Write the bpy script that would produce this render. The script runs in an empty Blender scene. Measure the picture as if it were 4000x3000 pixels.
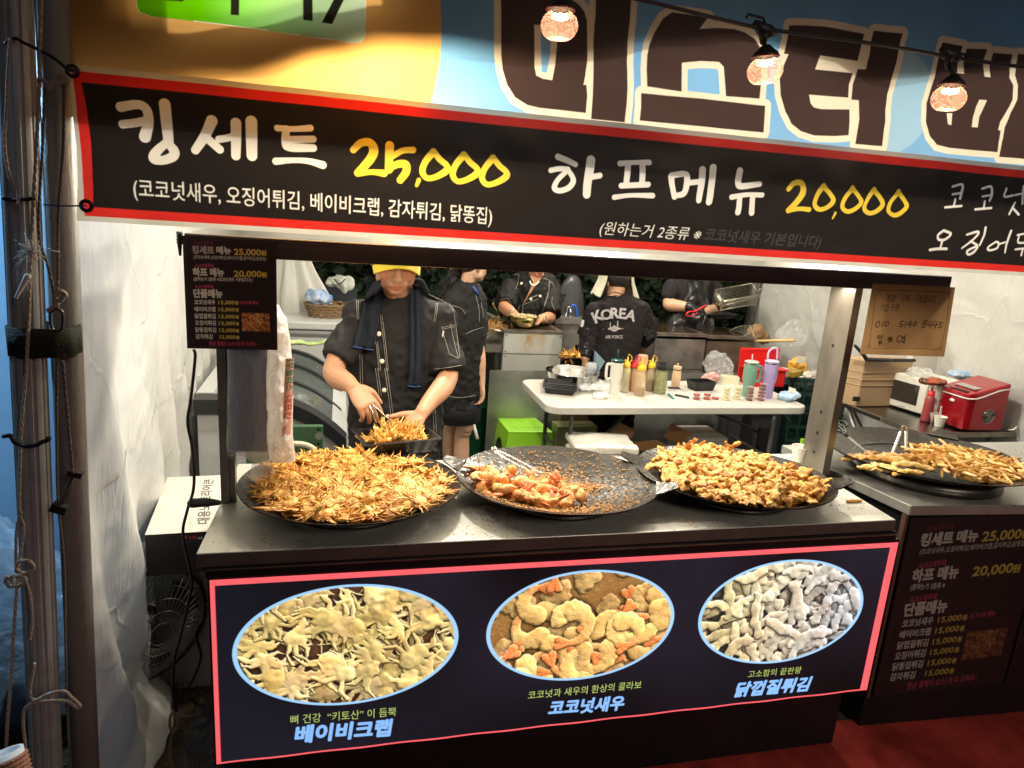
import bpy, bmesh, math, random
import numpy as np
from mathutils import Vector, Matrix, Euler, noise as mnoise
from mathutils.bvhtree import BVHTree
from mathutils.geometry import tessellate_polygon
random.seed(7); RNG = np.random.default_rng(7)
scn = bpy.context.scene; COL = scn.collection
# ------------------------------------------------------------------ camera
F_PX = 2723.29
CAMR = np.array([[0.97023816, -0.06737095, -0.23259207],
                 [0.00892598, 0.96981565, -0.24367588],
                 [0.2419881, 0.23434753, 0.9415535]])      # rows: right, down, forward in (X, down, depth)
EYE = 1.85
cam = bpy.data.cameras.new('camera'); cam.sensor_width = 36; cam.lens = F_PX * 36 / 4000
cam.clip_start = .05; cam.clip_end = 200
camo = bpy.data.objects.new('camera', cam); COL.objects.link(camo); scn.camera = camo
def _b(r): return Vector((r[0], r[2], -r[1]))
_r, _d, _f = _b(CAMR[0]), _b(CAMR[1]), _b(CAMR[2])
_m = Matrix((_r, -_d, -_f)).transposed().to_4x4(); _m.translation = (0, 0, EYE); camo.matrix_world = _m
# ------------------------------------------------------------------ world, exposure
w = bpy.data.worlds.new('World'); scn.world = w; w.use_nodes = True
bg = w.node_tree.nodes['Background']; bg.inputs[0].default_value = (.085, .085, .10, 1); bg.inputs[1].default_value = .42
vs = scn.view_settings; vs.view_transform = 'Standard'; vs.look = 'None'; vs.exposure = 0; vs.gamma = 1; vs.use_curve_mapping = False
scn.cycles.use_denoising = True
scn.cycles.max_bounces = 8; scn.cycles.transparent_max_bounces = 12; scn.cycles.sample_clamp_indirect = 6
scn.cycles.caustics_reflective = False; scn.cycles.caustics_refractive = False
def area(name, loc, target, sx, sy, power, col, spread=180):
    l = bpy.data.lights.new(name, 'AREA'); l.shape = 'RECTANGLE'; l.size = sx; l.size_y = sy; l.energy = power; l.color = col
    l.spread = math.radians(spread)
    o = bpy.data.objects.new(name, l); COL.objects.link(o); o.location = loc
    o.rotation_euler = (Vector(target) - Vector(loc)).to_track_quat('-Z', 'Y').to_euler(); return o
def point(name, loc, power, col, r=.03):
    l = bpy.data.lights.new(name, 'POINT'); l.energy = power; l.color = col; l.shadow_soft_size = r
    o = bpy.data.objects.new(name, l); COL.objects.link(o); o.location = loc; return o
WARM = (1, .86, .64); NEUT = (1, .93, .80)
area('hood_light', (.78, 2.24, 1.672), (.78, 2.16, 0), 2.1, .05, 26, (1, .90, .74))
LAMPS = ((.45, 3.15, 2.50, 128), (2.6, 3.3, 2.50, 100), (2.0, 5.1, 2.50, 115))
for lx_, ly_, lz_, lp_ in LAMPS: point('tent_lamp_light', (lx_, ly_, lz_ - .10), lp_, NEUT, .07)
area('banner_back_lamp', (.10, 1.90, 2.12), (.10, 1.66, 2.10), .22, .12, 6.5, (1, .80, .50))
area('banner_back_tube', (1.5, 2.15, 2.20), (1.5, 1.66, 2.16), 1.8, .05, 4.2, (1, .88, .66))
area('front_fill', (2.2, -2.4, 3.4), (1.9, 1.4, .4), 1.2, .8, 13, (1, .86, .72), 75)  # added fill light from behind the camera, no fixture built
point('blue_flood', (-1.22, 1.98, 2.28), 75, (.34, .66, 1), .05)
# ------------------------------------------------------------------ pixel helpers (4000 x 3000 photo) -> world points on real planes
def ray(px, py):
    v = CAMR.T @ np.array([(px - 2000) / F_PX, (py - 1500) / F_PX, 1.0]); return Vector((v[0], v[2], -v[1]))
def at(px, py, Y=None, z=None, X=None):
    d = ray(px, py)
    t = Y / d.y if Y is not None else ((z - EYE) / d.z if z is not None else X / d.x)
    return Vector((0, 0, EYE)) + d * t
def yx(px, py, Y):
    p = at(px, py, Y=Y); return (p.x, p.z)
def vn(p, s=1.0, seed=0.0): return mnoise.noise(Vector((p[0] * s + seed, p[1] * s + seed * 1.7, p[2] * s - seed)))
def smooth(a, b, x):
    t = min(1, max(0, (x - a) / (b - a))); return t * t * (3 - 2 * t)
# ------------------------------------------------------------------ materials
MATS = {}
def M(name, col=(.5, .5, .5), rough=.5, metal=0, bump=0, bs=60, var=0, vs_=4, col2=None, emit=0, ecol=None, alpha=1, trans=0,
      coat=0, spec=.5, sss=0, stretch=(1, 1, 1), attr=None, img=None, tl=0, rvar=0, ior=1.45, tlc=None):
    if name in MATS: return MATS[name]
    m = bpy.data.materials.new(name); m.use_nodes = True; nt = m.node_tree; N = nt.nodes; L = nt.links
    b = N['Principled BSDF']; out = N['Material Output']
    b.inputs['Base Color'].default_value = (*col, 1); b.inputs['Roughness'].default_value = rough; b.inputs['Metallic'].default_value = metal
    b.inputs['Specular IOR Level'].default_value = spec; b.inputs['Coat Weight'].default_value = coat; b.inputs['IOR'].default_value = ior
    b.inputs['Alpha'].default_value = alpha; b.inputs['Transmission Weight'].default_value = trans
    if sss: b.inputs['Subsurface Weight'].default_value = sss; b.inputs['Subsurface Radius'].default_value = (.02, .008, .004)
    tc = N.new('ShaderNodeTexCoord'); mp = N.new('ShaderNodeMapping'); mp.inputs['Scale'].default_value = stretch
    L.new(tc.outputs['Object'], mp.inputs[0])
    src = None
    if img is not None:
        t = N.new('ShaderNodeTexImage'); t.image = img; t.extension = 'EXTEND'; L.new(tc.outputs['UV'], t.inputs[0]); src = t.outputs[0]
    if attr:
        a = N.new('ShaderNodeAttribute'); a.attribute_name = attr; src = a.outputs['Color']
    if var or col2:
        n = N.new('ShaderNodeTexNoise'); n.inputs['Scale'].default_value = vs_; n.inputs['Detail'].default_value = 6; n.inputs['Roughness'].default_value = .62
        L.new(mp.outputs[0], n.inputs[0])
        r = N.new('ShaderNodeValToRGB'); r.color_ramp.elements[0].position = .36; r.color_ramp.elements[1].position = .66
        c2 = col2 or tuple(min(1, c * (1 - var)) for c in col)
        r.color_ramp.elements[0].color = (*c2, 1); r.color_ramp.elements[1].color = (*col, 1)
        L.new(n.outputs[0], r.inputs[0])
        if src is not None:
            mx = N.new('ShaderNodeMix'); mx.data_type = 'RGBA'; mx.blend_type = 'MULTIPLY'; mx.inputs[0].default_value = 1
            L.new(src, mx.inputs[6]); L.new(r.outputs[0], mx.inputs[7]); src = mx.outputs[2]
        else: src = r.outputs[0]
        if rvar:
            mr = N.new('ShaderNodeMapRange'); mr.inputs[3].default_value = rough - rvar; mr.inputs[4].default_value = rough + rvar
            L.new(n.outputs[0], mr.inputs[0]); L.new(mr.outputs[0], b.inputs['Roughness'])
    if src is not None: L.new(src, b.inputs['Base Color'])
    if bump:
        n2 = N.new('ShaderNodeTexNoise'); n2.inputs['Scale'].default_value = bs; n2.inputs['Detail'].default_value = 5; L.new(mp.outputs[0], n2.inputs[0])
        bp = N.new('ShaderNodeBump'); bp.inputs['Strength'].default_value = bump; bp.inputs['Distance'].default_value = .01
        L.new(n2.outputs[0], bp.inputs['Height']); L.new(bp.outputs[0], b.inputs['Normal'])
    if emit:
        b.inputs['Emission Strength'].default_value = emit; b.inputs['Emission Color'].default_value = (*(ecol or col), 1)
        if ecol is None and src is not None: L.new(src, b.inputs['Emission Color'])
    if tl:
        ts = N.new('ShaderNodeBsdfTranslucent'); ts.inputs[0].default_value = (*(tlc or col), 1)
        if src is not None and tlc is None: L.new(src, ts.inputs[0])
        ms = N.new('ShaderNodeMixShader'); ms.inputs[0].default_value = tl
        L.new(b.outputs[0], ms.inputs[1]); L.new(ts.outputs[0], ms.inputs[2]); L.new(ms.outputs[0], out.inputs[0])
    MATS[name] = m; return m
def film(name, col, opacity, rough=.2):          # thin clear plastic: a see-through sheet with a glossy skin
    m = bpy.data.materials.new(name); m.use_nodes = True; nt = m.node_tree; N = nt.nodes; L = nt.links
    b = N['Principled BSDF']; b.inputs['Base Color'].default_value = (*col, 1); b.inputs['Roughness'].default_value = rough
    tc = N.new('ShaderNodeTexCoord'); n = N.new('ShaderNodeTexNoise'); n.inputs['Scale'].default_value = 38; n.inputs['Detail'].default_value = 4
    L.new(tc.outputs['Object'], n.inputs[0]); bp = N.new('ShaderNodeBump'); bp.inputs['Strength'].default_value = .8; bp.inputs['Distance'].default_value = .01
    L.new(n.outputs[0], bp.inputs['Height']); L.new(bp.outputs[0], b.inputs['Normal'])
    t = N.new('ShaderNodeBsdfTransparent'); ms = N.new('ShaderNodeMixShader'); ms.inputs[0].default_value = opacity
    L.new(t.outputs[0], ms.inputs[1]); L.new(b.outputs[0], ms.inputs[2]); L.new(ms.outputs[0], N['Material Output'].inputs[0])
    MATS[name] = m; return m
# ------------------------------------------------------------------ mesh builder
def frame_of(t, up=Vector((0, 0, 1))):
    t = t.normalized()
    if abs(t.dot(up)) > .95: up = Vector((0, 1, 0))
    s = t.cross(up).normalized(); return s, s.cross(t).normalized()
def catmull(P, n=6):
    P = [Vector(p) for p in P]
    if len(P) < 3: return P
    Q = [P[0] * 2 - P[1]] + P + [P[-1] * 2 - P[-2]]; out = []
    for i in range(1, len(Q) - 2):
        a, b, c, d = Q[i - 1], Q[i], Q[i + 1], Q[i + 2]
        for k in range(n):
            t = k / n; out.append(.5 * ((2 * b) + (c - a) * t + (2 * a - 5 * b + 4 * c - d) * t * t + (3 * b - a - 3 * c + d) * t ** 3))
    out.append(P[-1]); return out
class MB:
    def __init__(s): s.v = []; s.f = []; s.mi = []; s.uv = {}
    def add(s, vs, fs, mi=0):
        o = len(s.v); s.v += [Vector(v) for v in vs]; s.f += [[i + o for i in f] for f in fs]; s.mi += [mi] * len(fs); return s
    def box(s, c, d, rot=None, mi=0, taper=1.0):
        c = Vector(c); hx, hy, hz = d[0] / 2, d[1] / 2, d[2] / 2
        vs = []
        for z in (-1, 1):
            k = taper if z < 0 else 1
            for x, y in ((-1, -1), (1, -1), (1, 1), (-1, 1)): vs.append(Vector((x * hx * k, y * hy * k, z * hz)))
        if rot is not None: vs = [rot @ v for v in vs]
        return s.add([v + c for v in vs], [[3, 2, 1, 0], [4, 5, 6, 7], [0, 1, 5, 4], [1, 2, 6, 5], [2, 3, 7, 6], [3, 0, 4, 7]], mi)
    def prism(s, poly, z0, z1, mi=0):             # poly: xy points
        n = len(poly); vs = [(x, y, z0) for x, y in poly] + [(x, y, z1) for x, y in poly]
        return s.add(vs, [list(range(n))[::-1], list(range(n, 2 * n))] + [[i, (i + 1) % n, n + (i + 1) % n, n + i] for i in range(n)], mi)
    def tube(s, pts, r, seg=8, mi=0, cap=True, flat=1.0, up=Vector((0, 0, 1))):
        pts = [Vector(p) for p in pts]; n = len(pts)
        rr = [r] * n if not hasattr(r, '__len__') else list(r)
        vs = []
        for i, p in enumerate(pts):
            t = pts[min(i + 1, n - 1)] - pts[max(i - 1, 0)]
            if t.length < 1e-9: t = Vector((0, 0, 1))
            a, b = frame_of(t, up)
            for k in range(seg):
                q = 2 * math.pi * k / seg; vs.append(p + a * math.cos(q) * rr[i] + b * math.sin(q) * rr[i] * flat)
        fs = [[i * seg + k, i * seg + (k + 1) % seg, (i + 1) * seg + (k + 1) % seg, (i + 1) * seg + k] for i in range(n - 1) for k in range(seg)]
        if cap: fs += [list(range(seg))[::-1], list(range((n - 1) * seg, n * seg))]
        return s.add(vs, fs, mi)
    def lathe(s, prof, c=(0, 0, 0), seg=32, mi=0, sx=1, sy=1, rot=None, closed=False):   # prof: (r, z)
        c = Vector(c); vs = []
        for r, z in prof:
            for k in range(seg):
                q = 2 * math.pi * k / seg; v = Vector((r * math.cos(q) * sx, r * math.sin(q) * sy, z))
                vs.append((rot @ v if rot else v) + c)
        n = len(prof); fs = [[i * seg + k, i * seg + (k + 1) % seg, (i + 1) * seg + (k + 1) % seg, (i + 1) * seg + k] for i in range(n - 1) for k in range(seg)]
        if closed: fs += [[(n - 1) * seg + k, (n - 1) * seg + (k + 1) % seg, (k + 1) % seg, k] for k in range(seg)]
        else:
            if prof[0][0] < .004: fs.append(list(range(seg))[::-1])
            if prof[-1][0] < .004: fs.append(list(range((n - 1) * seg, n * seg)))
        return s.add(vs, fs, mi)
    def grid(s, fn, nu, nv, mi=0, uvfn=None):
        o = len(s.v); f0 = len(s.f); vs = [fn(i / nu, j / nv) for j in range(nv + 1) for i in range(nu + 1)]
        fs = [[j * (nu + 1) + i, j * (nu + 1) + i + 1, (j + 1) * (nu + 1) + i + 1, (j + 1) * (nu + 1) + i] for j in range(nv) for i in range(nu)]
        s.add(vs, fs, mi)
        for j in range(nv + 1):
            for i in range(nu + 1): s.uv[o + j * (nu + 1) + i] = (i / nu, j / nv)
        return s
    def ell(s, c, r, seg=16, rings=10, rot=None, mi=0):
        pr = [(math.sin(math.pi * i / rings), -math.cos(math.pi * i / rings)) for i in range(rings + 1)]
        pr[0] = (1e-4, -1); pr[-1] = (1e-4, 1); c = Vector(c); r = Vector(r) if hasattr(r, '__len__') else Vector((r, r, r)); vs = []
        for a, z in pr:
            for k in range(seg):
                q = 2 * math.pi * k / seg; v = Vector((a * math.cos(q) * r.x, a * math.sin(q) * r.y, z * r.z)); vs.append((rot @ v if rot else v) + c)
        n = len(pr); fs = [[i * seg + k, i * seg + (k + 1) % seg, (i + 1) * seg + (k + 1) % seg, (i + 1) * seg + k] for i in range(n - 1) for k in range(seg)]
        fs += [list(range(seg))[::-1], list(range((n - 1) * seg, n * seg))]
        return s.add(vs, fs, mi)
    def loft(s, rings, seg=20, mi=0):             # rings: (centre, a-vector, b-vector) ellipses, rounded over at both ends
        vs = []
        for c, a, b in rings:
            for k in range(seg):
                q = 2 * math.pi * k / seg; vs.append(Vector(c) + Vector(a) * math.cos(q) + Vector(b) * math.sin(q))
        n = len(rings); fs = [[i * seg + k, i * seg + (k + 1) % seg, (i + 1) * seg + (k + 1) % seg, (i + 1) * seg + k] for i in range(n - 1) for k in range(seg)]
        fs += [list(range(seg))[::-1], list(range((n - 1) * seg, n * seg))]
        return s.add(vs, fs, mi)
    def sleeve(s, pts, rad, n=4, seg=18, flat=1.0):
        P = catmull(pts, n) if len(pts) > 2 else [Vector(pts[0]).lerp(Vector(pts[1]), i / 5) for i in range(6)]; m = len(P); R = [rad[0] + (rad[-1] - rad[0]) * (i / (m - 1)) for i in range(m)]
        return s.tube(P, R, seg, 0, True, flat)
    def limb(s, pts, rad, n=5, seg=14, mi=0, flat=1.0, up=Vector((0, 0, 1))):   # smooth tapered limb with round ends
        P = catmull(pts, n); R = [x.x for x in catmull([Vector((r, 0, 0)) for r in rad], n)]
        if len(pts) == 2: P = [Vector(pts[0]).lerp(Vector(pts[1]), i / 6) for i in range(7)]; R = [rad[0] + (rad[1] - rad[0]) * i / 6 for i in range(7)]
        t0 = (P[0] - P[1]).normalized(); t1 = (P[-1] - P[-2]).normalized()
        P = [P[0] + t0 * R[0] * .95, P[0] + t0 * R[0] * .6] + P + [P[-1] + t1 * R[-1] * .6, P[-1] + t1 * R[-1] * .95]
        R = [R[0] * .2, R[0] * .75] + R + [R[-1] * .75, R[-1] * .2]
        return s.tube(P, R, seg, mi, True, flat, up)
    def build(s, name, mat, parent=None, smooth_=True, auto=None, local=False):
        me = bpy.data.meshes.new(name); off = Vector((0, 0, 0))
        if parent is not None and not local: off = root_loc(parent)
        me.from_pydata([tuple(v - off) for v in s.v], [], s.f)
        for m_ in (mat if isinstance(mat, (list, tuple)) else [mat]): me.materials.append(m_)
        if any(s.mi): me.polygons.foreach_set('material_index', s.mi)
        if smooth_: me.polygons.foreach_set('use_smooth', [True] * len(me.polygons))
        if s.uv:
            uvl = me.uv_layers.new(name='UVMap')
            for lp in me.loops: uvl.data[lp.index].uv = s.uv.get(lp.vertex_index, (0, 0))
        me.update(); 
        if smooth_ and auto: 
            try: me.set_sharp_from_angle(angle=math.radians(auto))
            except Exception: pass
        o = bpy.data.objects.new(name, me); COL.objects.link(o)
        if parent is not None: o.parent = parent
        return o
def root_loc(o):
    v = Vector((0, 0, 0))
    while o is not None: v = v + o.location; o = o.parent
    return v
def tag(o, label=None, cat=None, group=None, kind=None):
    if label: o['label'] = label
    if cat: o['category'] = cat
    if group: o['group'] = group
    if kind: o['kind'] = kind
    return o
def T(name, label, cat, loc=(0, 0, 0), group=None):
    o = bpy.data.objects.new(name, None); o.empty_display_size = .05; COL.objects.link(o); o.location = loc; return tag(o, label, cat, group)
def clone(o, loc, rot=None, label=None, scale=None, parent=None):
    c = o.copy(); COL.objects.link(c); c.location = loc
    if rot is not None: c.rotation_euler = rot
    if scale is not None: c.scale = scale
    if label: c['label'] = label
    if parent is not None: c.parent = parent
    for ch in list(o.children):
        k = ch.copy(); COL.objects.link(k); k.parent = c
        for g in list(ch.children):
            h = g.copy(); COL.objects.link(h); h.parent = k
    return c
def remesh(mbs, name, mat, voxel, parent=None, smooth_iter=3, disp=None, post=None):
    me = bpy.data.meshes.new('tmp'); off = root_loc(parent) if parent is not None else Vector((0, 0, 0))
    me.from_pydata([tuple(v - off) for v in mbs.v], [], mbs.f); me.update()
    o = bpy.data.objects.new(name, me); COL.objects.link(o)
    r = o.modifiers.new('r', 'REMESH'); r.mode = 'VOXEL'; r.voxel_size = voxel; r.use_smooth_shade = True
    if smooth_iter: s_ = o.modifiers.new('s', 'SMOOTH'); s_.iterations = smooth_iter; s_.factor = .6
    dg = bpy.context.evaluated_depsgraph_get(); dg.update()
    new = bpy.data.meshes.new_from_object(o.evaluated_get(dg)); o.modifiers.clear(); o.data = new; new.name = name
    new.materials.clear()
    for m_ in (mat if isinstance(mat, (list, tuple)) else [mat]): new.materials.append(m_)
    new.polygons.foreach_set('use_smooth', [True] * len(new.polygons))
    if disp:
        ns = [v.normal.copy() for v in new.vertices]
        for v, n_ in zip(new.vertices, ns): v.co = v.co + n_ * disp(v.co + off, n_)
    if parent is not None: o.parent = parent
    new.update(); return o
def rotz(a): return Matrix.Rotation(a, 3, 'Z')
def rotx(a): return Matrix.Rotation(a, 3, 'X')
def roty(a): return Matrix.Rotation(a, 3, 'Y')
# ------------------------------------------------------------------ flat print: canvases drawn in plane metres
def vnoise(h, w_, cell, seed=0):
    g = np.random.default_rng(seed).random((int(h / cell) + 3, int(w_ / cell) + 3))
    y = np.arange(h) / cell; x = np.arange(w_) / cell; yi = y.astype(int); xi = x.astype(int); fy = (y - yi)[:, None]; fx = (x - xi)[None]
    fy = fy * fy * (3 - 2 * fy); fx = fx * fx * (3 - 2 * fx)
    return (g[yi][:, xi] * (1 - fy) * (1 - fx) + g[yi + 1][:, xi] * fy * (1 - fx) + g[yi][:, xi + 1] * (1 - fy) * fx + g[yi + 1][:, xi + 1] * fy * fx)
_glyph = {}
def glyphs(s, off=0.0, shear=0.0, space=1.0):
    k = (s, off, shear, space)
    if k in _glyph: return _glyph[k]
    c = bpy.data.curves.new('t', 'FONT'); c.body = s; c.offset = off; c.shear = shear; c.space_character = space; c.resolution_u = 3
    o = bpy.data.objects.new('t', c); COL.objects.link(o); dg = bpy.context.evaluated_depsgraph_get(); dg.update()
    me = bpy.data.meshes.new_from_object(o.evaluated_get(dg)); me.calc_loop_triangles()
    V = np.array([v.co[:2] for v in me.vertices]) if len(me.vertices) else np.zeros((0, 2))
    Tt = np.array([t.vertices[:] for t in me.loop_triangles])
    bpy.data.objects.remove(o); bpy.data.curves.remove(c); bpy.data.meshes.remove(me); _glyph[k] = (V, Tt); return V, Tt
class Canvas:
    def __init__(s, x0, x1, z0, z1, ppm, col):
        s.x0, s.x1, s.z0, s.z1, s.p = x0, x1, z0, z1, ppm; s.w = int((x1 - x0) * ppm); s.h = int((z1 - z0) * ppm)
        s.a = np.ones((s.h, s.w, 3), np.float32) * np.array(col, np.float32)
        s.X = x0 + (np.arange(s.w) + .5) / ppm; s.Z = z0 + (np.arange(s.h) + .5) / ppm
    def win(s, xa, xb, za, zb):
        i0 = max(0, int((xa - s.x0) * s.p) - 2); i1 = min(s.w, int((xb - s.x0) * s.p) + 3); j0 = max(0, int((za - s.z0) * s.p) - 2); j1 = min(s.h, int((zb - s.z0) * s.p) + 3)
        return i0, i1, j0, j1
    def blend(s, i0, i1, j0, j1, m, col):
        if i1 <= i0 or j1 <= j0: return
        m = np.clip(m, 0, 1)[..., None]; c = np.array(col, np.float32); s.a[j0:j1, i0:i1] = s.a[j0:j1, i0:i1] * (1 - m) + c * m
    def segd(s, X, Z, P, closed):
        d = np.full(X.shape, 1e9); n = len(P)
        for i in range(n if closed else n - 1):
            ax, az = P[i]; bx, bz = P[(i + 1) % n]; dx, dz = bx - ax, bz - az; L2 = dx * dx + dz * dz + 1e-12
            t = np.clip(((X - ax) * dx + (Z - az) * dz) / L2, 0, 1); d = np.minimum(d, np.hypot(X - ax - t * dx, Z - az - t * dz))
        return d
    def poly(s, P, col, grow=0.0):
        P = np.array(P); i0, i1, j0, j1 = s.win(P[:, 0].min() - grow, P[:, 0].max() + grow, P[:, 1].min() - grow, P[:, 1].max() + grow)
        if i1 <= i0 or j1 <= j0: return
        X, Z = np.meshgrid(s.X[i0:i1], s.Z[j0:j1]); ins = np.zeros(X.shape, bool); n = len(P)
        for i in range(n):
            ax, az = P[i]; bx, bz = P[(i + 1) % n]
            if az == bz: continue
            c = ((az > Z) != (bz > Z)) & (X < (bx - ax) * (Z - az) / (bz - az) + ax); ins ^= c
        d = s.segd(X, Z, P, True); sd = np.where(ins, -d, d) - grow
        s.blend(i0, i1, j0, j1, .5 - sd * s.p, col)
    def rect(s, xa, xb, za, zb, col, r=0): 
        i0, i1, j0, j1 = s.win(xa, xb, za, zb)
        if i1 <= i0 or j1 <= j0: return
        X, Z = np.meshgrid(s.X[i0:i1], s.Z[j0:j1]); qx = np.abs(X - (xa + xb) / 2) - (xb - xa) / 2 + r; qz = np.abs(Z - (za + zb) / 2) - (zb - za) / 2 + r
        d = np.hypot(np.maximum(qx, 0), np.maximum(qz, 0)) + np.minimum(np.maximum(qx, qz), 0) - r; s.blend(i0, i1, j0, j1, .5 - d * s.p, col)
    def stroke(s, P, wd, col, smooth_=True):      # wd: width or list of widths (brush pressure)
        wl = wd if hasattr(wd, '__len__') else [wd] * len(P)
        Q = [Vector((p[0], p[1], w_)) for p, w_ in zip(P, wl)]
        if smooth_ and len(Q) > 2: Q = catmull(Q, 6)
        mw = max(wl); xs = [q.x for q in Q]; zs = [q.y for q in Q]; i0, i1, j0, j1 = s.win(min(xs) - mw, max(xs) + mw, min(zs) - mw, max(zs) + mw)
        if i1 <= i0 or j1 <= j0: return
        X, Z = np.meshgrid(s.X[i0:i1], s.Z[j0:j1]); d = np.full(X.shape, 1e9)
        for a, b in zip(Q[:-1], Q[1:]):
            dx, dz = b.x - a.x, b.y - a.y; t = np.clip(((X - a.x) * dx + (Z - a.y) * dz) / (dx * dx + dz * dz + 1e-12), 0, 1)
            d = np.minimum(d, np.hypot(X - a.x - t * dx, Z - a.y - t * dz) - (a.z + (b.z - a.z) * t) / 2)
        s.blend(i0, i1, j0, j1, .5 - d * s.p, col)
    def text(s, st, x, z, hgt, col, width=None, off=.0, shear=0, align='L', slope=0, space=1.0, op=1.0):
        V, Tt = glyphs(st, 0.0, shear, space)
        if not len(V): return
        k = hgt / .80; mn = V[:, 0].min(); mx = V[:, 0].max(); kx = k if width is None else width / (mx - mn)
        W = (mx - mn) * kx; ox = x - (W / 2 if align == 'C' else (W if align == 'R' else 0))
        Px = ox + (V[:, 0] - mn) * kx; Pz = z + V[:, 1] * k + slope * (Px - x); SS = 3
        i0, i1, j0, j1 = s.win(Px.min(), Px.max(), Pz.min(), Pz.max())
        if i1 <= i0 or j1 <= j0: return
        H, Wd = (j1 - j0) * SS, (i1 - i0) * SS; mk = np.zeros((H, Wd), bool)
        U = (Px - s.x0) * s.p * SS - i0 * SS - .5; Vv = (Pz - s.z0) * s.p * SS - j0 * SS - .5
        for t in Tt:
            ux = U[t]; vx = Vv[t]; a0 = max(0, int(math.floor(ux.min()))); a1 = min(Wd, int(math.ceil(ux.max())) + 1); b0 = max(0, int(math.floor(vx.min()))); b1 = min(H, int(math.ceil(vx.max())) + 1)
            if a1 <= a0 or b1 <= b0: continue
            gx = np.arange(a0, a1)[None]; gy = np.arange(b0, b1)[:, None]
            e0 = (ux[1] - ux[0]) * (gy - vx[0]) - (vx[1] - vx[0]) * (gx - ux[0]); e1 = (ux[2] - ux[1]) * (gy - vx[1]) - (vx[2] - vx[1]) * (gx - ux[1]); e2 = (ux[0] - ux[2]) * (gy - vx[2]) - (vx[0] - vx[2]) * (gx - ux[2])
            mk[b0:b1, a0:a1] |= ((e0 >= 0) & (e1 >= 0) & (e2 >= 0)) | ((e0 <= 0) & (e1 <= 0) & (e2 <= 0))
        nd = int(round(off * k * s.p * SS))
        if nd > 0:
            b_ = mk.copy()
            for dy in range(-nd, nd + 1):
                for dx in range(-nd, nd + 1):
                    if dx * dx + dy * dy <= nd * nd + .5: b_ |= np.roll(np.roll(mk, dy, 0), dx, 1)
            mk = b_
        m = mk.reshape(j1 - j0, SS, i1 - i0, SS).mean((1, 3)); s.blend(i0, i1, j0, j1, m * op, col)
    def image(s, name):
        im = bpy.data.images.new(name, s.w, s.h); im.colorspace_settings.name = 'sRGB'
        c = np.clip(s.a, 0, 1); c = np.where(c <= .0031308, c * 12.92, 1.055 * np.power(np.maximum(c, 1e-6), 1 / 2.4) - .055)
        buf = np.ones((s.h, s.w, 4), np.float32); buf[..., :3] = c; im.pixels.foreach_set(buf.ravel()); im.update(); im.pack(); return im
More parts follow.
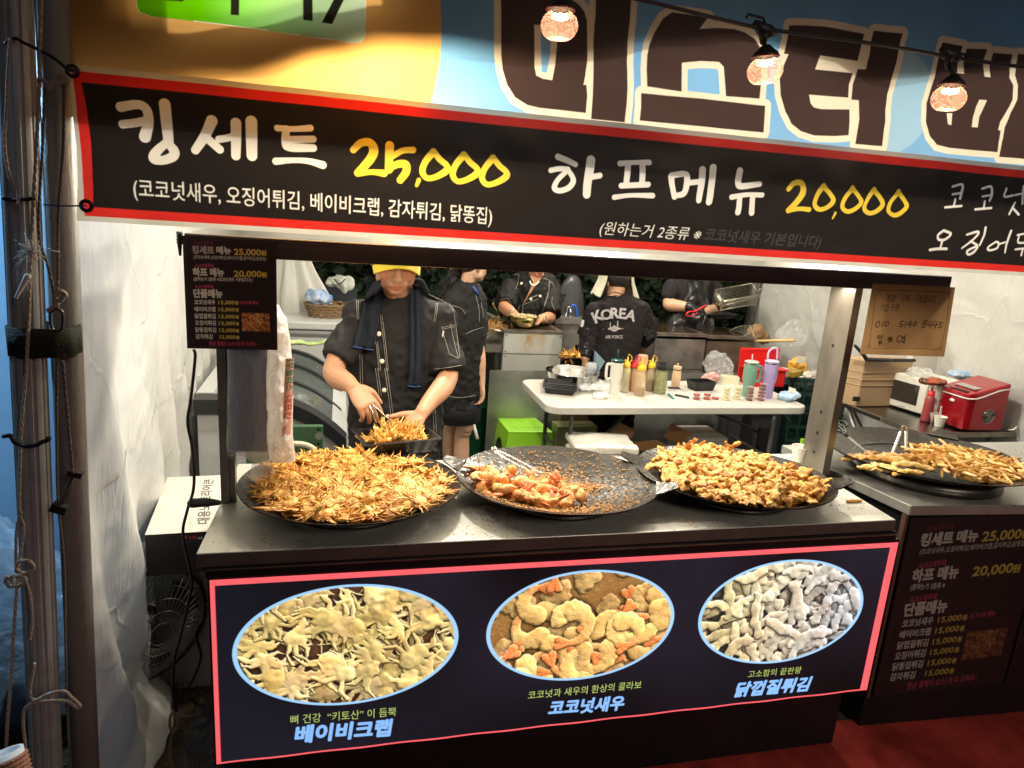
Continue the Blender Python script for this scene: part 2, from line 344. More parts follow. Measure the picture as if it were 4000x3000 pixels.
def foodphoto(w_, h, kind, seed):                 # the printed photographs of fried food, drawn as overlapping battered pieces
    r = np.random.default_rng(seed); H = np.zeros((h, w_), np.float32); C = np.zeros((h, w_, 3), np.float32); C[:] = {'crab': (.34, .18, .10), 'shrimp': (.74, .42, .15), 'chicken': (.24, .22, .18)}[kind]
    yy, xx = np.mgrid[0:h, 0:w_].astype(np.float32)
    nz = (vnoise(h, w_, 10, seed) - .5) * .75 + (vnoise(h, w_, 24, seed + 2) - .5) * .9; nf = (vnoise(h, w_, 4, seed + 1) - .5) + (vnoise(h, w_, 2, seed + 6) - .5) * .4
    def cap(P, R, col, z0, rough):
        nonlocal H, C
        for (a, b), (ra, rb) in zip(zip(P[:-1], P[1:]), zip(R[:-1], R[1:])):
            m = max(ra, rb) + 4; x0 = int(max(0, min(a[0], b[0]) - m)); x1 = int(min(w_, max(a[0], b[0]) + m)); y0 = int(max(0, min(a[1], b[1]) - m)); y1 = int(min(h, max(a[1], b[1]) + m))
            if x1 <= x0 or y1 <= y0: continue
            X = xx[y0:y1, x0:x1]; Y = yy[y0:y1, x0:x1]; dx, dy = b[0] - a[0], b[1] - a[1]; t = np.clip(((X - a[0]) * dx + (Y - a[1]) * dy) / (dx * dx + dy * dy + 1e-6), 0, 1)
            d = np.hypot(X - a[0] - t * dx, Y - a[1] - t * dy); rr = ra + (rb - ra) * t + nz[y0:y1, x0:x1] * rough
            hh = np.sqrt(np.maximum(rr * rr - d * d, 0)) + z0; m_ = (d < rr) & (hh > H[y0:y1, x0:x1])
            H[y0:y1, x0:x1] = np.where(m_, hh, H[y0:y1, x0:x1]); C[y0:y1, x0:x1] = np.where(m_[..., None], col, C[y0:y1, x0:x1])
    N_ = {'crab': 84, 'shrimp': 74, 'chicken': 150}[kind]
    for i in range(N_):
        cx, cy = r.random() * w_, r.random() * h; z0 = i * (.5 if kind != 'chicken' else .3); a = r.random() * 6.3; g = r.random()
        if kind == 'crab':
            col = np.array((.98, .76, .30)) * (.70 + .36 * g) + np.array((.0, .0, .08 * r.random())); R0 = 14 + 14 * r.random()
            cap([(cx, cy), (cx + math.cos(a) * R0 * .7, cy + math.sin(a) * R0 * .7)], [R0, R0 * .75], col, z0, 9)
            for k in range(8):
                b = a + (k - 3.5) * .5 + r.normal() * .25; L1 = R0 * (1.3 + 1.0 * r.random()); p1 = (cx + math.cos(b) * R0 * .6, cy + math.sin(b) * R0 * .6); p2 = (p1[0] + math.cos(b) * L1 * .6, p1[1] + math.sin(b) * L1 * .6); b2 = b + r.choice([-1, 1]) * .8
                cap([p1, p2, (p2[0] + math.cos(b2) * L1 * .6, p2[1] + math.sin(b2) * L1 * .6)], [7, 5, 2], col * (.85 + .25 * r.random()), z0 + 7, 4)
        elif kind == 'shrimp' and i < 40: cap([(cx, cy), (cx + math.cos(a) * 18, cy + math.sin(a) * 18)], [24, 20], np.array((.92, .62, .26)) * (.70 + .30 * g), 2, 9)
        elif kind == 'shrimp':
            z0 = 8 + (i - 40) * 1.6; rad = 30 + 12 * r.random(); b = a; th = 19 + 6 * r.random(); cr = np.array((.98, .66, .26)) * (.80 + .28 * g); og = np.array((.88, .44, .17)); pc = (cx + math.cos(b) * rad, cy + math.sin(b) * rad)
            for k in range(9):
                b += .36; pn = (cx + math.cos(b) * rad, cy + math.sin(b) * rad); t = smooth(.5, 1, k / 8); cap([pc, pn], [th * (1 - .080 * k), th * (1 - .080 * (k + 1))], cr * (1 - t) + og * t, z0, 5 * (1 - t) + .5); pc = pn
            for q in (-.4, .3): cap([pc, (pc[0] + math.cos(b + 1.6 + q) * 24, pc[1] + math.sin(b + 1.6 + q) * 24)], [7, 9], np.array((.88, .34, .12)), z0 + 4, 1)
        else:
            P = []; R = []; x, y = cx, cy; b = a
            for k in range(7): P.append((x, y)); R.append((9 + 7 * r.random()) * (.7 if k in (0, 5) else 1)); x += math.cos(b) * 17; y += math.sin(b) * 17; b += r.normal() * .30
            cap(P, R, np.array((.90, .76, .44)) * (.66 + .40 * g), z0 * 2.2, 7)
    Hs = H + nf * (1.9 if kind == 'shrimp' else 1.2); Hs[1:-1, 1:-1] = (Hs[1:-1, 1:-1] * 2 + Hs[:-2, 1:-1] + Hs[2:, 1:-1] + Hs[1:-1, :-2] + Hs[1:-1, 2:]) / 6
    if kind == 'shrimp':
        for i in range(900):
            x, y, b = r.random() * w_, r.random() * h, r.random() * 6.3; L_ = 5 + 9 * r.random()
            for t in np.linspace(0, 1, 9):
                X, Y = int(x + math.cos(b) * L_ * t), int(y + math.sin(b) * L_ * t)
                if 0 <= X < w_ and 0 <= Y < h and C[Y, X, 0] > .4: Hs[Y, X] += 1.6; C[Y, X] = C[Y, X] * .65 + np.array((1., .90, .62)) * .35
    def blur(A, n):
        for ax in (0, 1):
            P_ = np.pad(A, [(n + 1, n) if q == ax else (0, 0) for q in (0, 1)], mode='edge').cumsum(ax); A = (np.take(P_, range(2 * n + 1, P_.shape[ax]), ax) - np.take(P_, range(0, P_.shape[ax] - 2 * n - 1), ax)) / (2 * n + 1)
        return A
    ao = np.clip(1 + (Hs - blur(blur(Hs, 7), 7)) * .035, .35, 1.15)
    gy, gx = np.gradient(Hs); sh = np.clip(.80 - gx * .16 + gy * .26, .22, 1.35); 
    occ = np.clip(.62 + (Hs - Hs.min()) / (np.percentile(Hs, 92) - Hs.min()) * .45, .2, 1.1) * ao
    if kind == 'chicken': cool = np.clip((xx / w_ - .15) / .8, 0, 1)[..., None]; C = C * ((1 - cool) + np.array((.80, .98, 1.75)) * cool)
    C = C * (1 + .22 * (vnoise(h, w_, 34, seed + 9)[..., None] - .5) * np.array((.6, 1.2, 1.6)))
    out = C * (sh * occ)[..., None] * 1.10; out += (np.clip(sh - 1.15, 0, 1) * .5)[..., None]
    return np.clip(out, 0, 1)[::-1]
# ================================================================== THE SETTING
asphalt = M('asphalt', (.032, .030, .030), .62, bump=.9, bs=55, var=.6, vs_=30, rvar=.2)
g = MB(); g.add([(-40, -40, 0), (40, -40, 0), (40, 40, 0), (-40, 40, 0)], [[0, 1, 2, 3]]); tag(g.build('ground', asphalt, smooth_=False), kind='structure')
soil = M('trodden_soil', (.095, .060, .026), .9, bump=1, bs=40, var=.7, vs_=26)
g = MB(); g.grid(lambda u, v: Vector((-1.5 + 1.3 * u, 1.2 + 2.6 * v, .004 + .010 * (vn((u * 9, v * 9, 0), 1.0) + .6))), 40, 60); tag(g.build('dirt_patch', soil), kind='structure')
carpet = M('red_carpet_felt', (.52, .060, .045), .95, bump=.8, bs=300, var=.55, vs_=4, spec=.1)
g = MB(); g.grid(lambda u, v: Vector((-.25 + 6.5 * u, -4 + 5.97 * v + .012 * math.sin(u * 30) * v, .008 + .004 * vn((u * 40, v * 30, 1)))), 90, 60); tag(g.build('red_carpet', carpet), kind='structure')
g = MB()
for i in range(1500):
    x, y = random.uniform(-1.0, -.2), random.uniform(1.9, 2.9); r_ = random.uniform(.002, .007) * (1.6 if random.random() < .1 else 1)
    q = [Vector((random.uniform(-1, 1), random.uniform(-1, 1), random.uniform(-.7, .7))).normalized() * r_ for _ in range(3)]
    g.add([Vector((x, y, .022)) + v_ for v_ in (q[0], q[1], q[2], -q[0], -q[1])], [[0, 1, 2], [0, 2, 4], [1, 3, 2], [2, 3, 4], [0, 4, 3], [0, 3, 1]])
tag(g.build('gravel', M('grit', (.20, .14, .07), .8, var=.6, vs_=40), smooth_=False), 'loose brown grit scattered over the bare soil beside the food cart', 'gravel', kind='stuff')
g = MB()
for i in range(2600):
    x, y = random.uniform(-.2, 3.6), random.uniform(3.2, 6.4); r_ = random.uniform(.004, .011)
    q = [Vector((random.uniform(-1, 1), random.uniform(-1, 1), random.uniform(-.5, .7))).normalized() * r_ for _ in range(3)]
    g.add([Vector((x, y, .003)) + v_ for v_ in (q[0], q[1], q[2], -q[0], -q[1])], [[0, 1, 2], [0, 2, 4], [1, 3, 2], [2, 3, 4], [0, 4, 3], [0, 3, 1]])
tag(g.build('gravel', M('dark_grit', (.07, .06, .055), .7, var=.6, vs_=40), smooth_=False), 'dark grit and crumbs scattered over the asphalt inside the tent', 'gravel', kind='stuff')
# ---- hedge behind the tent: many leaves on a dark bank
hedge = T('ivy_hedge', 'dark leafy ivy hedge behind the open back of the tent', 'hedge', (2, 7.2, 0))
g = MB(); g.grid(lambda u, v: Vector((-3 + 11 * u, 7.35 + .25 * vn((u * 14, v * 5, 3)), 3.6 * v)), 40, 14)
g.build('stems', M('hedge_dark', (.012, .014, .008), .95), hedge)
g = MB()
for i in range(15000):
    x, z = random.uniform(-1.2, 6.0), random.uniform(.1, 2.4); y = 7.0 + .28 * vn((x, z, 0), 2.2) + random.uniform(-.05, .22); s_ = random.uniform(.035, .075)
    n_ = Vector((random.gauss(0, .5), -1, random.gauss(.2, .5))).normalized(); a, b = frame_of(n_); q = random.random() * 6.3; u_ = a * math.cos(q) + b * math.sin(q); w_ = n_.cross(u_); c = Vector((x, y, z))
    g.add([c - u_ * s_, c - w_ * s_ * .7 + n_ * .01, c + u_ * s_ * .6 - w_ * s_ * .45, c + u_ * s_, c + u_ * s_ * .6 + w_ * s_ * .45, c + w_ * s_ * .7 + n_ * .01], [[0, 1, 2, 3], [0, 3, 4, 5]], random.choice((0, 0, 1, 2)))
lv = g.build('foliage', [M('ivy_leaf', (.010, .022, .008), .6, spec=.2), M('ivy_leaf_dark', (.005, .011, .005), .6, spec=.2), M('ivy_leaf_olive', (.016, .020, .008), .6, spec=.2)], hedge, smooth_=False); lv['kind'] = 'stuff'
# ---- the stall tent: white plastic sheeting on a steel frame
def sheeting(name, col, tl, cs):                 # thin woven plastic: fine upright crinkles crossed by sharp fold creases, slightly grubby
    m = M(name, col, .38, tl=tl, var=.05, vs_=1.6, col2=(col[0] * .93, col[1] * .92, col[2] * .90), spec=.5); nt = m.node_tree; N = nt.nodes; L = nt.links; b = N['Principled BSDF']; tc = N.new('ShaderNodeTexCoord')
    def mp(s): q = N.new('ShaderNodeMapping'); q.inputs['Scale'].default_value = s; L.new(tc.outputs['Object'], q.inputs[0]); return q.outputs[0]
    n1 = N.new('ShaderNodeTexNoise'); n1.inputs['Scale'].default_value = 1; n1.inputs['Detail'].default_value = 5; n1.inputs['Distortion'].default_value = .6; L.new(mp((46, 46, 9)), n1.inputs[0])
    n2 = N.new('ShaderNodeTexNoise'); n2.inputs['Scale'].default_value = 2.2; n2.inputs['Detail'].default_value = 3; L.new(mp((1, 1, 1)), n2.inputs[0])
    mx = N.new('ShaderNodeMix'); mx.data_type = 'RGBA'; mx.inputs[0].default_value = .35; L.new(mp((1, 1, .7)), mx.inputs[6]); L.new(n2.outputs[1], mx.inputs[7])
    v = N.new('ShaderNodeTexVoronoi'); v.feature = 'DISTANCE_TO_EDGE'; v.inputs['Scale'].default_value = cs; L.new(mx.outputs[2], v.inputs[0])
    r = N.new('ShaderNodeMapRange'); r.inputs[2].default_value = .028; r.inputs[3].default_value = 1; r.inputs[4].default_value = 0; L.new(v.outputs[0], r.inputs[0])
    a = N.new('ShaderNodeMath'); a.operation = 'MULTIPLY_ADD'; L.new(r.outputs[0], a.inputs[0]); a.inputs[1].default_value = .5; L.new(n1.outputs[0], a.inputs[2])
    bp = N.new('ShaderNodeBump'); bp.inputs['Strength'].default_value = .42; bp.inputs['Distance'].default_value = .012; L.new(a.outputs[0], bp.inputs['Height']); L.new(bp.outputs[0], b.inputs['Normal'])
    for k in N:
        if k.type == 'BSDF_TRANSLUCENT': L.new(bp.outputs[0], k.inputs['Normal'])
    return m
sheet = sheeting('tent_sheet', (.68, .67, .63), .14, 2.9)
sheet2 = sheeting('tent_sheet_rear', (.68, .67, .62), .25, 2.1)
tube_m = M('steel_tube', (.34, .32, .28), .42, .85, bump=.15, bs=90, var=.45, vs_=16, rvar=.12)
tent = T('canopy_tent', 'white plastic festival tent around the food stall, open to the dark hedge at the back', 'tent', (1.6, 4, 0))
def wrinkle(p, s=1.0):
    a = abs(vn(p, 3.1, 4)) * -.030 + abs(vn(p, 8, 9)) * -.016 + vn(p, 19, 2) * .005
    return a * s * .28
def lwall(u, v):
    y = 1.70 + 4.4 * u; z = .015 + 2.9 * v; x = -.600 - .20 * smooth(1.7, 5.5, y) - .06 * smooth(1.7, 2.4, y) * (1 - smooth(.1, 1.2, z))
    bulge = smooth(2.40, 2.55, y) * (1 - smooth(2.85, 3.1, y)) * (1 - smooth(.45, .66, z)) * .14; p = Vector((0, y, z)); low = 1 - smooth(.2, 1.5, z)
    fold = .045 * low * math.sin(y * 16 + z * 5 + 2 * vn((y, z, 0), 2)) + .020 * low * vn((y * 3, z * 1.4, 5), 3)
    return Vector((x - bulge + fold * smooth(1.7, 1.9, y) + wrinkle(p, 1.5) * smooth(1.7, 1.8, y), y, z))
g = MB(); g.grid(lwall, 230, 190); g.build('side_wall', sheet, tent)
for sv in (.36, .70):
    g = MB(); g.grid(lambda u, v: lwall(.01 + .97 * u, sv + .007 * v) + Vector((.003, 0, 0)), 200, 1); g.build('welded_seam', sheet, tent)
g = MB()                                        # foot of the side wall swept out over the soil
def foot(u, v):
    y = 1.9 + .62 * u; return Vector((-.67 + .115 * math.sin(v * 1.5) * (.35 + .65 * math.sin(u * 3)) + .02 * vn((u * 5, v * 3, 0), 1), y, .03 + .17 * (1 - v) * (1 - v) + .012 * vn((u * 9, v * 6, 3), 1)))
g.grid(foot, 30, 16); g.build('wall_hem', sheet2, tent)
def rwall(u, v):
    y = 1.7 + 4.35 * u; z = .02 + 2.9 * v; p = Vector((7, y, z)); return Vector((4.12 - .20 * smooth(4, 6, y) + wrinkle(p, 2.4), y, z))
g = MB(); g.grid(rwall, 150, 110); g.build('side_wall', sheet2, tent)
roofm = M('tent_roof_sheet', (.72, .70, .64), .5, tl=.1)
g = MB(); g.grid(lambda u, v: Vector((-.82 + 4.95 * u, 1.74 + 4.4 * v, 2.92 + .5 * (1 - abs(2 * v - 1)) * (1 - abs(2 * u - 1)))), 20, 20); g.build('roof', roofm, tent)
def tieup(u, v):                                 # back curtain gathered by a cord
    a = u * math.tau; z = 2.9 * (1 - v); k = abs(z - 1.50); pin = smooth(0, .55, k); wide = (.08 + .30 * pin) if z > 1.5 else (.08 + .13 * pin)
    r_ = 1 + .16 * math.sin(9 * a + z * 3) + .08 * math.sin(17 * a); lean = .55 * smooth(1.5, 2.3, z)
    return Vector((-.36 + lean + math.cos(a) * wide * r_ * 1.5, 5.55 + math.sin(a) * wide * r_ * .5, z))
g = MB(); g.grid(tieup, 90, 60); g.build('gathered_curtain', sheet2, tent)
g = MB(); g.lathe([(.125, -.008), (.133, 0), (.125, .008)], (-.36, 5.55, 1.50), 30, sx=1.05, sy=.42); g.build('curtain_cord', M('pink_cord', (.5, .16, .12), .7), tent)
def post(a, b, r, name='tent_leg'):
    g = MB(); g.tube([a, b], r, 16); return g.build(name, tube_m, tent)
post((3.84, 5.95, 0), (3.86, 5.95, 2.9), .045); post((3.95, 5.9, 0), (3.95, 5.9, 2.9), .02, 'rear_strut')
post((-.8, 6.1, 0), (-.8, 6.1, 2.9), .03); post((-.82, 6.1, 2.88), (4.1, 6.1, 2.88), .03, 'roof_rail'); post((4.15, 1.72, 0), (4.15, 1.72, 2.9), .032)
post((-.6, 1.74, 2.88), (4.15, 1.74, 2.88), .03, 'roof_rail')
g = MB(); g.grid(lambda u, v: Vector((-.82 + 4.95 * u, 6.08 + .05 * math.sin(u * 37) * (1 - v), 1.98 + .05 * math.sin(u * 11) * (1 - v) + .94 * v)), 60, 10); g.build('bounce_gable', sheet2, tent)  # unseen back sheet, added for bounce light and reflections
for lx_, ly_, lz_, lp_ in LAMPS:
    t = T('tent_lamp', 'white globe lamp hanging under the tent roof, ' + ('left' if lx_ < 1 else 'right front' if ly_ < 4 else 'rear') + ' one of three', 'lamp', (lx_, ly_, lz_)); g = MB(); g.tube([(lx_, ly_, 2.93), (lx_, ly_, lz_ + .03)], .006, 6); g.lathe([(.001, .05), (.03, .045), (.032, .0), (.001, .0)], (lx_, ly_, lz_), 16); g.build('socket', M('lamp_black', (.02, .02, .02), .5), t)
    g = MB(); g.ell((lx_, ly_, lz_ - .03), (.045, .045, .035), 16, 10); g.build('bulb', M('lamp_bulb_lit', (1, .93, .80), .4, emit=25, ecol=(1, .93, .80)), t)
# front leg by the banner: weathered round pole
pa, pb = at(203, 0, Y=1.66), at(333, 3000, Y=1.66); dd = (pb - pa) / (pa.z - pb.z)
pole_m = M('weathered_pole', (.30, .295, .28), .45, .1, bump=.15, bs=120, var=.28, vs_=9, rvar=.12, stretch=(1, 1, .3))
g = MB(); g.tube([pa + dd * pa.z, pa - dd * .72], .0305, 28); g.build('tent_leg', pole_m, tent)
# unseen hem cloth, its edge and gap shaped to shade the big banner from behind
hem = [(-.62, 2.06), (-.30, 2.075), (-.18, 2.10), (0, 2.15), (.10, 2.175), (.22, 2.185), (.40, 2.185), (.55, 2.215), (.75, 2.27), (.95, 2.30), (1.15, 2.285), (1.30, 2.24), (1.45, 2.265), (1.6, 2.30), (1.9, 2.34), (3.2, 2.36)]
def hemz(x):
    for (a, za), (b, zb) in zip(hem[:-1], hem[1:]):
        if a <= x <= b: t = (x - a) / (b - a); t = t * t * (3 - 2 * t); return za + (zb - za) * t
    return hem[-1][1]
for xa_, xb_, th_ in ((-.62, -.31, 0), (-.31, .10, .095), (.10, 3.18, 0)):
    g = MB(); g.grid(lambda u, v: Vector((xa_ + (xb_ - xa_) * u, 1.715 + .012 * math.sin((xa_ + (xb_ - xa_) * u) * 11), hemz(xa_ + (xb_ - xa_) * u) * (1 - v) + (2.92 if not th_ else hemz(xa_ + (xb_ - xa_) * u) + th_) * v)), 60, 4)
    g.build('shade_hem', M('dark_hem_cloth', (.05, .055, .05), .9), tent)
# ---- neighbouring tent pole: fluted aluminium
flm = M('fluted_aluminium', (.36, .37, .38), .40, .15, bump=.06, bs=150, var=.2, vs_=22)
fa, fb = at(50, 0, Y=1.62), at(182, 3000, Y=1.62); df = (fb - fa) / (fa.z - fb.z); g = MB(); vs0 = []; seg = 96
P = [fa + df * fa.z, fa - df * .72]
for p in P:
    for k in range(seg):
        q = math.tau * k / seg; r_ = .0330 - (.0022 if (k % 8) in (0, 1, 2) else 0); vs0.append(p + Vector((math.cos(q) * r_, math.sin(q) * r_, 0)))
g.add(vs0, [[k, (k + 1) % seg, seg + (k + 1) % seg, seg + k] for k in range(seg)] + [list(range(seg, 2 * seg))])
tag(g.build('fluted_pole', flm, auto=30), 'fluted aluminium tent pole at the far left, left of the round pole', 'pole')
def polex(a, d, z): return a + d * (a.z - z)
def onround(z, ang=0, extra=0): p = polex(pa, dd, z); return p + Vector((math.cos(ang), math.sin(ang), 0)) * (.0305 + extra)
# ---- neighbour's tent behind the poles at the left, lit blue
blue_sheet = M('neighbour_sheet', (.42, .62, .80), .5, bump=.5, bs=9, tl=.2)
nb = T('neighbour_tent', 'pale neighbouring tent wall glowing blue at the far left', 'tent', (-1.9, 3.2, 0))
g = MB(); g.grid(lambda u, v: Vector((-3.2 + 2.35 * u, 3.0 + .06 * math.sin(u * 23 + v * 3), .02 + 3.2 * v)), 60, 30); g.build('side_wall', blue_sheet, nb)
g = MB(); gl, gr = at(88, 150, Y=2.12), at(178, 180, Y=2.12); g.grid(lambda u, v: Vector((gl.x + (gr.x - gl.x) * u, 2.12 + .03 * math.sin(u * 7), at(150, 250 - 150 * (1 - u), Y=2.12).z * (1 - v) + 3.0 * v)), 14, 10); g.build('green_valance', M('green_cloth', (.06, .55, .02), .6, tl=.6), nb)
lamp = T('flood_lamp', 'small cold blue flood lamp behind the poles at the far left', 'lamp', (-1.16, 1.98, 2.28))
g = MB(); g.box((-1.16, 2.02, 2.42), (.2, .05, .14)); g.build('housing', M('lamp_black', (.02, .02, .02), .5), lamp, smooth_=False)
# crumpled clear plastic heap at the lower left
heapm = film('crumpled_film', (.55, .62, .70), .55, .12)
def heap(u, v):
    a = u * math.tau; r_ = math.sin(v * math.pi / 2); b = 1 + .35 * vn((math.cos(a) * 2 * r_, math.sin(a) * 2 * r_, 0), 1.3, 5); crease = .05 * abs(vn((math.cos(a) * r_ * 5, math.sin(a) * r_ * 5, v * 4), 1.6))
    return Vector((-1.28 + .50 * math.cos(a) * r_ * b, 2.45 + .32 * math.sin(a) * r_ * b, .16 + .62 * math.cos(v * math.pi / 2) * (1 + .2 * vn((a, v, 0), 2)) - crease * 1.3))
g = MB(); g.grid(heap, 160, 60); tag(g.build('plastic_heap', heapm), 'heap of crumpled clear plastic film lit blue behind the poles', 'plastic sheet')
g = MB()
for i in range(5): g.ell((-1.45 + .11 * i, 2.35 + .05 * (i % 2), .17), (.16, .16, .17), 14, 8)
tag(remesh(g, 'dark_sack', M('black_sack', (.014, .013, .016), .45, bump=.5, bs=20), .02, disp=lambda p, n: .02 * vn(p, 9)), 'black sack on the ground under the crumpled plastic film', 'sack')
# ================================================================== THE TWO BANNERS
YB, YU = 1.60, 1.66
zt0, zt1, zb1, zb0, zw = [yx(1300, y, YB)[1] for y in (383, 422, 868, 901, 920)]
ztw = yx(1300, 360, YB)[1]
ink = (.016, .013, .012); red = (.62, .028, .022); cream = (.58, .56, .50)
C = Canvas(-.56, 2.9, zw - .004, ztw + .002, 900, cream)
C.rect(-.6, 3.2, zb0, zt0, red); 
def R1(*p): return [yx(x / 1.6592, y / 1.6592, YB) for x, y in p]
def R2(*p): return [yx(1200 + x / 1.58, y / 1.58, YB) for x, y in p]
def R3(*p): return [yx(2600 + x / 1.508, y / 1.508, YB) for x, y in p]
le = R1((525, 495), (565, 700), (590, 900), (603, 1100), (603, 1310)); C.poly([(2.95, zt1), (le[0][0], zt1)] + le[1:-1] + [(le[-1][0], zb1), (2.95, zb1)], ink)
lo = R1((470, 470), (500, 700), (520, 900), (538, 1100), (545, 1320)); C.poly([(-.6, 2.2), (lo[0][0], 2.2)] + lo + [(lo[-1][0], 1.7), (-.6, 1.7)], cream)
k1 = .0005; W_ = (.70, .68, .63); YL = (.72, .52, .05)
def brush(cv, fn, pts, wpx, col, sc): cv.stroke(fn(*pts), [w_ / sc / F_PX * 1.66 for w_ in (wpx if hasattr(wpx, '__len__') else [wpx] * len(pts))], col)
def B1(p, w_, c=W_): brush(C, R1, p, w_, c, 1.66)
def B2(p, w_, c=W_): brush(C, R2, p, w_, c, 1.58)
def B3(p, w_, c=W_): brush(C, R3, p, w_, c, 1.508)
B1([(790, 698), (900, 682), (955, 715), (968, 790), (945, 890)], [50, 46, 46, 50, 60]); B1([(798, 808), (880, 800), (955, 785)], 42)
B1([(1072, 680), (1083, 800), (1098, 930)], [58, 56, 50]); B1([(1085, 925), (1020, 985), (1000, 1030), (1060, 1040), (1125, 1015), (1130, 975), (1085, 925)], [40, 48, 52, 46, 50, 50, 40])
B1([(1375, 785), (1330, 880), (1268, 975)], [58, 52, 44]); B1([(1345, 900), (1385, 935), (1425, 970)], 44)
B1([(1420, 905), (1480, 895), (1530, 880)], 38); B1([(1530, 800), (1532, 900), (1530, 1010)], [56, 54, 50]); B1([(1630, 790), (1632, 900), (1635, 1012)], [62, 60, 56])
B1([(1797, 832), (1900, 838), (2012, 832)], [34, 30, 36]); B1([(1850, 906), (2030, 903)], 38); B1([(1855, 840), (1850, 930), (1885, 955), (2030, 960)], [42, 42, 48, 42]); B1([(1790, 1047), (1900, 1040), (2000, 1045), (2092, 1070)], [40, 30, 34, 44])
B2([(285, 925), (330, 885), (385, 880), (412, 925), (388, 985), (312, 1068)], [36, 40, 44, 50, 48, 40], YL); B2([(312, 1072), (400, 1062), (475, 1070)], [34, 30, 40], YL)
B2([(510, 900), (507, 970), (505, 1045)], [50, 46, 46], YL); B2([(525, 965), (590, 930), (655, 925)], [34, 32, 36], YL); B2([(505, 1045), (555, 1015), (608, 1015), (612, 1060), (575, 1112)], [30, 40, 44, 44, 40], YL); B2([(690, 1112), (676, 1145)], [26, 20], YL)
for dx, dy in ((0, 0), (187, 19), (369, 38)):
    B2([(780 + dx, 938 + dy), (730 + dx, 1000 + dy), (712 + dx, 1060 + dy), (742 + dx, 1100 + dy), (800 + dx, 1090 + dy), (862 + dx, 1052 + dy), (860 + dx, 1020 + dy), (820 + dx, 985 + dy), (785 + dx, 940 + dy)], [40, 36, 36, 32, 34, 40, 34, 34, 34], YL)
B2([(1550, 968), (1610, 992), (1658, 1016)], [36, 34, 30]); B2([(1505, 1052), (1560, 1042), (1612, 1045)], 30); B2([(1612, 1050), (1550, 1110), (1528, 1160), (1560, 1178), (1615, 1160), (1645, 1125), (1640, 1090), (1612, 1050)], [30, 30, 34, 32, 34, 36, 30, 30])
B2([(1752, 990), (1738, 1100), (1728, 1200)], [56, 52, 50]); B2([(1745, 1095), (1808, 1084)], 34)
B2([(1932, 1010), (2020, 1004), (2108, 1004)], [34, 28, 34]); B2([(1980, 1015), (1972, 1130)], 38); B2([(2066, 1015), (2068, 1130)], 38); B2([(1940, 1147), (2105, 1140)], 34); B2([(1898, 1218), (2000, 1206), (2132, 1208)], [32, 26, 34])
B3([(28, 1038), (38, 1100), (48, 1160)], [38, 34, 34]); B3([(32, 1035), (105, 1025), (122, 1050), (108, 1135), (50, 1155)], [36, 34, 38, 36, 30]); B3([(120, 1080), (185, 1072)], 32); B3([(214, 1002), (205, 1090), (192, 1180)], [44, 42, 36]); B3([(278, 990), (265, 1090), (252, 1190)], [46, 44, 40])
B3([(436, 1008), (424, 1075), (440, 1098), (545, 1085)], [42, 40, 38, 32]); B3([(380, 1162), (470, 1148), (560, 1150)], [32, 28, 30]); B3([(428, 1165), (418, 1250)], [36, 38]); B3([(505, 1162), (498, 1252)], [36, 40])
B3([(720, 1115), (755, 1080), (798, 1080), (806, 1125), (765, 1190), (716, 1240)], [30, 34, 36, 40, 38, 34], YL); B3([(718, 1240), (780, 1230), (835, 1235)], [30, 26, 30], YL)
for dx, dy in ((0, 0), (165, 12), (300, 22), (445, 34)):
    B3([(925 + dx, 1096 + dy), (885 + dx, 1150 + dy), (866 + dx, 1205 + dy), (895 + dx, 1234 + dy), (940 + dx, 1222 + dy), (978 + dx, 1185 + dy), (965 + dx, 1150 + dy), (925 + dx, 1100 + dy)], [34, 30, 30, 28, 30, 34, 28, 30], YL)
B3([(990, 1255), (975, 1285)], [18, 14], YL)
for dx, dy in ((0, 0), (178, 12)):
    B3([(1690 + dx, 1100 + dy), (1745 + dx, 1088 + dy), (1748 + dx, 1130 + dy), (1735 + dx, 1170 + dy)], [16, 16, 20, 18]); B3([(1690 + dx, 1146 + dy), (1742 + dx, 1138 + dy)], 14); B3([(1705 + dx, 1175 + dy), (1700 + dx, 1212 + dy)], 16); B3([(1648 + dx, 1222 + dy), (1745 + dx, 1214 + dy)], 16)
B3([(2012, 1112), (1998, 1158), (2048, 1152)], 15); B3([(2060, 1150), (2098, 1142)], 13); B3([(2112, 1098), (2104, 1200)], 18); B3([(2060, 1195), (2025, 1262)], 16); B3([(2045, 1225), (2082, 1265)], 16)
B3([(1640, 1358), (1605, 1385), (1610, 1412), (1650, 1410), (1680, 1378), (1640, 1358)], 18); B3([(1632, 1415), (1618, 1465)], 18); B3([(1552, 1472), (1600, 1466), (1660, 1466)], 18)
B3([(1772, 1382), (1840, 1366), (1810, 1415), (1755, 1462)], [16, 18, 18, 14]); B3([(1800, 1420), (1842, 1445)], 15); B3([(1886, 1342), (1870, 1400), (1856, 1445)], [20, 18, 14]); B3([(1830, 1455), (1785, 1480), (1790, 1500), (1825, 1485), (1845, 1460), (1830, 1455)], 17)
B3([(1950, 1425), (1908, 1455), (1915, 1475), (1960, 1462), (1968, 1432), (1950, 1425)], 15); B3([(1968, 1440), (2010, 1428)], 13); B3([(2038, 1362), (2022, 1430), (2008, 1488)], [20, 18, 14]); B3([(2080, 1385), (2150, 1372)], 14); B3([(2090, 1385), (2088, 1430), (2150, 1425)], 14); B3([(2070, 1470), (2160, 1458)], 14); B3([(2110, 1465), (2100, 1505)], 14)
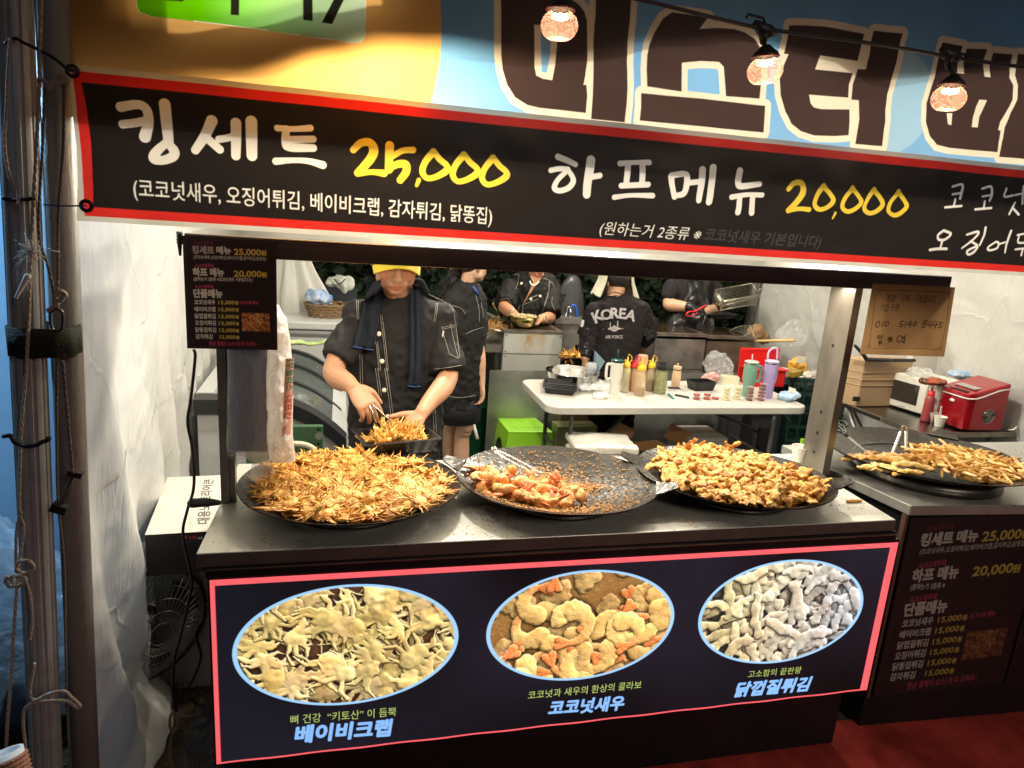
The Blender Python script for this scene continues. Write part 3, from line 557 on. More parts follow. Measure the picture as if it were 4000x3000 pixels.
a = yx(523, 764, YB); b = yx(1922, 872, YB); C.text('(코코넛새우, 오징어튀김, 베이비크랩, 감자튀김, 닭똥집)', a[0], a[1], .0335, W_, b[0] - a[0], .008, 0, slope=(b[1] - a[1]) / (b[0] - a[0]))
a = yx(2343, 912, YB); b = yx(2736, 938, YB); C.text('(원하는거 2종류 ※', a[0], a[1], .028, W_, b[0] - a[0], .004, .2, slope=(b[1] - a[1]) / (b[0] - a[0]))
a = yx(2745, 936, YB); b = yx(3205, 966, YB); C.text('코코넛새우 기본입니다)', a[0], a[1], .028, (.045, .043, .045), b[0] - a[0], .022, .2, slope=(b[1] - a[1]) / (b[0] - a[0]))
a = yx(4010, 805, YB); C.text('새우', a[0], a[1], .05, W_, None, .01, .1); 
wear = .90 + .16 * vnoise(C.h, C.w, 40, 3)[..., None]; C.a *= wear
ban_m = M('menu_banner_print', (1, 1, 1), .55, img=C.image('menu_banner'), tl=.48, bump=.10, bs=14, spec=.5)
ban = T('menu_banner', 'long black banner with red border and set prices in brush lettering', 'banner', (1.2, YB, zw))
ledge = [(zz, x) for x, zz in R1((440, 420), (478, 750), (498, 950), (508, 1150), (498, 1400))]
def lx(z):
    L_ = sorted(ledge)
    for (za, xa), (zb, xb) in zip(L_[:-1], L_[1:]):
        if za <= z <= zb: return xa + (xb - xa) * (z - za) / (zb - za)
    return L_[0][1] if z < L_[0][0] else L_[-1][1]
g = MB(); nu, nv = 200, 14
for j in range(nv + 1):
    for i in range(nu + 1):
        z = zw + (ztw - zw) * j / nv; x0 = lx(z); x = x0 + (2.88 - x0) * (i / nu) ** 1.0; o_ = len(g.v)
        g.v.append(Vector((x, YB + .004 * math.sin(x * 4) + .006 * vn((x, z * 2, 0), 4) + .006 * vn((x + z, z * 2, 0), 11), z))); g.uv[o_] = ((x - C.x0) / (C.x1 - C.x0), (z - C.z0) / (C.z1 - C.z0))
for j in range(nv):
    for i in range(nu): k = j * (nu + 1) + i; g.f.append([k, k + 1, k + nu + 2, k + nu + 1]); g.mi.append(0)
g.build('banner_cloth', ban_m, ban)
blackm = M('black_plastic', (.015, .015, .016), .45); brass = M('grommet_metal', (.08, .07, .06), .3, .9)
for px, py in ((284, 278), (338, 804)):
    p = at(px, py, Y=YB - .004); g = MB(); g.lathe([(.006, -.001), (.013, -.001), (.013, .003), (.006, .003)], p, 24, rot=rotx(math.pi / 2), closed=True); g.build('grommet', brass, ban)
# ---- the big name banner behind it
def U1(*p): return [yx(1850 + x / 1.8433, y / 1.8433, YU) for x, y in p]
def U2(*p): return [yx(2950 + x / 2.1067, y / 2.1067, YU) for x, y in p]
D = Canvas(-.56, 2.9, 1.97, 2.60, 700, (.13, .31, .56))
org = (.66, .36, .11); bx_ = [yx(1720, -400, YU), yx(1720, 0, YU), yx(1724, 130, YU), yx(1718, 240, YU), yx(1695, 360, YU), yx(1660, 470, YU), yx(1620, 600, YU), yx(1600, 700, YU)]
D.poly([(-.6, 2.7), (bx_[0][0], 2.7)] + bx_ + [(bx_[-1][0], 1.9), (-.6, 1.9)], org)
gx = np.clip((D.X - .30) / .35, 0, 1)[None, :, None]; 
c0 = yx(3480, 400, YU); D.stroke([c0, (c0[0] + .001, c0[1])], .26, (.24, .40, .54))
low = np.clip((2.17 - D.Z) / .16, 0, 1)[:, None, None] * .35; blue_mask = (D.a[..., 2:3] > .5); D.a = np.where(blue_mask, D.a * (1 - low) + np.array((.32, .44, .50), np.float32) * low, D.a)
a0, a1 = yx(535, 0, YU), yx(1428, 168, YU)
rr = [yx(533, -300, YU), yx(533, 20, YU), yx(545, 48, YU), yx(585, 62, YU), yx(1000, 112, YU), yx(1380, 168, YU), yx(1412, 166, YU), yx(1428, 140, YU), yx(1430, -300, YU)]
D.poly(rr, (.9, .9, .9)); X_ = D.X[None, :, None]; t_ = np.clip((X_ - (-.28)) / .42, 0, 1) ** 1.3; grn = np.array((.10, .42, .0), np.float32) * (1 - t_) + np.array((.66, .70, .60), np.float32) * t_  # green back-light tint fading to pale, painted into the print
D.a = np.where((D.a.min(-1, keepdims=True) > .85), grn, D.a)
def blk(*p): D.poly([yx(x, y, YU) for x, y in p], (.012, .012, .008))
blk((901, -60), (934, -60), (934, 60), (901, 57)); blk((1184, -60), (1221, -60), (1221, 82), (1184, 78)); blk((1335, -60), (1372, -60), (1297, 95), (1257, 88)); blk((645, -60), (716, -60), (716, 5), (645, 1)); blk((700, -60), (745, -60), (745, -8), (700, -12))
brown = (.040, .024, .022); wcol = (.60, .54, .43)
G1 = [U1((195, -240), (195, 400), (205, 500), (240, 610), (300, 700), (390, 755), (480, 775), (812, 812), (820, 690), (812, 612), (790, 610), (800, 560), (818, 440), (820, 150), (800, 80), (760, 30), (700, -10), (600, -40), (500, -240)),
      U1((885, -240), (880, 100), (862, 300), (862, 500), (860, 700), (850, 855), (1092, 880), (1105, 750), (1110, 620), (1102, 440), (1110, 300), (1130, 150), (1150, -240)),
      U1((1435, 85), (1690, 125), (1628, 207), (1760, 200), (1870, 210), (1950, 235), (2020, 280), (2065, 350), (2080, 450), (2075, 560), (2060, 710), (1818, 692), (1812, 560), (1805, 480), (1770, 445), (1640, 437), (1505, 450), (1502, 658), (1250, 622), (1245, 500), (1250, 400), (1270, 320), (1310, 230), (1370, 130)),
      U1((1207, 670), (1650, 710), (2098, 762), (2085, 955), (1640, 910), (1198, 867), (1207, 770)),
      U2((275, 210), (400, 210), (550, 220), (700, 245), (895, 280), (840, 502), (528, 458), (485, 573), (797, 603), (760, 700), (755, 805), (437, 780), (450, 850), (480, 885), (540, 898), (770, 902), (775, 1000), (770, 1112), (650, 1120), (480, 1115), (370, 1080), (290, 1020), (240, 920), (205, 780), (200, 640), (225, 560), (272, 447), (235, 443), (262, 320)),
      U2((975, 252), (1218, 275), (1180, 400), (1160, 500), (1110, 650), (1070, 780), (1062, 900), (1070, 1000), (1048, 1203), (825, 1185), (850, 980), (840, 828), (780, 822), (790, 700), (838, 570), (905, 573), (940, 450), (950, 350)),
      U2((1543, 348), (1725, 375), (1690, 470), (1675, 540), (1673, 598), (1735, 605), (1730, 500), (1760, 395), (1925, 402), (1895, 480), (1885, 540), (1895, 628), (1942, 636), (1938, 540), (1975, 430), (2130, 445), (2100, 560), (2095, 640), (2125, 700), (2110, 820), (2050, 930), (2010, 1000), (1997, 1070), (2018, 1075), (2010, 1160), (2000, 1252), (1800, 1235), (1600, 1215), (1500, 1190), (1440, 1120), (1405, 1000), (1402, 850), (1430, 760), (1475, 640), (1500, 520)),
      U2((2175, 440), (2420, 465), (2400, 760), (2600, 780), (2600, 950), (2390, 930), (2360, 1320), (2205, 1305), (2015, 1290), (2040, 1150), (2048, 1050), (2090, 930), (2150, 820), (2165, 700), (2140, 620), (2150, 540))]
for P_ in G1: D.poly(P_, wcol, grow=.0158)
for P_ in G1: D.poly(P_, brown)
D.poly(U1((432, 182), (600, 182), (597, 330), (585, 470), (565, 578), (500, 568), (450, 545), (436, 480)), wcol); D.poly(U1((480, 235), (552, 235), (550, 330), (545, 420), (525, 525), (488, 518), (482, 400)), (.14, .32, .56))
D.poly(U1((1548, 495), (1700, 490), (1755, 500), (1768, 560), (1772, 680), (1548, 655)), (.15, .34, .58))
D.poly(U2((1580, 930), (1630, 930), (1622, 1030), (1590, 1020)), wcol); D.poly(U2((1845, 820), (1905, 825), (1870, 900), (1840, 960), (1832, 1050), (1783, 1045), (1790, 960), (1815, 880)), wcol)
D.a *= .93 + .12 * vnoise(D.h, D.w, 55, 8)[..., None]
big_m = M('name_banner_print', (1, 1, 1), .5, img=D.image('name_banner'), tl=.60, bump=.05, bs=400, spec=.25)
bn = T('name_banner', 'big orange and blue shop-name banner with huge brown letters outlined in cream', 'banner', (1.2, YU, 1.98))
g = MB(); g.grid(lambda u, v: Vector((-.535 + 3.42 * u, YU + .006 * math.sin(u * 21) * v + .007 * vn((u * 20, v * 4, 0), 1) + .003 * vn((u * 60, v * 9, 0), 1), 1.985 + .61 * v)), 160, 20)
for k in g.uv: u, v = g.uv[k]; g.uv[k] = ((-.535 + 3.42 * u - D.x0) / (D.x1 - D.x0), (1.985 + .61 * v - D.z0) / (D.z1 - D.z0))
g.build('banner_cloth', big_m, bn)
# ---- festoon lights in front of the banner
YF = 1.45
def glass_lit():                                 # thin cut glass filled by its own lamp: clear in parts, sparkling and faintly glowing in others
    m = bpy.data.materials.new('lit_cut_glass'); m.use_nodes = True; nt = m.node_tree; N = nt.nodes; L = nt.links; b = N['Principled BSDF']
    b.inputs['Base Color'].default_value = (.9, .62, .55, 1); b.inputs['Roughness'].default_value = .08; tc = N.new('ShaderNodeTexCoord'); v = N.new('ShaderNodeTexVoronoi'); v.inputs['Scale'].default_value = 110; L.new(tc.outputs['Object'], v.inputs[0])
    r = N.new('ShaderNodeValToRGB'); r.color_ramp.elements[0].color = (1, .78, .60, 1); r.color_ramp.elements[1].color = (.07, .03, .03, 1); r.color_ramp.elements[1].position = .55; L.new(v.outputs['Distance'], r.inputs[0]); L.new(r.outputs[0], b.inputs['Emission Color']); b.inputs['Emission Strength'].default_value = 1.5
    t = N.new('ShaderNodeBsdfTransparent'); t.inputs[0].default_value = (1, .88, .82, 1); ms = N.new('ShaderNodeMixShader'); ms.inputs[0].default_value = .26; L.new(t.outputs[0], ms.inputs[1]); L.new(b.outputs[0], ms.inputs[2]); L.new(ms.outputs[0], N['Material Output'].inputs[0]); return m
glassm = glass_lit(); ledm = M('led_core', (1, .62, .30), .5, emit=45, ecol=(1, .70, .42)); cab = M('cable_rubber', (.012, .010, .010), .5)
fes = T('festoon_cable', 'black festoon cable slung across the name banner', 'cable', at(2990, 100, Y=YF))
cp = [at(x, y, Y=YF) for x, y in ((1500, -330), (1900, -190), (2185, -95), (2430, -18), (2600, 22), (2800, 72), (2985, 112), (3300, 155), (3500, 185), (3715, 222), (4000, 262), (4400, 300))]
g = MB(); g.tube(catmull(cp, 5), .0042, 8); g.build('cord', cab, fes)
def bulb(px, py, top, label, tilt):
    c = at(px, py, Y=YF); tp = at(*top, Y=YF); R_ = .0375
    b = T('festoon_bulb', label, 'lamp', c, 'cut-glass bulbs on the festoon cable'); rt = roty(tilt)
    g = MB(); g.tube([c + rt @ Vector((0, 0, .036)), c + rt @ Vector((0, 0, .050)), tp - Vector((0, 0, .03)), tp], [.013, .0045, .0042, .010], 12); g.tube([tp - Vector((.028, 0, -.006)), tp - Vector((.012, 0, .004)), tp + Vector((.012, 0, -.008)), tp + Vector((.028, 0, -.010))], [.006, .013, .013, .006], 10)
    g.tube([tp - Vector((0, 0, .034)), tp - Vector((0, 0, .01))], [.006, .014], 12)
    g.lathe([(.008, .052), (.014, .046), (.025, .036), (.028, .031), (.0275, .028)], c, 28, rot=rt); g.build('socket', cab, b)
    g = MB(); g.lathe([(.0285, .027), (.030, .0285), (.0285, .030)], c, 28, rot=rt); g.build('collar', M('rose_metal', (.35, .06, .06), .3, .6), b)
    g = MB(); seg, n = 48, 16; vs_ = []
    for j in range(n + 1):
        t = j / n; ph = .50 + (math.pi - .62 - .50) * t
        for k in range(seg):
            q = math.tau * k / seg; rid = .94 + .06 * (1 if (k + 2 * j) % 4 < 2 else 0) if t < .8 else .93 + .09 * (k % 2)
            r_ = R_ * math.sin(ph) * rid; vs_.append(c + rt @ Vector((r_ * math.cos(q), r_ * math.sin(q), R_ * .80 * math.cos(ph))))
    o_ = len(vs_); zb_ = R_ * .80 * math.cos(math.pi - .62) + .004; vs_.append(c + rt @ Vector((0, 0, zb_)))
    fs_ = [[j * seg + k, j * seg + (k + 1) % seg, (j + 1) * seg + (k + 1) % seg, (j + 1) * seg + k] for j in range(n) for k in range(seg)] + [[n * seg + k, n * seg + (k + 1) % seg, o_] for k in range(seg)]
    g.add(vs_, fs_); g.build('globe', glassm, b, smooth_=False)
    g = MB(); 
    for k in range(7): q = math.tau * k / 7; g.ell(c + rt @ Vector((.013 * math.cos(q), .013 * math.sin(q), .016)), .0042, 8, 6)
    g.ell(c + rt @ Vector((0, 0, .014)), .006, 8, 6); g.build('filament', ledm, b)
    point('bulb_light', c + Vector((0, .0, -.045)), .6, (1, .66, .40), .02)
bulb(2185, 100, (2185, -60), 'leftmost of the three lit cut-glass bulbs, over the first brown letter', 0)
bulb(2988, 278, (2990, 105), 'middle one of the three lit cut-glass bulbs on the festoon cable', -.12)
bulb(3705, 385, (3715, 205), 'rightmost of the three lit cut-glass bulbs on the festoon cable', .06)
for px, py in ((2950, 78), (3745, 222)):
    p = at(px, py, Y=YF - .004); g = MB(); g.tube([p + Vector((-.022, 0, 0)), p + Vector((-.018, 0, .009)), p + Vector((.018, 0, .006)), p + Vector((.024, 0, -.004))], .003, 6); g.build('clip', cab, fes)
# ---- ropes and straps on the poles
rope_w = M('pale_rope', (.46, .38, .31), .9, bump=.6, bs=300, stretch=(1, 1, 2)); rope_g = M('grey_rope', (.16, .125, .10), .95, bump=.6, bs=300); rope_k = M('black_bungee', (.012, .012, .014), .6)
def rope(pts, r, mt, name, label, cat='rope', twist=True, n=14, Y=1.575, group=None):
    P = catmull([at(p[0], p[1], Y=(p[2] if len(p) > 2 else Y)) for p in pts], n); g = MB()
    if twist:
        L_ = 0; ph = []
        for i, p in enumerate(P):
            if i: L_ += (p - P[i - 1]).length
            ph.append(L_ * 420 * .35 / max(r / .003, .5) )
        for s_ in range(3):
            q = []
            for i, p in enumerate(P):
                t = P[min(i + 1, len(P) - 1)] - P[max(i - 1, 0)]; a, b = frame_of(t); q.append(p + (a * math.cos(ph[i] + s_ * 2.094) + b * math.sin(ph[i] + s_ * 2.094)) * r * .5)
            g.tube(q, r * .62, 6)
    else: g.tube(P, r, 8)
    return tag(g.build(name, mt), label, cat, group)
rope([(160, 0), (150, 420), (125, 900), (105, 1400), (82, 1700), (76, 1990), (92, 2060), (75, 2200), (62, 2350), (52, 2500), (40, 2700), (28, 2850), (24, 2960)], .0034, rope_w, 'guy_rope', 'pale twisted guy rope hanging in front of the fluted pole into the spool', n=40)
rope([(84, 2000), (66, 2060), (62, 2180), (70, 2260), (100, 2270), (118, 2330), (126, 2420), (118, 2500)], .0030, rope_w, 'rope_loop', 'pale rope loop knotted on the guy rope below the pulley height', n=24)
rope([(62, 2230), (72, 2195), (110, 2190), (132, 2210), (125, 2230), (90, 2238), (64, 2225)], .0034, rope_w, 'rope_knot', 'upper ring-shaped knot of pale rope beside the fluted pole', n=10, Y=1.56)
rope([(30, 2250), (22, 2270), (40, 2290), (80, 2286), (100, 2262), (70, 2250), (40, 2256), (55, 2280)], .0040, rope_w, 'rope_knot', 'lower flat knot of pale rope beside the fluted pole', n=10, Y=1.56)
rope([(135, 2590), (118, 2700), (135, 2735), (190, 2710), (250, 2700), (280, 2725), (312, 2755), (300, 2765), (262, 2740), (200, 2738), (120, 2750), (92, 2790), (98, 2900), (115, 3010)], .0034, rope_w, 'rope_tail', 'pale rope tail looped out across both poles near the ground', n=18, Y=1.55)
rope([(250, 330), (245, 600), (228, 830), (226, 1100), (215, 1180)], .0026, rope_g, 'halyard', 'thin dark halyard down the left edge of the round pole', n=24)
rope([(176, 330), (165, 600), (152, 900), (190, 1050), (212, 1150)], .0028, rope_g, 'halyard', 'grey halyard running from the fluted pole to the shackle knot', n=24)
rope([(215, 1180), (240, 1170), (255, 1150), (235, 1140), (215, 1160), (225, 1185), (210, 1200), (185, 1215)], .0046, rope_w, 'shackle_knot', 'pale rope knot above the metal shackle on the round pole', n=10, Y=1.55)
rope([(222, 1200), (196, 1225), (205, 1285), (240, 1285), (245, 1225), (225, 1205)], .0030, M('dull_iron', (.10, .08, .07), .4, .8), 'shackle', 'dark iron shackle hanging on the round pole above the strap', 'shackle', twist=False, n=8, Y=1.55)
rope([(245, 1410), (262, 1600), (284, 1850)], .0032, rope_g, 'strap_rope', 'brown rope running down the round pole from the strap to the buckle', n=24, Y=1.55)
rope([(222, 1400), (222, 1700), (226, 1950), (250, 2200), (256, 2500), (262, 2750), (275, 3000)], .0028, rope_g, 'halyard', 'dark halyard running to the ground between the two poles', n=30, Y=1.60)
rope([(20, 170), (60, 150), (95, 168), (200, 220), (262, 268), (290, 276)], .0030, rope_k, 'bungee', 'black bungee tying the upper banner corner to the fluted pole', 'bungee cord', twist=False, n=8)
rope([(40, 150), (30, 300), (26, 420), (18, 560), (40, 700), (70, 740), (72, 800)], .0028, rope_w, 'frayed_rope', 'pale frayed rope end hanging at the top of the fluted pole', n=14, Y=1.56)
rope([(150, 305), (175, 320), (190, 345), (215, 300), (250, 295), (262, 320), (180, 330)], .0040, rope_w, 'pole_lashing', 'pale rope lashing knotted round both poles at the banner corner', n=10, Y=1.56)
rope([(170, 800), (250, 804), (338, 804)], .0016, M('blue_tie', (.03, .06, .25), .4), 'cable_tie', 'thin dark blue tie from the round pole to the lower banner grommet', 'cable tie', twist=False, Y=1.565)
rope([(8, 772), (60, 782), (140, 775)], .0040, rope_k, 'cord_wrap', 'black cord wrapped round the fluted pole at banner height', 'cord', n=6, Y=1.575)
rope([(10, 1705), (40, 1702), (60, 1728), (120, 1742), (186, 1718), (190, 1708)], .0046, rope_k, 'cord_wrap', 'black cord wrapped round the fluted pole below the strap', 'cord', n=10, Y=1.565)
g = MB()
for i in range(60):
    p = at(118, 985, Y=1.56); q = p + Vector((random.gauss(0, .016), random.gauss(0, .006), random.gauss(.003, .016))); g.tube([p + Vector((0, 0, random.uniform(-.02, .01))), p.lerp(q, .6) + Vector((0, 0, .004)), q], .0006, 3)
g.limb([at(108, 1080, Y=1.56), at(80, 1130, Y=1.56), at(62, 1165, Y=1.56)], [.006, .004, .003]); tag(g.build('frayed_knot', M('frayed_fibre', (.62, .60, .55), .9)), 'white frayed rope tuft on the fluted pole above the green strap', 'rope')
sp = [at(34, 1282, Y=1.60), at(342, 1275, Y=1.63)]
strapm = M('olive_webbing', (.016, .018, .009), .85, bump=.5, bs=260)
cA, cB = polex(fa, df, 1.62) , polex(pa, dd, 1.62)
z1_, z0_ = at(200, 1290, Y=1.57).z, at(200, 1400, Y=1.57).z; cA = polex(fa, df, z0_); cB = polex(pa, dd, z0_); g = MB(); ring = []
for k in range(40):
    q = math.tau * k / 40; c_ = cB if math.cos(q) > 0 else cA; r_ = .037; ring.append((c_.x + r_ * math.cos(q), (cA.y + cB.y) / 2 - .01 + .05 * math.sin(q)))
vs_ = [(x, y, z0_ + .004 * math.sin(k)) for k, (x, y) in enumerate(ring)] + [(x, y, z1_) for x, y in ring] + [(x * 1 + .0, y, z1_ - .001) for x, y in [( (x - cA.x) * .97 + cA.x, y * 1.0 + (.003 if y < 1.64 else -.003)) for x, y in ring]]
g.add(vs_, [[k, (k + 1) % 40, 40 + (k + 1) % 40, 40 + k] for k in range(40)]); st_ = g.build('strap', strapm); m_ = st_.modifiers.new('t', 'SOLIDIFY'); m_.thickness = .004; tag(st_, 'wide olive webbing strap binding the two poles together', 'strap')
g = MB(); g.tube([at(292, 1850, Y=1.565), at(262, 1925, Y=1.56), at(232, 1985, Y=1.565)], [.013, .014, .013], 4, flat=.35); g.box(at(232, 1985, Y=1.56), (.03, .02, .018), roty(.4)); g.box(at(296, 1850, Y=1.565), (.028, .018, .012), roty(.3)); tag(g.build('cord_lock', M('black_strap', (.012, .011, .011), .5), smooth_=False), 'black plastic cord lock hanging on the round pole', 'buckle')
# rope spool in the bottom-left corner
sc_ = at(22, 2975, Y=1.35); spo = T('rope_spool', 'cardboard spool wound with copper coloured rope in the bottom left corner', 'spool', sc_)
rt = rotx(-.35) @ roty(-.25); g = MB(); g.lathe([(.024, -.10), (.024, .018), (.033, .018), (.033, -.10)], sc_, 32, rot=rt, closed=True); g.build('core', M('spool_card', (.55, .55, .55), .7), spo)
g = MB()
for k in range(8): g.lathe([(.034, .008 - k * .009), (.0395, .0035 - k * .009), (.034, -.001 - k * .009)], sc_, 32, rot=rt)
g.build('winding', M('copper_rope', (.30, .14, .09), .6, bump=.5, bs=200), spo)
# ================================================================== FOOD CART
def steel(name, col=(.50, .48, .44), rough=.27, st=(1, 14, 1), var=.25, bump=.10, spots=False):
    m = M(name, col, rough, 1, bump=bump, bs=70, var=var, vs_=7, stretch=st, rvar=.10); return m
st_top = M('brushed_steel_top', (.72, .70, .62), .29, .48, bump=.03, bs=60, var=.20, vs_=5, rvar=.10); st_v = M('brushed_steel_upright', (.31, .275, .225), .34, .75, bump=.04, bs=40, var=.35, vs_=9, stretch=(1, 1, .35), rvar=.1); st_dark = steel('dull_steel', (.22, .205, .19), .36, (2, 10, 1))
blk_pt = M('black_paint', (.010, .010, .012), .35, bump=.1, bs=30, spec=.4)
cart = T('food_cart', 'steel topped food cart with three woks and a glowing picture panel in front', 'food cart', (.74, 2.1, 0))
g = MB(); top = [(-.351, 1.775), (1.815, 1.786), (1.835, 2.2), (1.88, 2.44), (-.334, 2.434)]
g.prism(top, .910, .950); o = g.build('worktop', st_top, cart, smooth_=False); bv = o.modifiers.new('b', 'BEVEL'); bv.width = .003; bv.segments = 2
g = MB(); g.add([(-.351, 1.7735, .9115), (1.815, 1.7845, .9115), (1.815, 1.7845, .9475), (-.351, 1.7735, .9475)], [[0, 1, 2, 3]]); g.build('front_lip', M('lip_steel', (.17, .15, .13), .48, .6, var=.3, vs_=9, bump=.05), cart, smooth_=False)
g = MB(); g.box((.745, 2.13, .465), (2.12, .56, .89)); g.box((.745, 1.822, .8935), (2.155, .085, .032)); g.build('cabinet', blk_pt, cart, smooth_=False)
g = MB(); g.box((.745, 1.777, .9005), (2.15, .005, .004)); g.build('trim_strip', st_v, cart, smooth_=False)
g = MB(); g.box((.755, 1.80, .586), (2.165, .044, .590)); lb = g.build('light_box', blk_pt, cart, smooth_=False)
YP = 1.775
def yxp(x, y): p = at(x, y, Y=YP); return (p.x, p.z)
X0, X1, Z0, Z1 = -.3215, 1.8325, .300, .872
C = Canvas(X0, X1, Z0, Z1, 700, (.009, .009, .014))
ow = vnoise(C.h, C.w, 200, 5); C.a += (ow[..., None] - .5) * np.array((.012, .012, .022), np.float32)
rp = (.98, .13, .15); C.rect(X0, X1, Z1 - .0175, Z1, rp); C.rect(X0, X0 + .012, Z0, Z1, rp); C.rect(X1 - .030, X1, Z0, Z1, rp); C.rect(X0, X1, Z0, Z0 + .0055, rp)
for (l, r_, t_, b_), kd, sd in ((((907, 2553), (1790, 2490), (1432, 2280), (1287, 2759)), 'crab', 3), (((1898, 2494), (2637, 2380), (2315, 2227), (2201, 2661)), 'shrimp', 4), (((2726, 2430), (3378, 2321), (3110, 2186), (3002, 2592)), 'chicken', 5)):
    xa, xb, zt, zb = yxp(*l)[0], yxp(*r_)[0], yxp(*t_)[1], yxp(*b_)[1]; cx, cz, ra, rb = (xa + xb) / 2, (zt + zb) / 2, (xb - xa) / 2, (zt - zb) / 2
    i0, i1, j0, j1 = C.win(xa, xb, zb, zt); Xm, Zm = np.meshgrid(C.X[i0:i1], C.Z[j0:j1]); d = (np.hypot((Xm - cx) / ra, (Zm - cz) / rb) - 1) * min(ra, rb)
    C.blend(i0, i1, j0, j1, .5 - d * C.p, (.36, .66, 1.0)); ph = foodphoto(i1 - i0, j1 - j0, kd, sd); m = np.clip(.5 - (d + .0075) * C.p, 0, 1)[..., None]
    C.a[j0:j1, i0:i1] = C.a[j0:j1, i0:i1] * (1 - m) + ph ** 1.25 * 1.05 * m
LG, LB = (.50, .66, .16), (.25, .52, 1.0)
def tx(cv, f, s, p, q, hg, col, off=.0, shear=0, op=1): a = f(*p); b = f(*q); cv.text(s, a[0], a[1], hg, col, b[0] - a[0], off, shear, slope=(b[1] - a[1]) / (b[0] - a[0]), op=op)
tx(C, yxp, '뼈 건강  “키토산” 이 듬뿍', (1134, 2827), (1547, 2794), .027, LG, .006); tx(C, yxp, '베이비크랩', (1154, 2897), (1530, 2868), .050, LB, .045, .12)
tx(C, yxp, '코코넛과 새우의 환상의 콜라보', (2061, 2730), (2503, 2687), .026, LG, .006); tx(C, yxp, '코코넛새우', (2142, 2790), (2434, 2768), .046, LB, .045, .12)
tx(C, yxp, '고소함의 끝판왕', (2920, 2646), (3127, 2628), .024, LG, .006); tx(C, yxp, '닭껍질튀김', (2870, 2718), (3163, 2693), .048, LB, .045, .2)
pm = M('lit_picture_print', (1, 1, 1), .3, img=C.image('light_box_print'), emit=.95, coat=.1, spec=.3)
g = MB(); g.grid(lambda u, v: Vector((X0 + (X1 - X0) * u, YP + .0015 * math.sin(u * 60) * (v < .05), Z0 + (Z1 - Z0) * v)), 60, 20); g.build('lit_panel', pm, lb)
# uprights, canopy shelf, lamp
g = MB(); g.box((-.326, 2.108, 1.3205), (.024, .036, .741)); g.box((-.305, 2.112, 1.3205), (.016, .03, .741)); g.build('upright', st_v, cart, smooth_=False)
g = MB(); g.box((1.8515, 2.262, 1.3205), (.0305, .135, .741)); g.box((1.874, 2.235, 1.3205), (.013, .05, .741)); up = g.build('upright', st_v, cart, smooth_=False)
g = MB()
for z in (1.02, 1.10, 1.185, 1.45): g.lathe([(.0001, 0), (.0075, 0)], (1.8358, 2.262, z), 14, rot=roty(-math.pi / 2))
g.build('bolt_hole', M('hole_black', (.004, .004, .004), .8), up)
shelf = T('x', 'x', 'x'); bpy.data.objects.remove(shelf)
g = MB(); g.box((.830, 2.22, 1.7205), (2.445, .44, .057)); o = g.build('canopy_shelf', M('canopy_steel', (.56, .52, .44), .24, .85, bump=.12, bs=24, var=.2, vs_=8), cart, smooth_=False); bv = o.modifiers.new('b', 'BEVEL'); bv.width = .003; bv.segments = 2
g = MB(); g.box((.828, 1.9975, 1.7195), (2.436, .003, .052)); g.build('canopy_fascia', M('fascia_dark_steel', (.16, .135, .125), .33, .9, var=.3, vs_=5, stretch=(1, 1, 8)), cart, smooth_=False)
g = MB(); g.box((.78, 2.24, 1.683), (2.14, .05, .014)); g.build('tube_light', M('lit_tube', (1, .86, .66), .4, emit=6, ecol=(1, .86, .66)), cart, smooth_=False)
g = MB(); g.limb([(-.405, 2.02, .985), (-.37, 2.03, .982), (-.335, 2.03, .98)], [.014, .013, .008]); g.build('knob', blackm, cart)
g = MB(); 
for k in range(4): g.tube([Vector((-.407, 2.0, 1.748 - .008 * k)), Vector((-.402, 1.99, 1.744 - .008 * k)), Vector((-.398, 1.999, 1.748 - .008 * k))], .005, 6)
g.tube([(-.403, 1.995, 1.73), (-.403, 1.997, 1.69)], [.007, .003], 6); g.build('cord_knot', rope_k, cart)
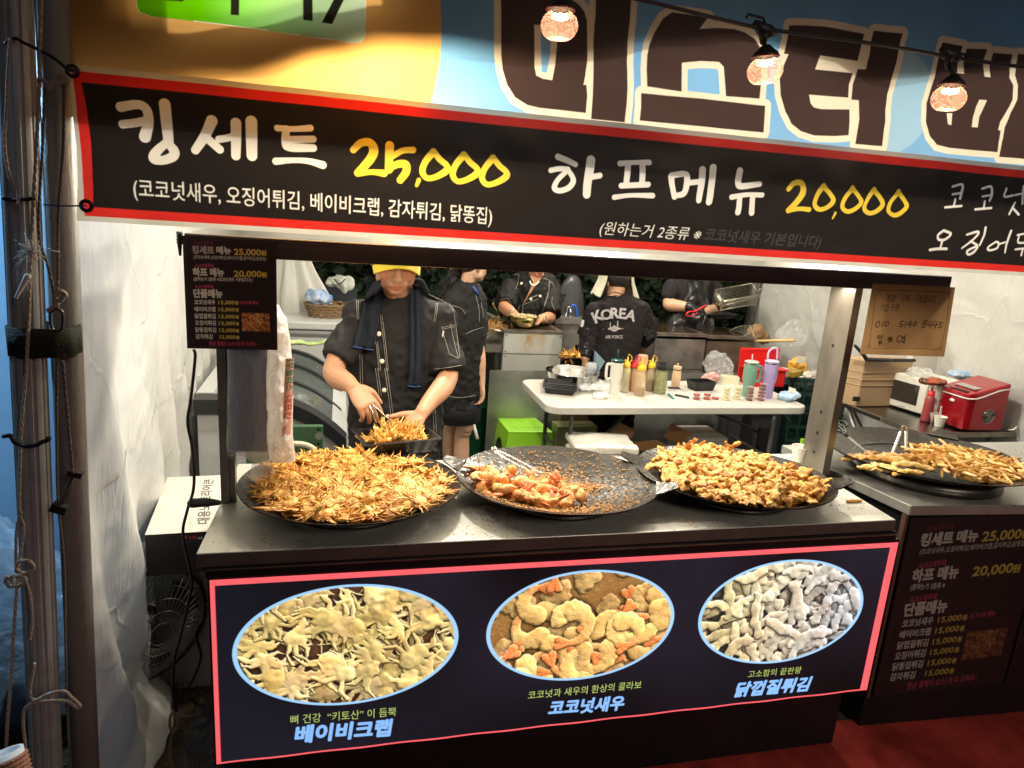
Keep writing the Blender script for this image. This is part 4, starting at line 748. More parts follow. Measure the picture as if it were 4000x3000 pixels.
# ---- menu boards
def menu_print(name, second=False):
    Wd, Hd = .395, .465; cv = Canvas(0, Wd, 0, Hd, 1500, (.030, .020, .020)); 
    def mp(x, y):
        u = (x - 33) / 1015; yt = 25 + .0788 * (x - 33); yb = 1272 + .0207 * (x - 33); return (u * Wd, (1 - (y - yt) / (yb - yt)) * Hd)
    K = (.62, .58, .52); Y_ = (.66, .50, .10); P_ = (.55, .06, .12); dim = (.22, .16, .15)
    def t(s, p, q, h, c, off=.02, op=1): tx(cv, mp, s, p, q, h / 1247 * Hd * .98, c, off, op=op)
    t('소스3개무료', (150, 120), (355, 126), 36, P_, op=.45); t('킹세트', (135, 212), (362, 222), 76, K if second else (.36, .31, .29), .05); t('메뉴', (392, 218), (545, 228), 72, K, .05); t('25,000', (582, 240), (876, 254), 76, Y_, .03); t('원', (880, 250), (935, 252), 50, Y_, .05)
    t('(코코넛새우,오징어튀김,베이비크랩,감자튀김,닭똥집)', (143, 272), (935, 308), 36, K)
    t('소스2개무료', (158, 366), (358, 372), 38, P_); t('하프 메뉴', (130, 455), (463, 464), 80, K, .05); t('20,000', (575, 475), (878, 484), 76, Y_, .03); t('원', (880, 484), (937, 486), 52, Y_, .05)
    t('(원하는거 2종류 ※' + ('' if second else '코코넛새우 기본입니다.)'), (135, 512), (385 if second else 775, 530), 38, K)
    t('소스1개무료', (147, 597), (347, 601), 38, P_); t('단품메뉴', (128, 690), (438, 697), 82, K, .05)
    for i, s in enumerate(('코코넛새우', '베이비크랩', '닭껍질튀김', '오징어튀김', '닭똥집튀김', '감자튀김')):
        y = (772, 850, 928, 1004, 1082, 1158)[i]; t(s, (132, y), (358 if i < 5 else 316, y + 4), 50, K, .03); t('15,000', (395, y + 4), (573, y + 7), 48, Y_, .02); t('원', (582, y + 6), (613, y + 7), 34, Y_, .04)
    t('시그니처 메뉴', (632, 777), (835, 780), 38, P_); t('현금 결재시 소스1개 더 드려요~', (275, 1238), (820, 1242), 46, P_)
    a, b = mp(645, 1075), mp(965, 885); i0, i1, j0, j1 = cv.win(a[0], b[0], a[1], b[1]); ph = foodphoto((i1 - i0) * 2, (j1 - j0) * 2, 'shrimp', 11)[::2, ::2][:j1 - j0, :i1 - i0] * np.array((.62, .40, .30)); Xm, Zm = np.meshgrid(np.linspace(-1, 1, i1 - i0), np.linspace(-1, 1, j1 - j0)); m = np.clip((1 - np.maximum(abs(Xm), abs(Zm))) * 14, 0, 1)[..., None] * (.5 if second else 1)
    cv.a[j0:j1, i0:i1] = cv.a[j0:j1, i0:i1] * (1 - m) + ph * m
    for o_ in (.008, .0105): 
        for P in (((o_, o_), (Wd - o_, o_)), ((o_, Hd - o_), (Wd - o_, Hd - o_)), ((o_, o_), (o_, Hd - o_)), ((Wd - o_, o_), (Wd - o_, Hd - o_))): cv.stroke(P, .0006, (.09, .05, .05), False)
    cv.a *= (.45 if second else 1)  # second board's print darkened so that it looks unlit
    return cv.image(name)
mb1 = T('hanging_menu_board', 'dark hanging menu board with prices, taped to the left end of the cart canopy', 'menu board', (-.21, 1.99, 1.5))
xa, xb = at(712, 912, Y=1.988).x, at(1078, 935, Y=1.988).x; zb_ = (at(712, 1360, Y=1.988).z + at(1076, 1368, Y=1.988).z) / 2; zt_ = 1.742
g = MB(); g.grid(lambda u, v: Vector((xa + (xb - xa) * u, 1.988, zb_ + (zt_ - zb_) * v)), 4, 4); g.build('printed_face', M('board_print', (1, 1, 1), .22, img=menu_print('menu_board'), coat=.3), mb1)
g = MB(); g.box(((xa + xb) / 2, 1.9935, (zb_ + zt_) / 2), (xb - xa, .004, zt_ - zb_)); g.build('backing', M('board_back', (.03, .025, .025), .5), mb1, smooth_=False)
# ---- second cart
cart2 = T('side_cart', 'second steel topped cart on the right carrying the wok of french fries', 'food cart', (2.5, 2.1, 0))
g = MB(); g.prism([(1.969, 1.887), (3.3, 1.80), (3.3, 2.55), (1.90, 2.55), (1.915, 2.27)], .912, .950); o = g.build('worktop', M('brushed_steel_side', (.52, .505, .46), .30, .55, bump=.03, bs=60, var=.25, vs_=5, rvar=.1), cart2, smooth_=False); bv = o.modifiers.new('b', 'BEVEL'); bv.width = .003; bv.segments = 2
g = MB(); g.prism([(1.985, 1.925), (3.28, 1.86), (3.28, 2.5), (1.93, 2.5)], .0, .911); g.build('cabinet', blk_pt, cart2, smooth_=False)
g = MB(); g.box((1.972, 1.905, .535), (.012, .02, .75)); g.build('edge_strip', M('rust_edge', (.09, .045, .03), .6), cart2, smooth_=False)
mb2 = T('side_menu_board', 'dark unlit menu board standing against the front of the right-hand cart', 'menu board', (2.29, 1.9, .17))
g = MB(); g.grid(lambda u, v: Vector((1.982 + .62 * u, 1.885, .165 + .735 * v)), 2, 2); g.build('printed_face', M('board_print_side', (1, 1, 1), .5, img=menu_print('side_menu_board', True)), mb2)
g = MB(); g.box((2.292, 1.893, .5325), (.62, .012, .735)); g.box((2.606, 1.885, .54), (.004, .02, .75)); g.build('backing', M('board_frame', (.05, .045, .05), .3, .5), mb2, smooth_=False)
g = MB(); g.box((2.93, 1.83, .60), (.50, .03, .5)); o = g.build('light_box', blk_pt, cart2, smooth_=False)
g = MB(); g.add([(2.70, 1.812, .28), (3.18, 1.812, .28), (3.18, 1.812, .29), (2.70, 1.812, .29), (2.70, 1.812, .29), (2.71, 1.812, .29), (2.71, 1.812, .86), (2.70, 1.812, .86)], [[0, 1, 2, 3], [4, 5, 6, 7]]); g.build('lit_border', M('lit_red', (.8, .05, .07), .4, emit=.6), o, smooth_=False)
# ---- acrylic sign with handwriting
sg = T('transfer_sign', 'brown handwritten bank transfer notice in a clear holder at the right end of the canopy', 'sign', (1.93, 1.985, 1.6))
YS = 1.985
def ys(x, y): p = at(x, y, Y=YS); return (p.x, p.z)
def S(x, y): return ys(3200 + x / 1.6588, 1050 + y / 1.6588)
kr = (.34, .20, .085); sx0, sx1 = S(345, 95)[0] - .0, S(880, 120)[0]; sz1 = S(600, 110)[1]; sz0 = S(530, 562)[1]
C = Canvas(sx0 - .03, sx1 + .02, sz0 - .01, sz1 + .01, 1300, kr); C.a *= .85 + .3 * vnoise(C.h, C.w, 160, 2)[..., None]
inkc = (.02, .012, .010)
def hw(P, w_=.0034): C.stroke([S(*p) for p in P], w_, inkc)
for P in ([(395, 140), (600, 143), (820, 152)], [(395, 140), (372, 132), (378, 150), (386, 140)], [(362, 165), (345, 330), (325, 480)], [(322, 482), (308, 505), (330, 510), (322, 485)], [(345, 515), (550, 515), (765, 522)], [(765, 522), (790, 515), (775, 505)], [(845, 180), (820, 350), (790, 495)], [(820, 152), (845, 155), (835, 170), (845, 182)]): hw(P, .0016)
for s, p, q, h in (('계좌', (422, 215), (492, 215), .026), ('이체', (528, 212), (580, 213), .024), ('가능합니다.', (610, 215), (752, 224), .026), ('기업', (390, 272), (446, 273), .022), ('은행', (460, 268), (512, 272), .022)): tx(C, S, s, p, q, h, inkc, .0, .2)
for P in ([(380, 340), (365, 360), (368, 378), (385, 372), (392, 350), (380, 340)], [(415, 338), (402, 375)], [(436, 342), (424, 360), (428, 372), (446, 362), (448, 345), (436, 342)],
          [(530, 340), (522, 358), (540, 360), (535, 375), (515, 374)], [(532, 340), (548, 340)], [(562, 340), (552, 378)], [(590, 338), (570, 362), (600, 360)], [(598, 340), (585, 380)], [(620, 342), (608, 360), (612, 372), (626, 362), (628, 345), (620, 342)],
          [(700, 340), (680, 335), (672, 350), (690, 358), (682, 378), (664, 378), (672, 362), (690, 350), (700, 338)], [(716, 340), (700, 365), (728, 364)], [(728, 340), (714, 382)], [(752, 340), (736, 365), (762, 364)], [(764, 342), (748, 385)], [(782, 348), (775, 362), (790, 366), (784, 382), (768, 380)], [(782, 348), (800, 350)],
          [(388, 432), (376, 440), (382, 452), (394, 444), (388, 432)], [(406, 428), (402, 456)], [(392, 468), (384, 478), (400, 486), (402, 472), (388, 468)], [(392, 470), (388, 492)],
          [(440, 458), (476, 454)], [(458, 440), (456, 476)], [(444, 444), (474, 472)], [(470, 442), (446, 474)], [(518, 432), (502, 450), (508, 474), (528, 468), (536, 445), (518, 432)], [(538, 444), (552, 440)], [(540, 452), (552, 450)], [(554, 430), (552, 462)], [(545, 466), (538, 474), (548, 480), (552, 470), (545, 466)]): hw(P)
si = M('kraft_sign_print', (1, 1, 1), .35, img=C.image('transfer_sign'), tl=.3, coat=.3)
tl_, tr_, br_, bl_ = [at(3200 + x / 1.6588, 1050 + y / 1.6588, Y=YS) for x, y in ((345, 95), (880, 120), (808, 570), (262, 552))]
cl = Vector(((tl_.x + bl_.x) / 2, YS, 0))
g = MB(); g.grid(lambda u, v: Vector((tl_.x * v + bl_.x * (1 - v) + (tr_.x * v + br_.x * (1 - v) - tl_.x * v - bl_.x * (1 - v)) * u, YS - .001, (bl_.z * (1 - u) + br_.z * u) * (1 - v) + (tl_.z * (1 - u) + tr_.z * u) * v)), 6, 6)
for k in g.uv: p = g.v[k]; g.uv[k] = ((p.x - C.x0) / (C.x1 - C.x0), (p.z - C.z0) / (C.z1 - C.z0))
g.build('paper', si, sg)
ac = film('acrylic_sheet', (.75, .72, .66), .22, .08); g = MB(); c_ = (tl_ + br_) / 2; g.box((c_.x, YS + .006, c_.z + .004), (.215, .009, .178)); g.build('holder', ac, sg, smooth_=False)
# ================================================================== WOKS
wok_in = M('seasoned_steel', (.060, .053, .044), .27, .70, bump=.30, bs=45, var=.55, vs_=12, rvar=.14, col2=(.045, .040, .034)); wok_out = M('sooty_iron', (.020, .018, .017), .55, .4, bump=.3, bs=30)
def food(name, c1, c2, c3, rough=.5, bump=.5, bs=160):
    m = bpy.data.materials.new(name); m.use_nodes = True; nt = m.node_tree; N = nt.nodes; L = nt.links; b = N['Principled BSDF']
    tc = N.new('ShaderNodeTexCoord'); n = N.new('ShaderNodeTexNoise'); n.inputs['Scale'].default_value = 55; n.inputs['Detail'].default_value = 5; oi = N.new('ShaderNodeObjectInfo')
    geo = N.new('ShaderNodeNewGeometry'); L.new(geo.outputs['Position'], n.inputs[0])
    r = N.new('ShaderNodeValToRGB'); e = r.color_ramp.elements; e[0].position = .33; e[0].color = (*c3, 1); e[1].position = .66; e[1].color = (*c2, 1); k = e.new(.5); k.color = (*c1, 1)
    mt = N.new('ShaderNodeMath'); mt.operation = 'MULTIPLY_ADD'; L.new(oi.outputs['Random'], mt.inputs[0]); mt.inputs[1].default_value = .24; mt.inputs[2].default_value = -.12
    ad = N.new('ShaderNodeMath'); ad.operation = 'ADD'; L.new(n.outputs[0], ad.inputs[0]); L.new(mt.outputs[0], ad.inputs[1]); L.new(ad.outputs[0], r.inputs[0]); L.new(r.outputs[0], b.inputs['Base Color'])
    n2 = N.new('ShaderNodeTexNoise'); n2.inputs['Scale'].default_value = bs; n2.inputs['Detail'].default_value = 6; L.new(geo.outputs['Position'], n2.inputs[0]); bp = N.new('ShaderNodeBump'); bp.inputs['Strength'].default_value = bump; bp.inputs['Distance'].default_value = .004; L.new(n2.outputs[0], bp.inputs['Height']); L.new(bp.outputs[0], b.inputs['Normal'])
    b.inputs['Roughness'].default_value = rough; b.inputs['Subsurface Weight'].default_value = .12; b.inputs['Subsurface Radius'].default_value = (.006, .003, .001); b.inputs['Subsurface Scale'].default_value = .5
    return m
crab_m = food('crab_batter', (.68, .35, .06), (.82, .54, .16), (.46, .17, .022)); chick_m = food('chicken_batter', (.64, .32, .06), (.74, .45, .13), (.36, .13, .018), bump=.9, bs=220); fry_m = food('potato', (.74, .42, .10), (.82, .54, .17), (.55, .24, .04), .42, .25); shr_m = food('shrimp_batter', (.76, .34, .09), (.82, .46, .16), (.66, .22, .045)); coco_m = food('coconut', (.48, .21, .04), (.62, .34, .09), (.26, .09, .015)); tail_m = M('shrimp_tail', (.62, .16, .05), .3)
def wok(cx, cy, cz, R, tx_, label, handles=(), depth=.068):
    w_ = T('wok', label, 'wok', (cx, cy, cz)); Mx = Matrix.Translation((cx, cy, cz)) @ Matrix.Rotation(math.atan(tx_), 4, 'X')
    def bz(r): return -depth * (1 - (r / R) ** 2) 
    n = 26; inn = [(max(1e-4, R * i / n), bz(R * i / n)) for i in range(n + 1)]; out = [(R + .002, -.001), (R + .001, -.004)] + [(R * i / n, bz(R * i / n) - .004) for i in range(n - 1, -1, -1)]; out[-1] = (1e-4, out[-1][1])
    def disc(prof, name, mt, dent):
        g = MB(); g.lathe(prof, (0, 0, 0), 96); g.v = [Mx @ (v + Vector((0, 0, dent * vn(v, 6, 3)))) for v in g.v]; return g.build(name, mt, w_)
    disc(inn, 'bowl', wok_in, .003); disc(out, 'underside', wok_out, .003)
    for a in handles:
        g = MB(); poly = []
        for t, hw_ in ((-.012, .062), (.008, .055), (.022, .043), (.040, .036), (.050, .030), (.055, .018)): poly.append((t, hw_))
        pts = [(R + t, h_) for t, h_ in poly] + [(R + t, -h_) for t, h_ in poly[::-1]]; rz = rotz(a)
        for dz in (0, -.004): 
            pass
        vs_ = []
        for dz in (.001, -.004):
            for r_, h_ in pts: vs_.append(Mx @ (rz @ Vector((r_, h_, dz + max(0, r_ - R) * .35))))
        k = len(pts); g.add(vs_, [list(range(k)), list(range(k, 2 * k))[::-1]] + [[i, i + k, (i + 1) % k + k, (i + 1) % k] for i in range(k)]); g.build('handle', wok_in, w_, smooth_=False)
    g = MB(); g.lathe([(.20, .951 - cz), (.20, .966 - cz), (.203, .966 - cz), (.203, .951 - cz)], (cx, cy, cz), 64, closed=True); g.build('stand_ring', st_dark, w_)
    return w_, Mx, bz
WK = [wok(.045, 2.076, 1.021, .333, -.023, 'leftmost wok, heaped with fried baby crabs'),
      wok(.712, 2.077, 1.021, .335, -.034, 'middle wok, half empty with coconut shrimps and loose shreds', (math.radians(157), math.radians(-26))),
      wok(1.358, 2.065, 1.021, .340, -.039, 'third wok, heaped with golden fried chicken skin', (math.radians(152), math.radians(-24))),
      wok(2.295, 2.192, 1.035, .372, -.024, 'wok on the right-hand cart, filled with french fries', (math.radians(35),), .075)]
g = MB(); g.lathe([(.262, .951), (.262, .992), (.270, .992), (.270, .951)], (2.30, 2.18, 0), 72, closed=True); tag(g.build('burner_ring', st_dark), 'wide steel ring under the wok of french fries', 'ring')
def lump(v, s, a, sd): return v * (1 + a * vn(v, s, sd))
TV = {}
def make_crab(sd):
    r = random.Random(sd); g = MB(); rx, ry, rz = .0190 + .006 * r.random(), .0150 + .004 * r.random(), .0105
    h = MB(); h.ell((0, 0, 0), (rx, ry, rz), 14, 9); g.add([lump(v, 90, .38, sd) for v in h.v], h.f)
    bu = (r.uniform(.3, 1.2), r.uniform(-1.2, -.3))
    for k in range(11):
        s_ = 1 if k % 2 else -1; b = bu[k % 2] + r.gauss(0, .38) + 1.57 * (k % 3 == 0); L_ = r.uniform(.016, .032); up_ = r.uniform(-.1, .6); d = Vector((math.cos(b), math.sin(b), up_ * .6)).normalized(); d2 = Vector((math.cos(b + s_ * .5), math.sin(b + s_ * .5), up_ * 1.1)).normalized()
        p0 = Vector((math.cos(b) * rx * .8, math.sin(b) * ry * .8, 0)); p1 = p0 + d * L_ * .5; p2 = p1 + d2 * L_ * .6; th = .0023 if k < 9 else .0046
        g.tube([p0, p1, p2, p2 + (d2 + Vector((r.gauss(0, .4), r.gauss(0, .4), .2))) * L_ * .3], [th, th * .95, th * .75, th * .35], 5)
    for k in range(9):
        b = r.random() * 6.28; d = Vector((math.cos(b), math.sin(b), r.uniform(-.1, .7))).normalized(); L_ = r.uniform(.015, .034); p0 = Vector((math.cos(b) * rx * .6, math.sin(b) * ry * .6, .003)); e = Vector((r.gauss(0, .5), r.gauss(0, .5), r.gauss(.1, .4)))
        g.tube([p0, p0 + d * L_ * .5, p0 + (d + e * .4) * L_], [.0016, .0014, .0006], 3)
    return g.build('crab_template', crab_m)
def make_skin(sd):
    r = random.Random(sd); P = [Vector((0, 0, 0))]; a = r.random() * 6; 
    for k in range(4): a += r.gauss(0, .55); P.append(P[-1] + Vector((math.cos(a), math.sin(a), r.gauss(0, .25))) * r.uniform(.010, .019))
    c = sum(P, Vector()) / 5; P = [p - c for p in P]; h = MB(); h.limb(P, [r.uniform(.006, .014) for _ in P], 6, 16, flat=r.uniform(.4, .8)); g = MB()
    if sd % 3: q0 = P[2]; b2 = r.random() * 6; h.limb([q0, q0 + Vector((math.cos(b2), math.sin(b2), r.gauss(0, .3))) * .014, q0 + Vector((math.cos(b2 + .5), math.sin(b2 + .5), r.gauss(0, .3))) * .026], [.010, .008, .006], 5, 12, flat=.7)
    g.add([v + Vector((vn(v, 75, sd), vn(v, 75, sd + 5), vn(v, 75, sd + 9))) * .0062 + Vector((vn(v, 230, sd), vn(v, 230, sd + 5), vn(v, 230, sd + 9))) * .0042 for v in h.v], h.f); return g.build('skin_template', chick_m)
def make_fry(sd):
    r = random.Random(sd); L_ = r.uniform(.045, .085); b = r.uniform(-.012, .012) * (2 if sd % 5 == 0 else 1); t = r.uniform(.0050, .0064); g = MB(); n = 7; P = [Vector(((i / (n - 1) - .5) * L_, b * (1 - (2 * i / (n - 1) - 1) ** 2), r.gauss(0, .0006))) for i in range(n)]
    g.tube(P, [t * .8] + [t * r.uniform(.93, 1.05) for _ in range(n - 2)] + [t * .75], 4); o = g.build('fry_template', fry_m); m = o.modifiers.new('b', 'BEVEL'); m.width = .0012; m.segments = 2
    dg = bpy.context.evaluated_depsgraph_get(); dg.update(); me = bpy.data.meshes.new_from_object(o.evaluated_get(dg)); o.modifiers.clear(); o.data = me; me.polygons.foreach_set('use_smooth', [True] * len(me.polygons)); return o
def make_shrimp(sd):
    r = random.Random(sd); g = MB(); P = []; Rr = []; 
    for k in range(7): q = k * .42; P.append(Vector((math.cos(q) * .023, math.sin(q) * .023 - .006, r.gauss(0, .002)))); Rr.append(.0150 - .0013 * k)
    h = MB(); h.limb(P, Rr, 4, 16, flat=.8); root = T('coconut_shrimp', 'x', 'fried shrimp', (0, 0, 0))
    g.add([v + Vector((vn(v, 90, sd), vn(v, 90, sd + 5), vn(v, 90, sd + 9))) * .0035 for v in h.v], h.f); g.build('battered_body', shr_m, root)
    t = P[-1]; d = (P[-1] - P[-2]).normalized(); g = MB(); s_ = d.cross(Vector((0, 0, 1)))
    for q in (-.35, .35): e = (d + s_ * q).normalized(); g.tube([t, t + e * .012, t + e * .024, t + e * .030], [.005, .0065, .0050, .001], 8, flat=.45)
    g.build('tail', tail_m, root); g = MB(); hv = h.v
    for k in range(90):
        v = hv[r.randrange(len(hv))]; n_ = (v - min(P, key=lambda p: (p - v).length)).normalized(); e = (n_ + Vector((r.gauss(0, .9), r.gauss(0, .9), r.gauss(0, .9)))).normalized(); L_ = r.uniform(.004, .009); g.tube([v, v + e * L_], [.0007, .0004], 3)
    g.build('coconut_flake', coco_m, root)['kind'] = 'stuff'; return root
def heap_mesh(wk, name, mt, label, cat, cx, cy, R0, hfun, amp=.006, freq=60):
    root, Mx, bz = wk; g = MB(); n, seg = 36, 90; vs_ = []
    for j in range(n + 1):
        r_ = max(1e-4, R0 * j / n)
        for k in range(seg):
            q = math.tau * k / seg; x, y = cx + math.cos(q) * r_ * (1 + .08 * math.sin(3 * q + 1)), cy + math.sin(q) * r_ * (1 + .06 * math.sin(4 * q)); z = max(bz(math.hypot(x, y)) + .001, hfun(x, y) + amp * vn((x, y, 0), freq, 2)); vs_.append(Mx @ Vector((x, y, z)))
    g.add(vs_, [[j * seg + k, j * seg + (k + 1) % seg, (j + 1) * seg + (k + 1) % seg, (j + 1) * seg + k] for j in range(n) for k in range(seg)]); return tag(g.build(name, mt), label, cat, kind='stuff')
def scatter(wk, tpl, n, name, label, cat, group, region, hfun, tilt=.5, lift=.004, scl=(.85, 1.2), pre=None, seed=1):
    root, Mx, bz = wk; r = random.Random(seed); cnt = 0; tries = 0; R3 = Mx.to_3x3(); pts = []
    while cnt < n and tries < n * 60:
        tries += 1; x, y = r.uniform(-.36, .36), r.uniform(-.36, .36)
        if not region(x, y): continue
        md = min([(x - a) ** 2 + (y - b) ** 2 for a, b in pts[-400:]] or [1]); 
        if md < (.012 if cnt < n * .6 else .006) ** 2 and tries < n * 40: continue
        pts.append((x, y)); z = max(hfun(x, y), bz(math.hypot(x, y)) + .006) + r.uniform(-.003, lift); t = r.choice(tpl); ro = (r.gauss(0, tilt), r.gauss(0, tilt), r.uniform(0, 6.28)); sc_ = r.uniform(*scl)
        if t.name not in TV: a_ = np.zeros(len(t.data.vertices) * 3); t.data.vertices.foreach_get('co', a_); TV[t.name] = a_.reshape(-1, 3)
        w_ = TV[t.name] * np.array((1, 1, .62 if name == 'fried_crab' else .85)) @ np.array(Euler(ro).to_matrix()).T * sc_ + np.array((x, y, z)); z += max(0, float((-.068 * (1 - (np.hypot(w_[:, 0], w_[:, 1]) / .336) ** 2) + .0015 - w_[:, 2]).max()) if Mx.translation.x < 2 else .004)
        p = Mx @ Vector((x, y, z)); o = clone(t, p, ro, label, [sc_, sc_, sc_ * (.62 if name == 'fried_crab' else .85 if name != 'french_fry' else 1)]); o.name = name; o['category'] = cat; o['group'] = group; cnt += 1
# crabs
tp = [make_crab(i) for i in range(12)]
def h1(x, y): return -.050 + .044 * max(0, 1 - ((x - .01) / .34) ** 2 - ((y - .03) / .33) ** 2) + .012 * vn((x, y, 0), 9, 4) + .014 * smooth(.10, .24, y) * smooth(.30, .2, abs(x))
def reg1(x, y): return ((x + .0) / .275) ** 2 + ((y + .000) / .270) ** 2 < 1 + .12 * vn((x, y, 0), 7, 8) and math.hypot(x, y) < .288
heap_mesh(WK[0], 'crab_crumbs', crab_m, 'crumbs and broken legs filling the bottom of the crab heap', 'crumbs', 0, -.012, .262, lambda x, y: h1(x, y) - .012, .012, 90)
scatter(WK[0], tp, 290, 'fried_crab', 'golden battered baby crab in the heap filling the leftmost wok', 'fried crab', 'fried crabs heaped in the leftmost wok', reg1, h1, .24, .008, (.8, 1.45), seed=3)
# chicken skin
ts = [make_skin(i) for i in range(14)]
def h3(x, y): return -.042 + .054 * max(0, 1 - ((x + .01) / .33) ** 2 - ((y - .05) / .33) ** 2) + .012 * vn((x, y, 0), 9, 14) + .022 * math.exp(-((x + .045) ** 2 + (y - .15) ** 2) / .0026)
def reg3(x, y): return ((x - .005) / .272) ** 2 + ((y + .010) / .285) ** 2 < 1 + .10 * vn((x, y, 0), 7, 9) and math.hypot(x, y) < .292
heap_mesh(WK[2], 'batter_crumbs', chick_m, 'crumbly batter pieces filling the bottom of the chicken skin heap', 'crumbs', 0, -.01, .255, lambda x, y: h3(x, y) - .008, .014, 70)
scatter(WK[2], ts, 290, 'fried_chicken_skin', 'golden fried chicken skin piece in the heap filling the third wok', 'fried chicken', 'fried chicken skins heaped in the third wok', reg3, h3, .30, .010, (.9, 1.5), seed=5)
# coconut shrimps + shreds
tsr = [make_shrimp(i) for i in range(4)]; root, Mx, bz = WK[1]; sp_ = [(1895, 1862), (1925, 1880), (1960, 1868), (1990, 1895), (2025, 1868), (2045, 1905), (2070, 1882), (2110, 1895), (2150, 1912), (2185, 1935), (2215, 1945), (2090, 1935), (2060, 1955), (2110, 1965), (2155, 1958), (2185, 1968), (2000, 1925), (1965, 1905), (2035, 1938), (1905, 1900), (1935, 1925), (2130, 1938), (2225, 1925), (2190, 1915), (2050, 1925), (2250, 1930), (2170, 1890)]
for i, (px, py) in enumerate(sp_):
    p = at(px - 22, py, z=.985 + .006 * (i % 3)); pl = Mx.inverted() @ p; pl.z = max(pl.z, bz(math.hypot(pl.x, pl.y)) + .019); p = Mx @ pl; q = clone(tsr[i % 4], p, (random.gauss(0, .4), random.gauss(0, .4), random.random() * 6.28), 'pinkish coconut shrimp in the clump at the left of the middle wok', [random.uniform(1.2, 1.6)] * 3); q.name = 'coconut_shrimp'; q['group'] = 'coconut shrimps in the middle wok'
g = MB(); r = random.Random(3)
def shred(x, y, k=1):
    z = bz(math.hypot(x, y)) + r.uniform(.0015, .004) * k; a = r.random() * 6.28; L_ = r.uniform(.006, .015); e = Vector((math.cos(a), math.sin(a), r.gauss(0, .25))) * L_; p = Mx @ Vector((x, y, z)); g.tube([p - e * .5, p + Vector((r.gauss(0, .001), r.gauss(0, .001), .0008)), p + e * .5], [.0009, .0014, .0008], 4)
for i in range(1900):
    if i < 700: x, y = r.gauss(.00, .055), r.gauss(.10, .050)
    elif i < 1150: x, y = r.gauss(-.04, .13), r.gauss(-.20, .045)
    else: x, y = r.uniform(-.3, .3), r.uniform(-.3, .3)
    if math.hypot(x, y) < .318: shred(x, y)
for i in range(500):
    t = r.random(); x, y = -.03 + .18 * t + r.gauss(0, .022), .10 - .10 * t + r.gauss(0, .020); shred(x, y, 2.2)
tag(g.build('coconut_shreds', coco_m), 'loose toasted coconut shreds scattered over the middle wok', 'coconut shreds', kind='stuff')
# fries and fried strips in the right wok
tf = [make_fry(i) for i in range(14)]
def h4(x, y): return -.045 + .048 * max(0, 1 - ((x - .06) / .34) ** 2 - ((y + .06) / .27) ** 2) + .008 * vn((x, y, 0), 9, 24)
def reg4(x, y): return ((x - .12) / .225) ** 2 + ((y + .10) / .185) ** 2 < 1 and math.hypot(x, y) < .345
heap_mesh(WK[3], 'fry_crumbs', fry_m, 'short broken fries filling the bottom of the fries heap', 'crumbs', .10, -.10, .17, lambda x, y: h4(x, y) - .014, .012, 60)
scatter(WK[3], tf, 210, 'french_fry', 'thick cut french fry in the heap filling the right-hand wok', 'french fry', 'french fries heaped in the right-hand wok', reg4, h4, .2, .012, (1.05, 1.4), seed=8)
def make_strip(sd):
    r = random.Random(sd); h = MB(); h.limb([Vector((-.065, 0, 0)), Vector((-.02, r.uniform(-.008, .008), .003)), Vector((.025, r.uniform(-.01, .01), .002)), Vector((.065, 0, 0))], [.008, .015, .014, .008], 7, 18, flat=.5); g = MB()
    g.add([v + Vector((vn(v, 45, sd), vn(v, 45, sd + 5), vn(v, 60, sd + 9))) * .005 + Vector((0, 0, vn(v, 200, sd))) * .003 for v in h.v], h.f); return g.build('strip_template', food('strip_batter', (.74, .43, .10), (.82, .56, .20), (.52, .24, .04)))
tst = [make_strip(i) for i in range(3)]
for i, (px, py, a, s_) in enumerate(((3350, 1790, -.2, 2.2), (3395, 1775, .4, 2.0), (3440, 1800, -.3, 2.6), (3500, 1800, -.5, 2.7), (3530, 1790, -.7, 2.4), (3570, 1825, -.3, 2.6), (3480, 1840, -.2, 2.5), (3420, 1825, -.15, 2.3), (3550, 1850, -.1, 2.0))):
    o = clone(tst[i % 3], at(px, py, z=1.022 + .004 * (i % 3)), (0, random.gauss(0, .12), a), ['broad fried strip at the far left tip of the fries wok', 'short fried piece sticking up near the left of the fries wok', 'fried strip leaning on the left pile of the fries wok', 'long dark-edged fried strip in the middle of the fries wok left pile', 'fried strip touching the tongs in the fries wok', 'fried strip nearest the french fries', 'long flat fried strip along the front rim of the fries wok', 'fried strip behind the front one in the fries wok', 'small fried strip at the front edge beside the french fries'][i], (s_ * .44, s_ * .60, s_ * .60)); o.name = 'fried_strip'; o['category'] = 'fried strip'; o['group'] = 'fried strips beside the fries'
o = clone(tf[3], at(3337, 1957, z=.956), (0, 0, -.03), 'single french fry lying alone on the steel worktop right of the third wok', [1.15] * 3); o.name = 'french_fry'; o['category'] = 'french fry'
o = clone(tf[6], at(3635, 1767, z=1.01), (0, .2, -.8), 'single short french fry lying apart behind the heap in the right-hand wok', [.8] * 3); o.name = 'french_fry'; o['category'] = 'french fry'
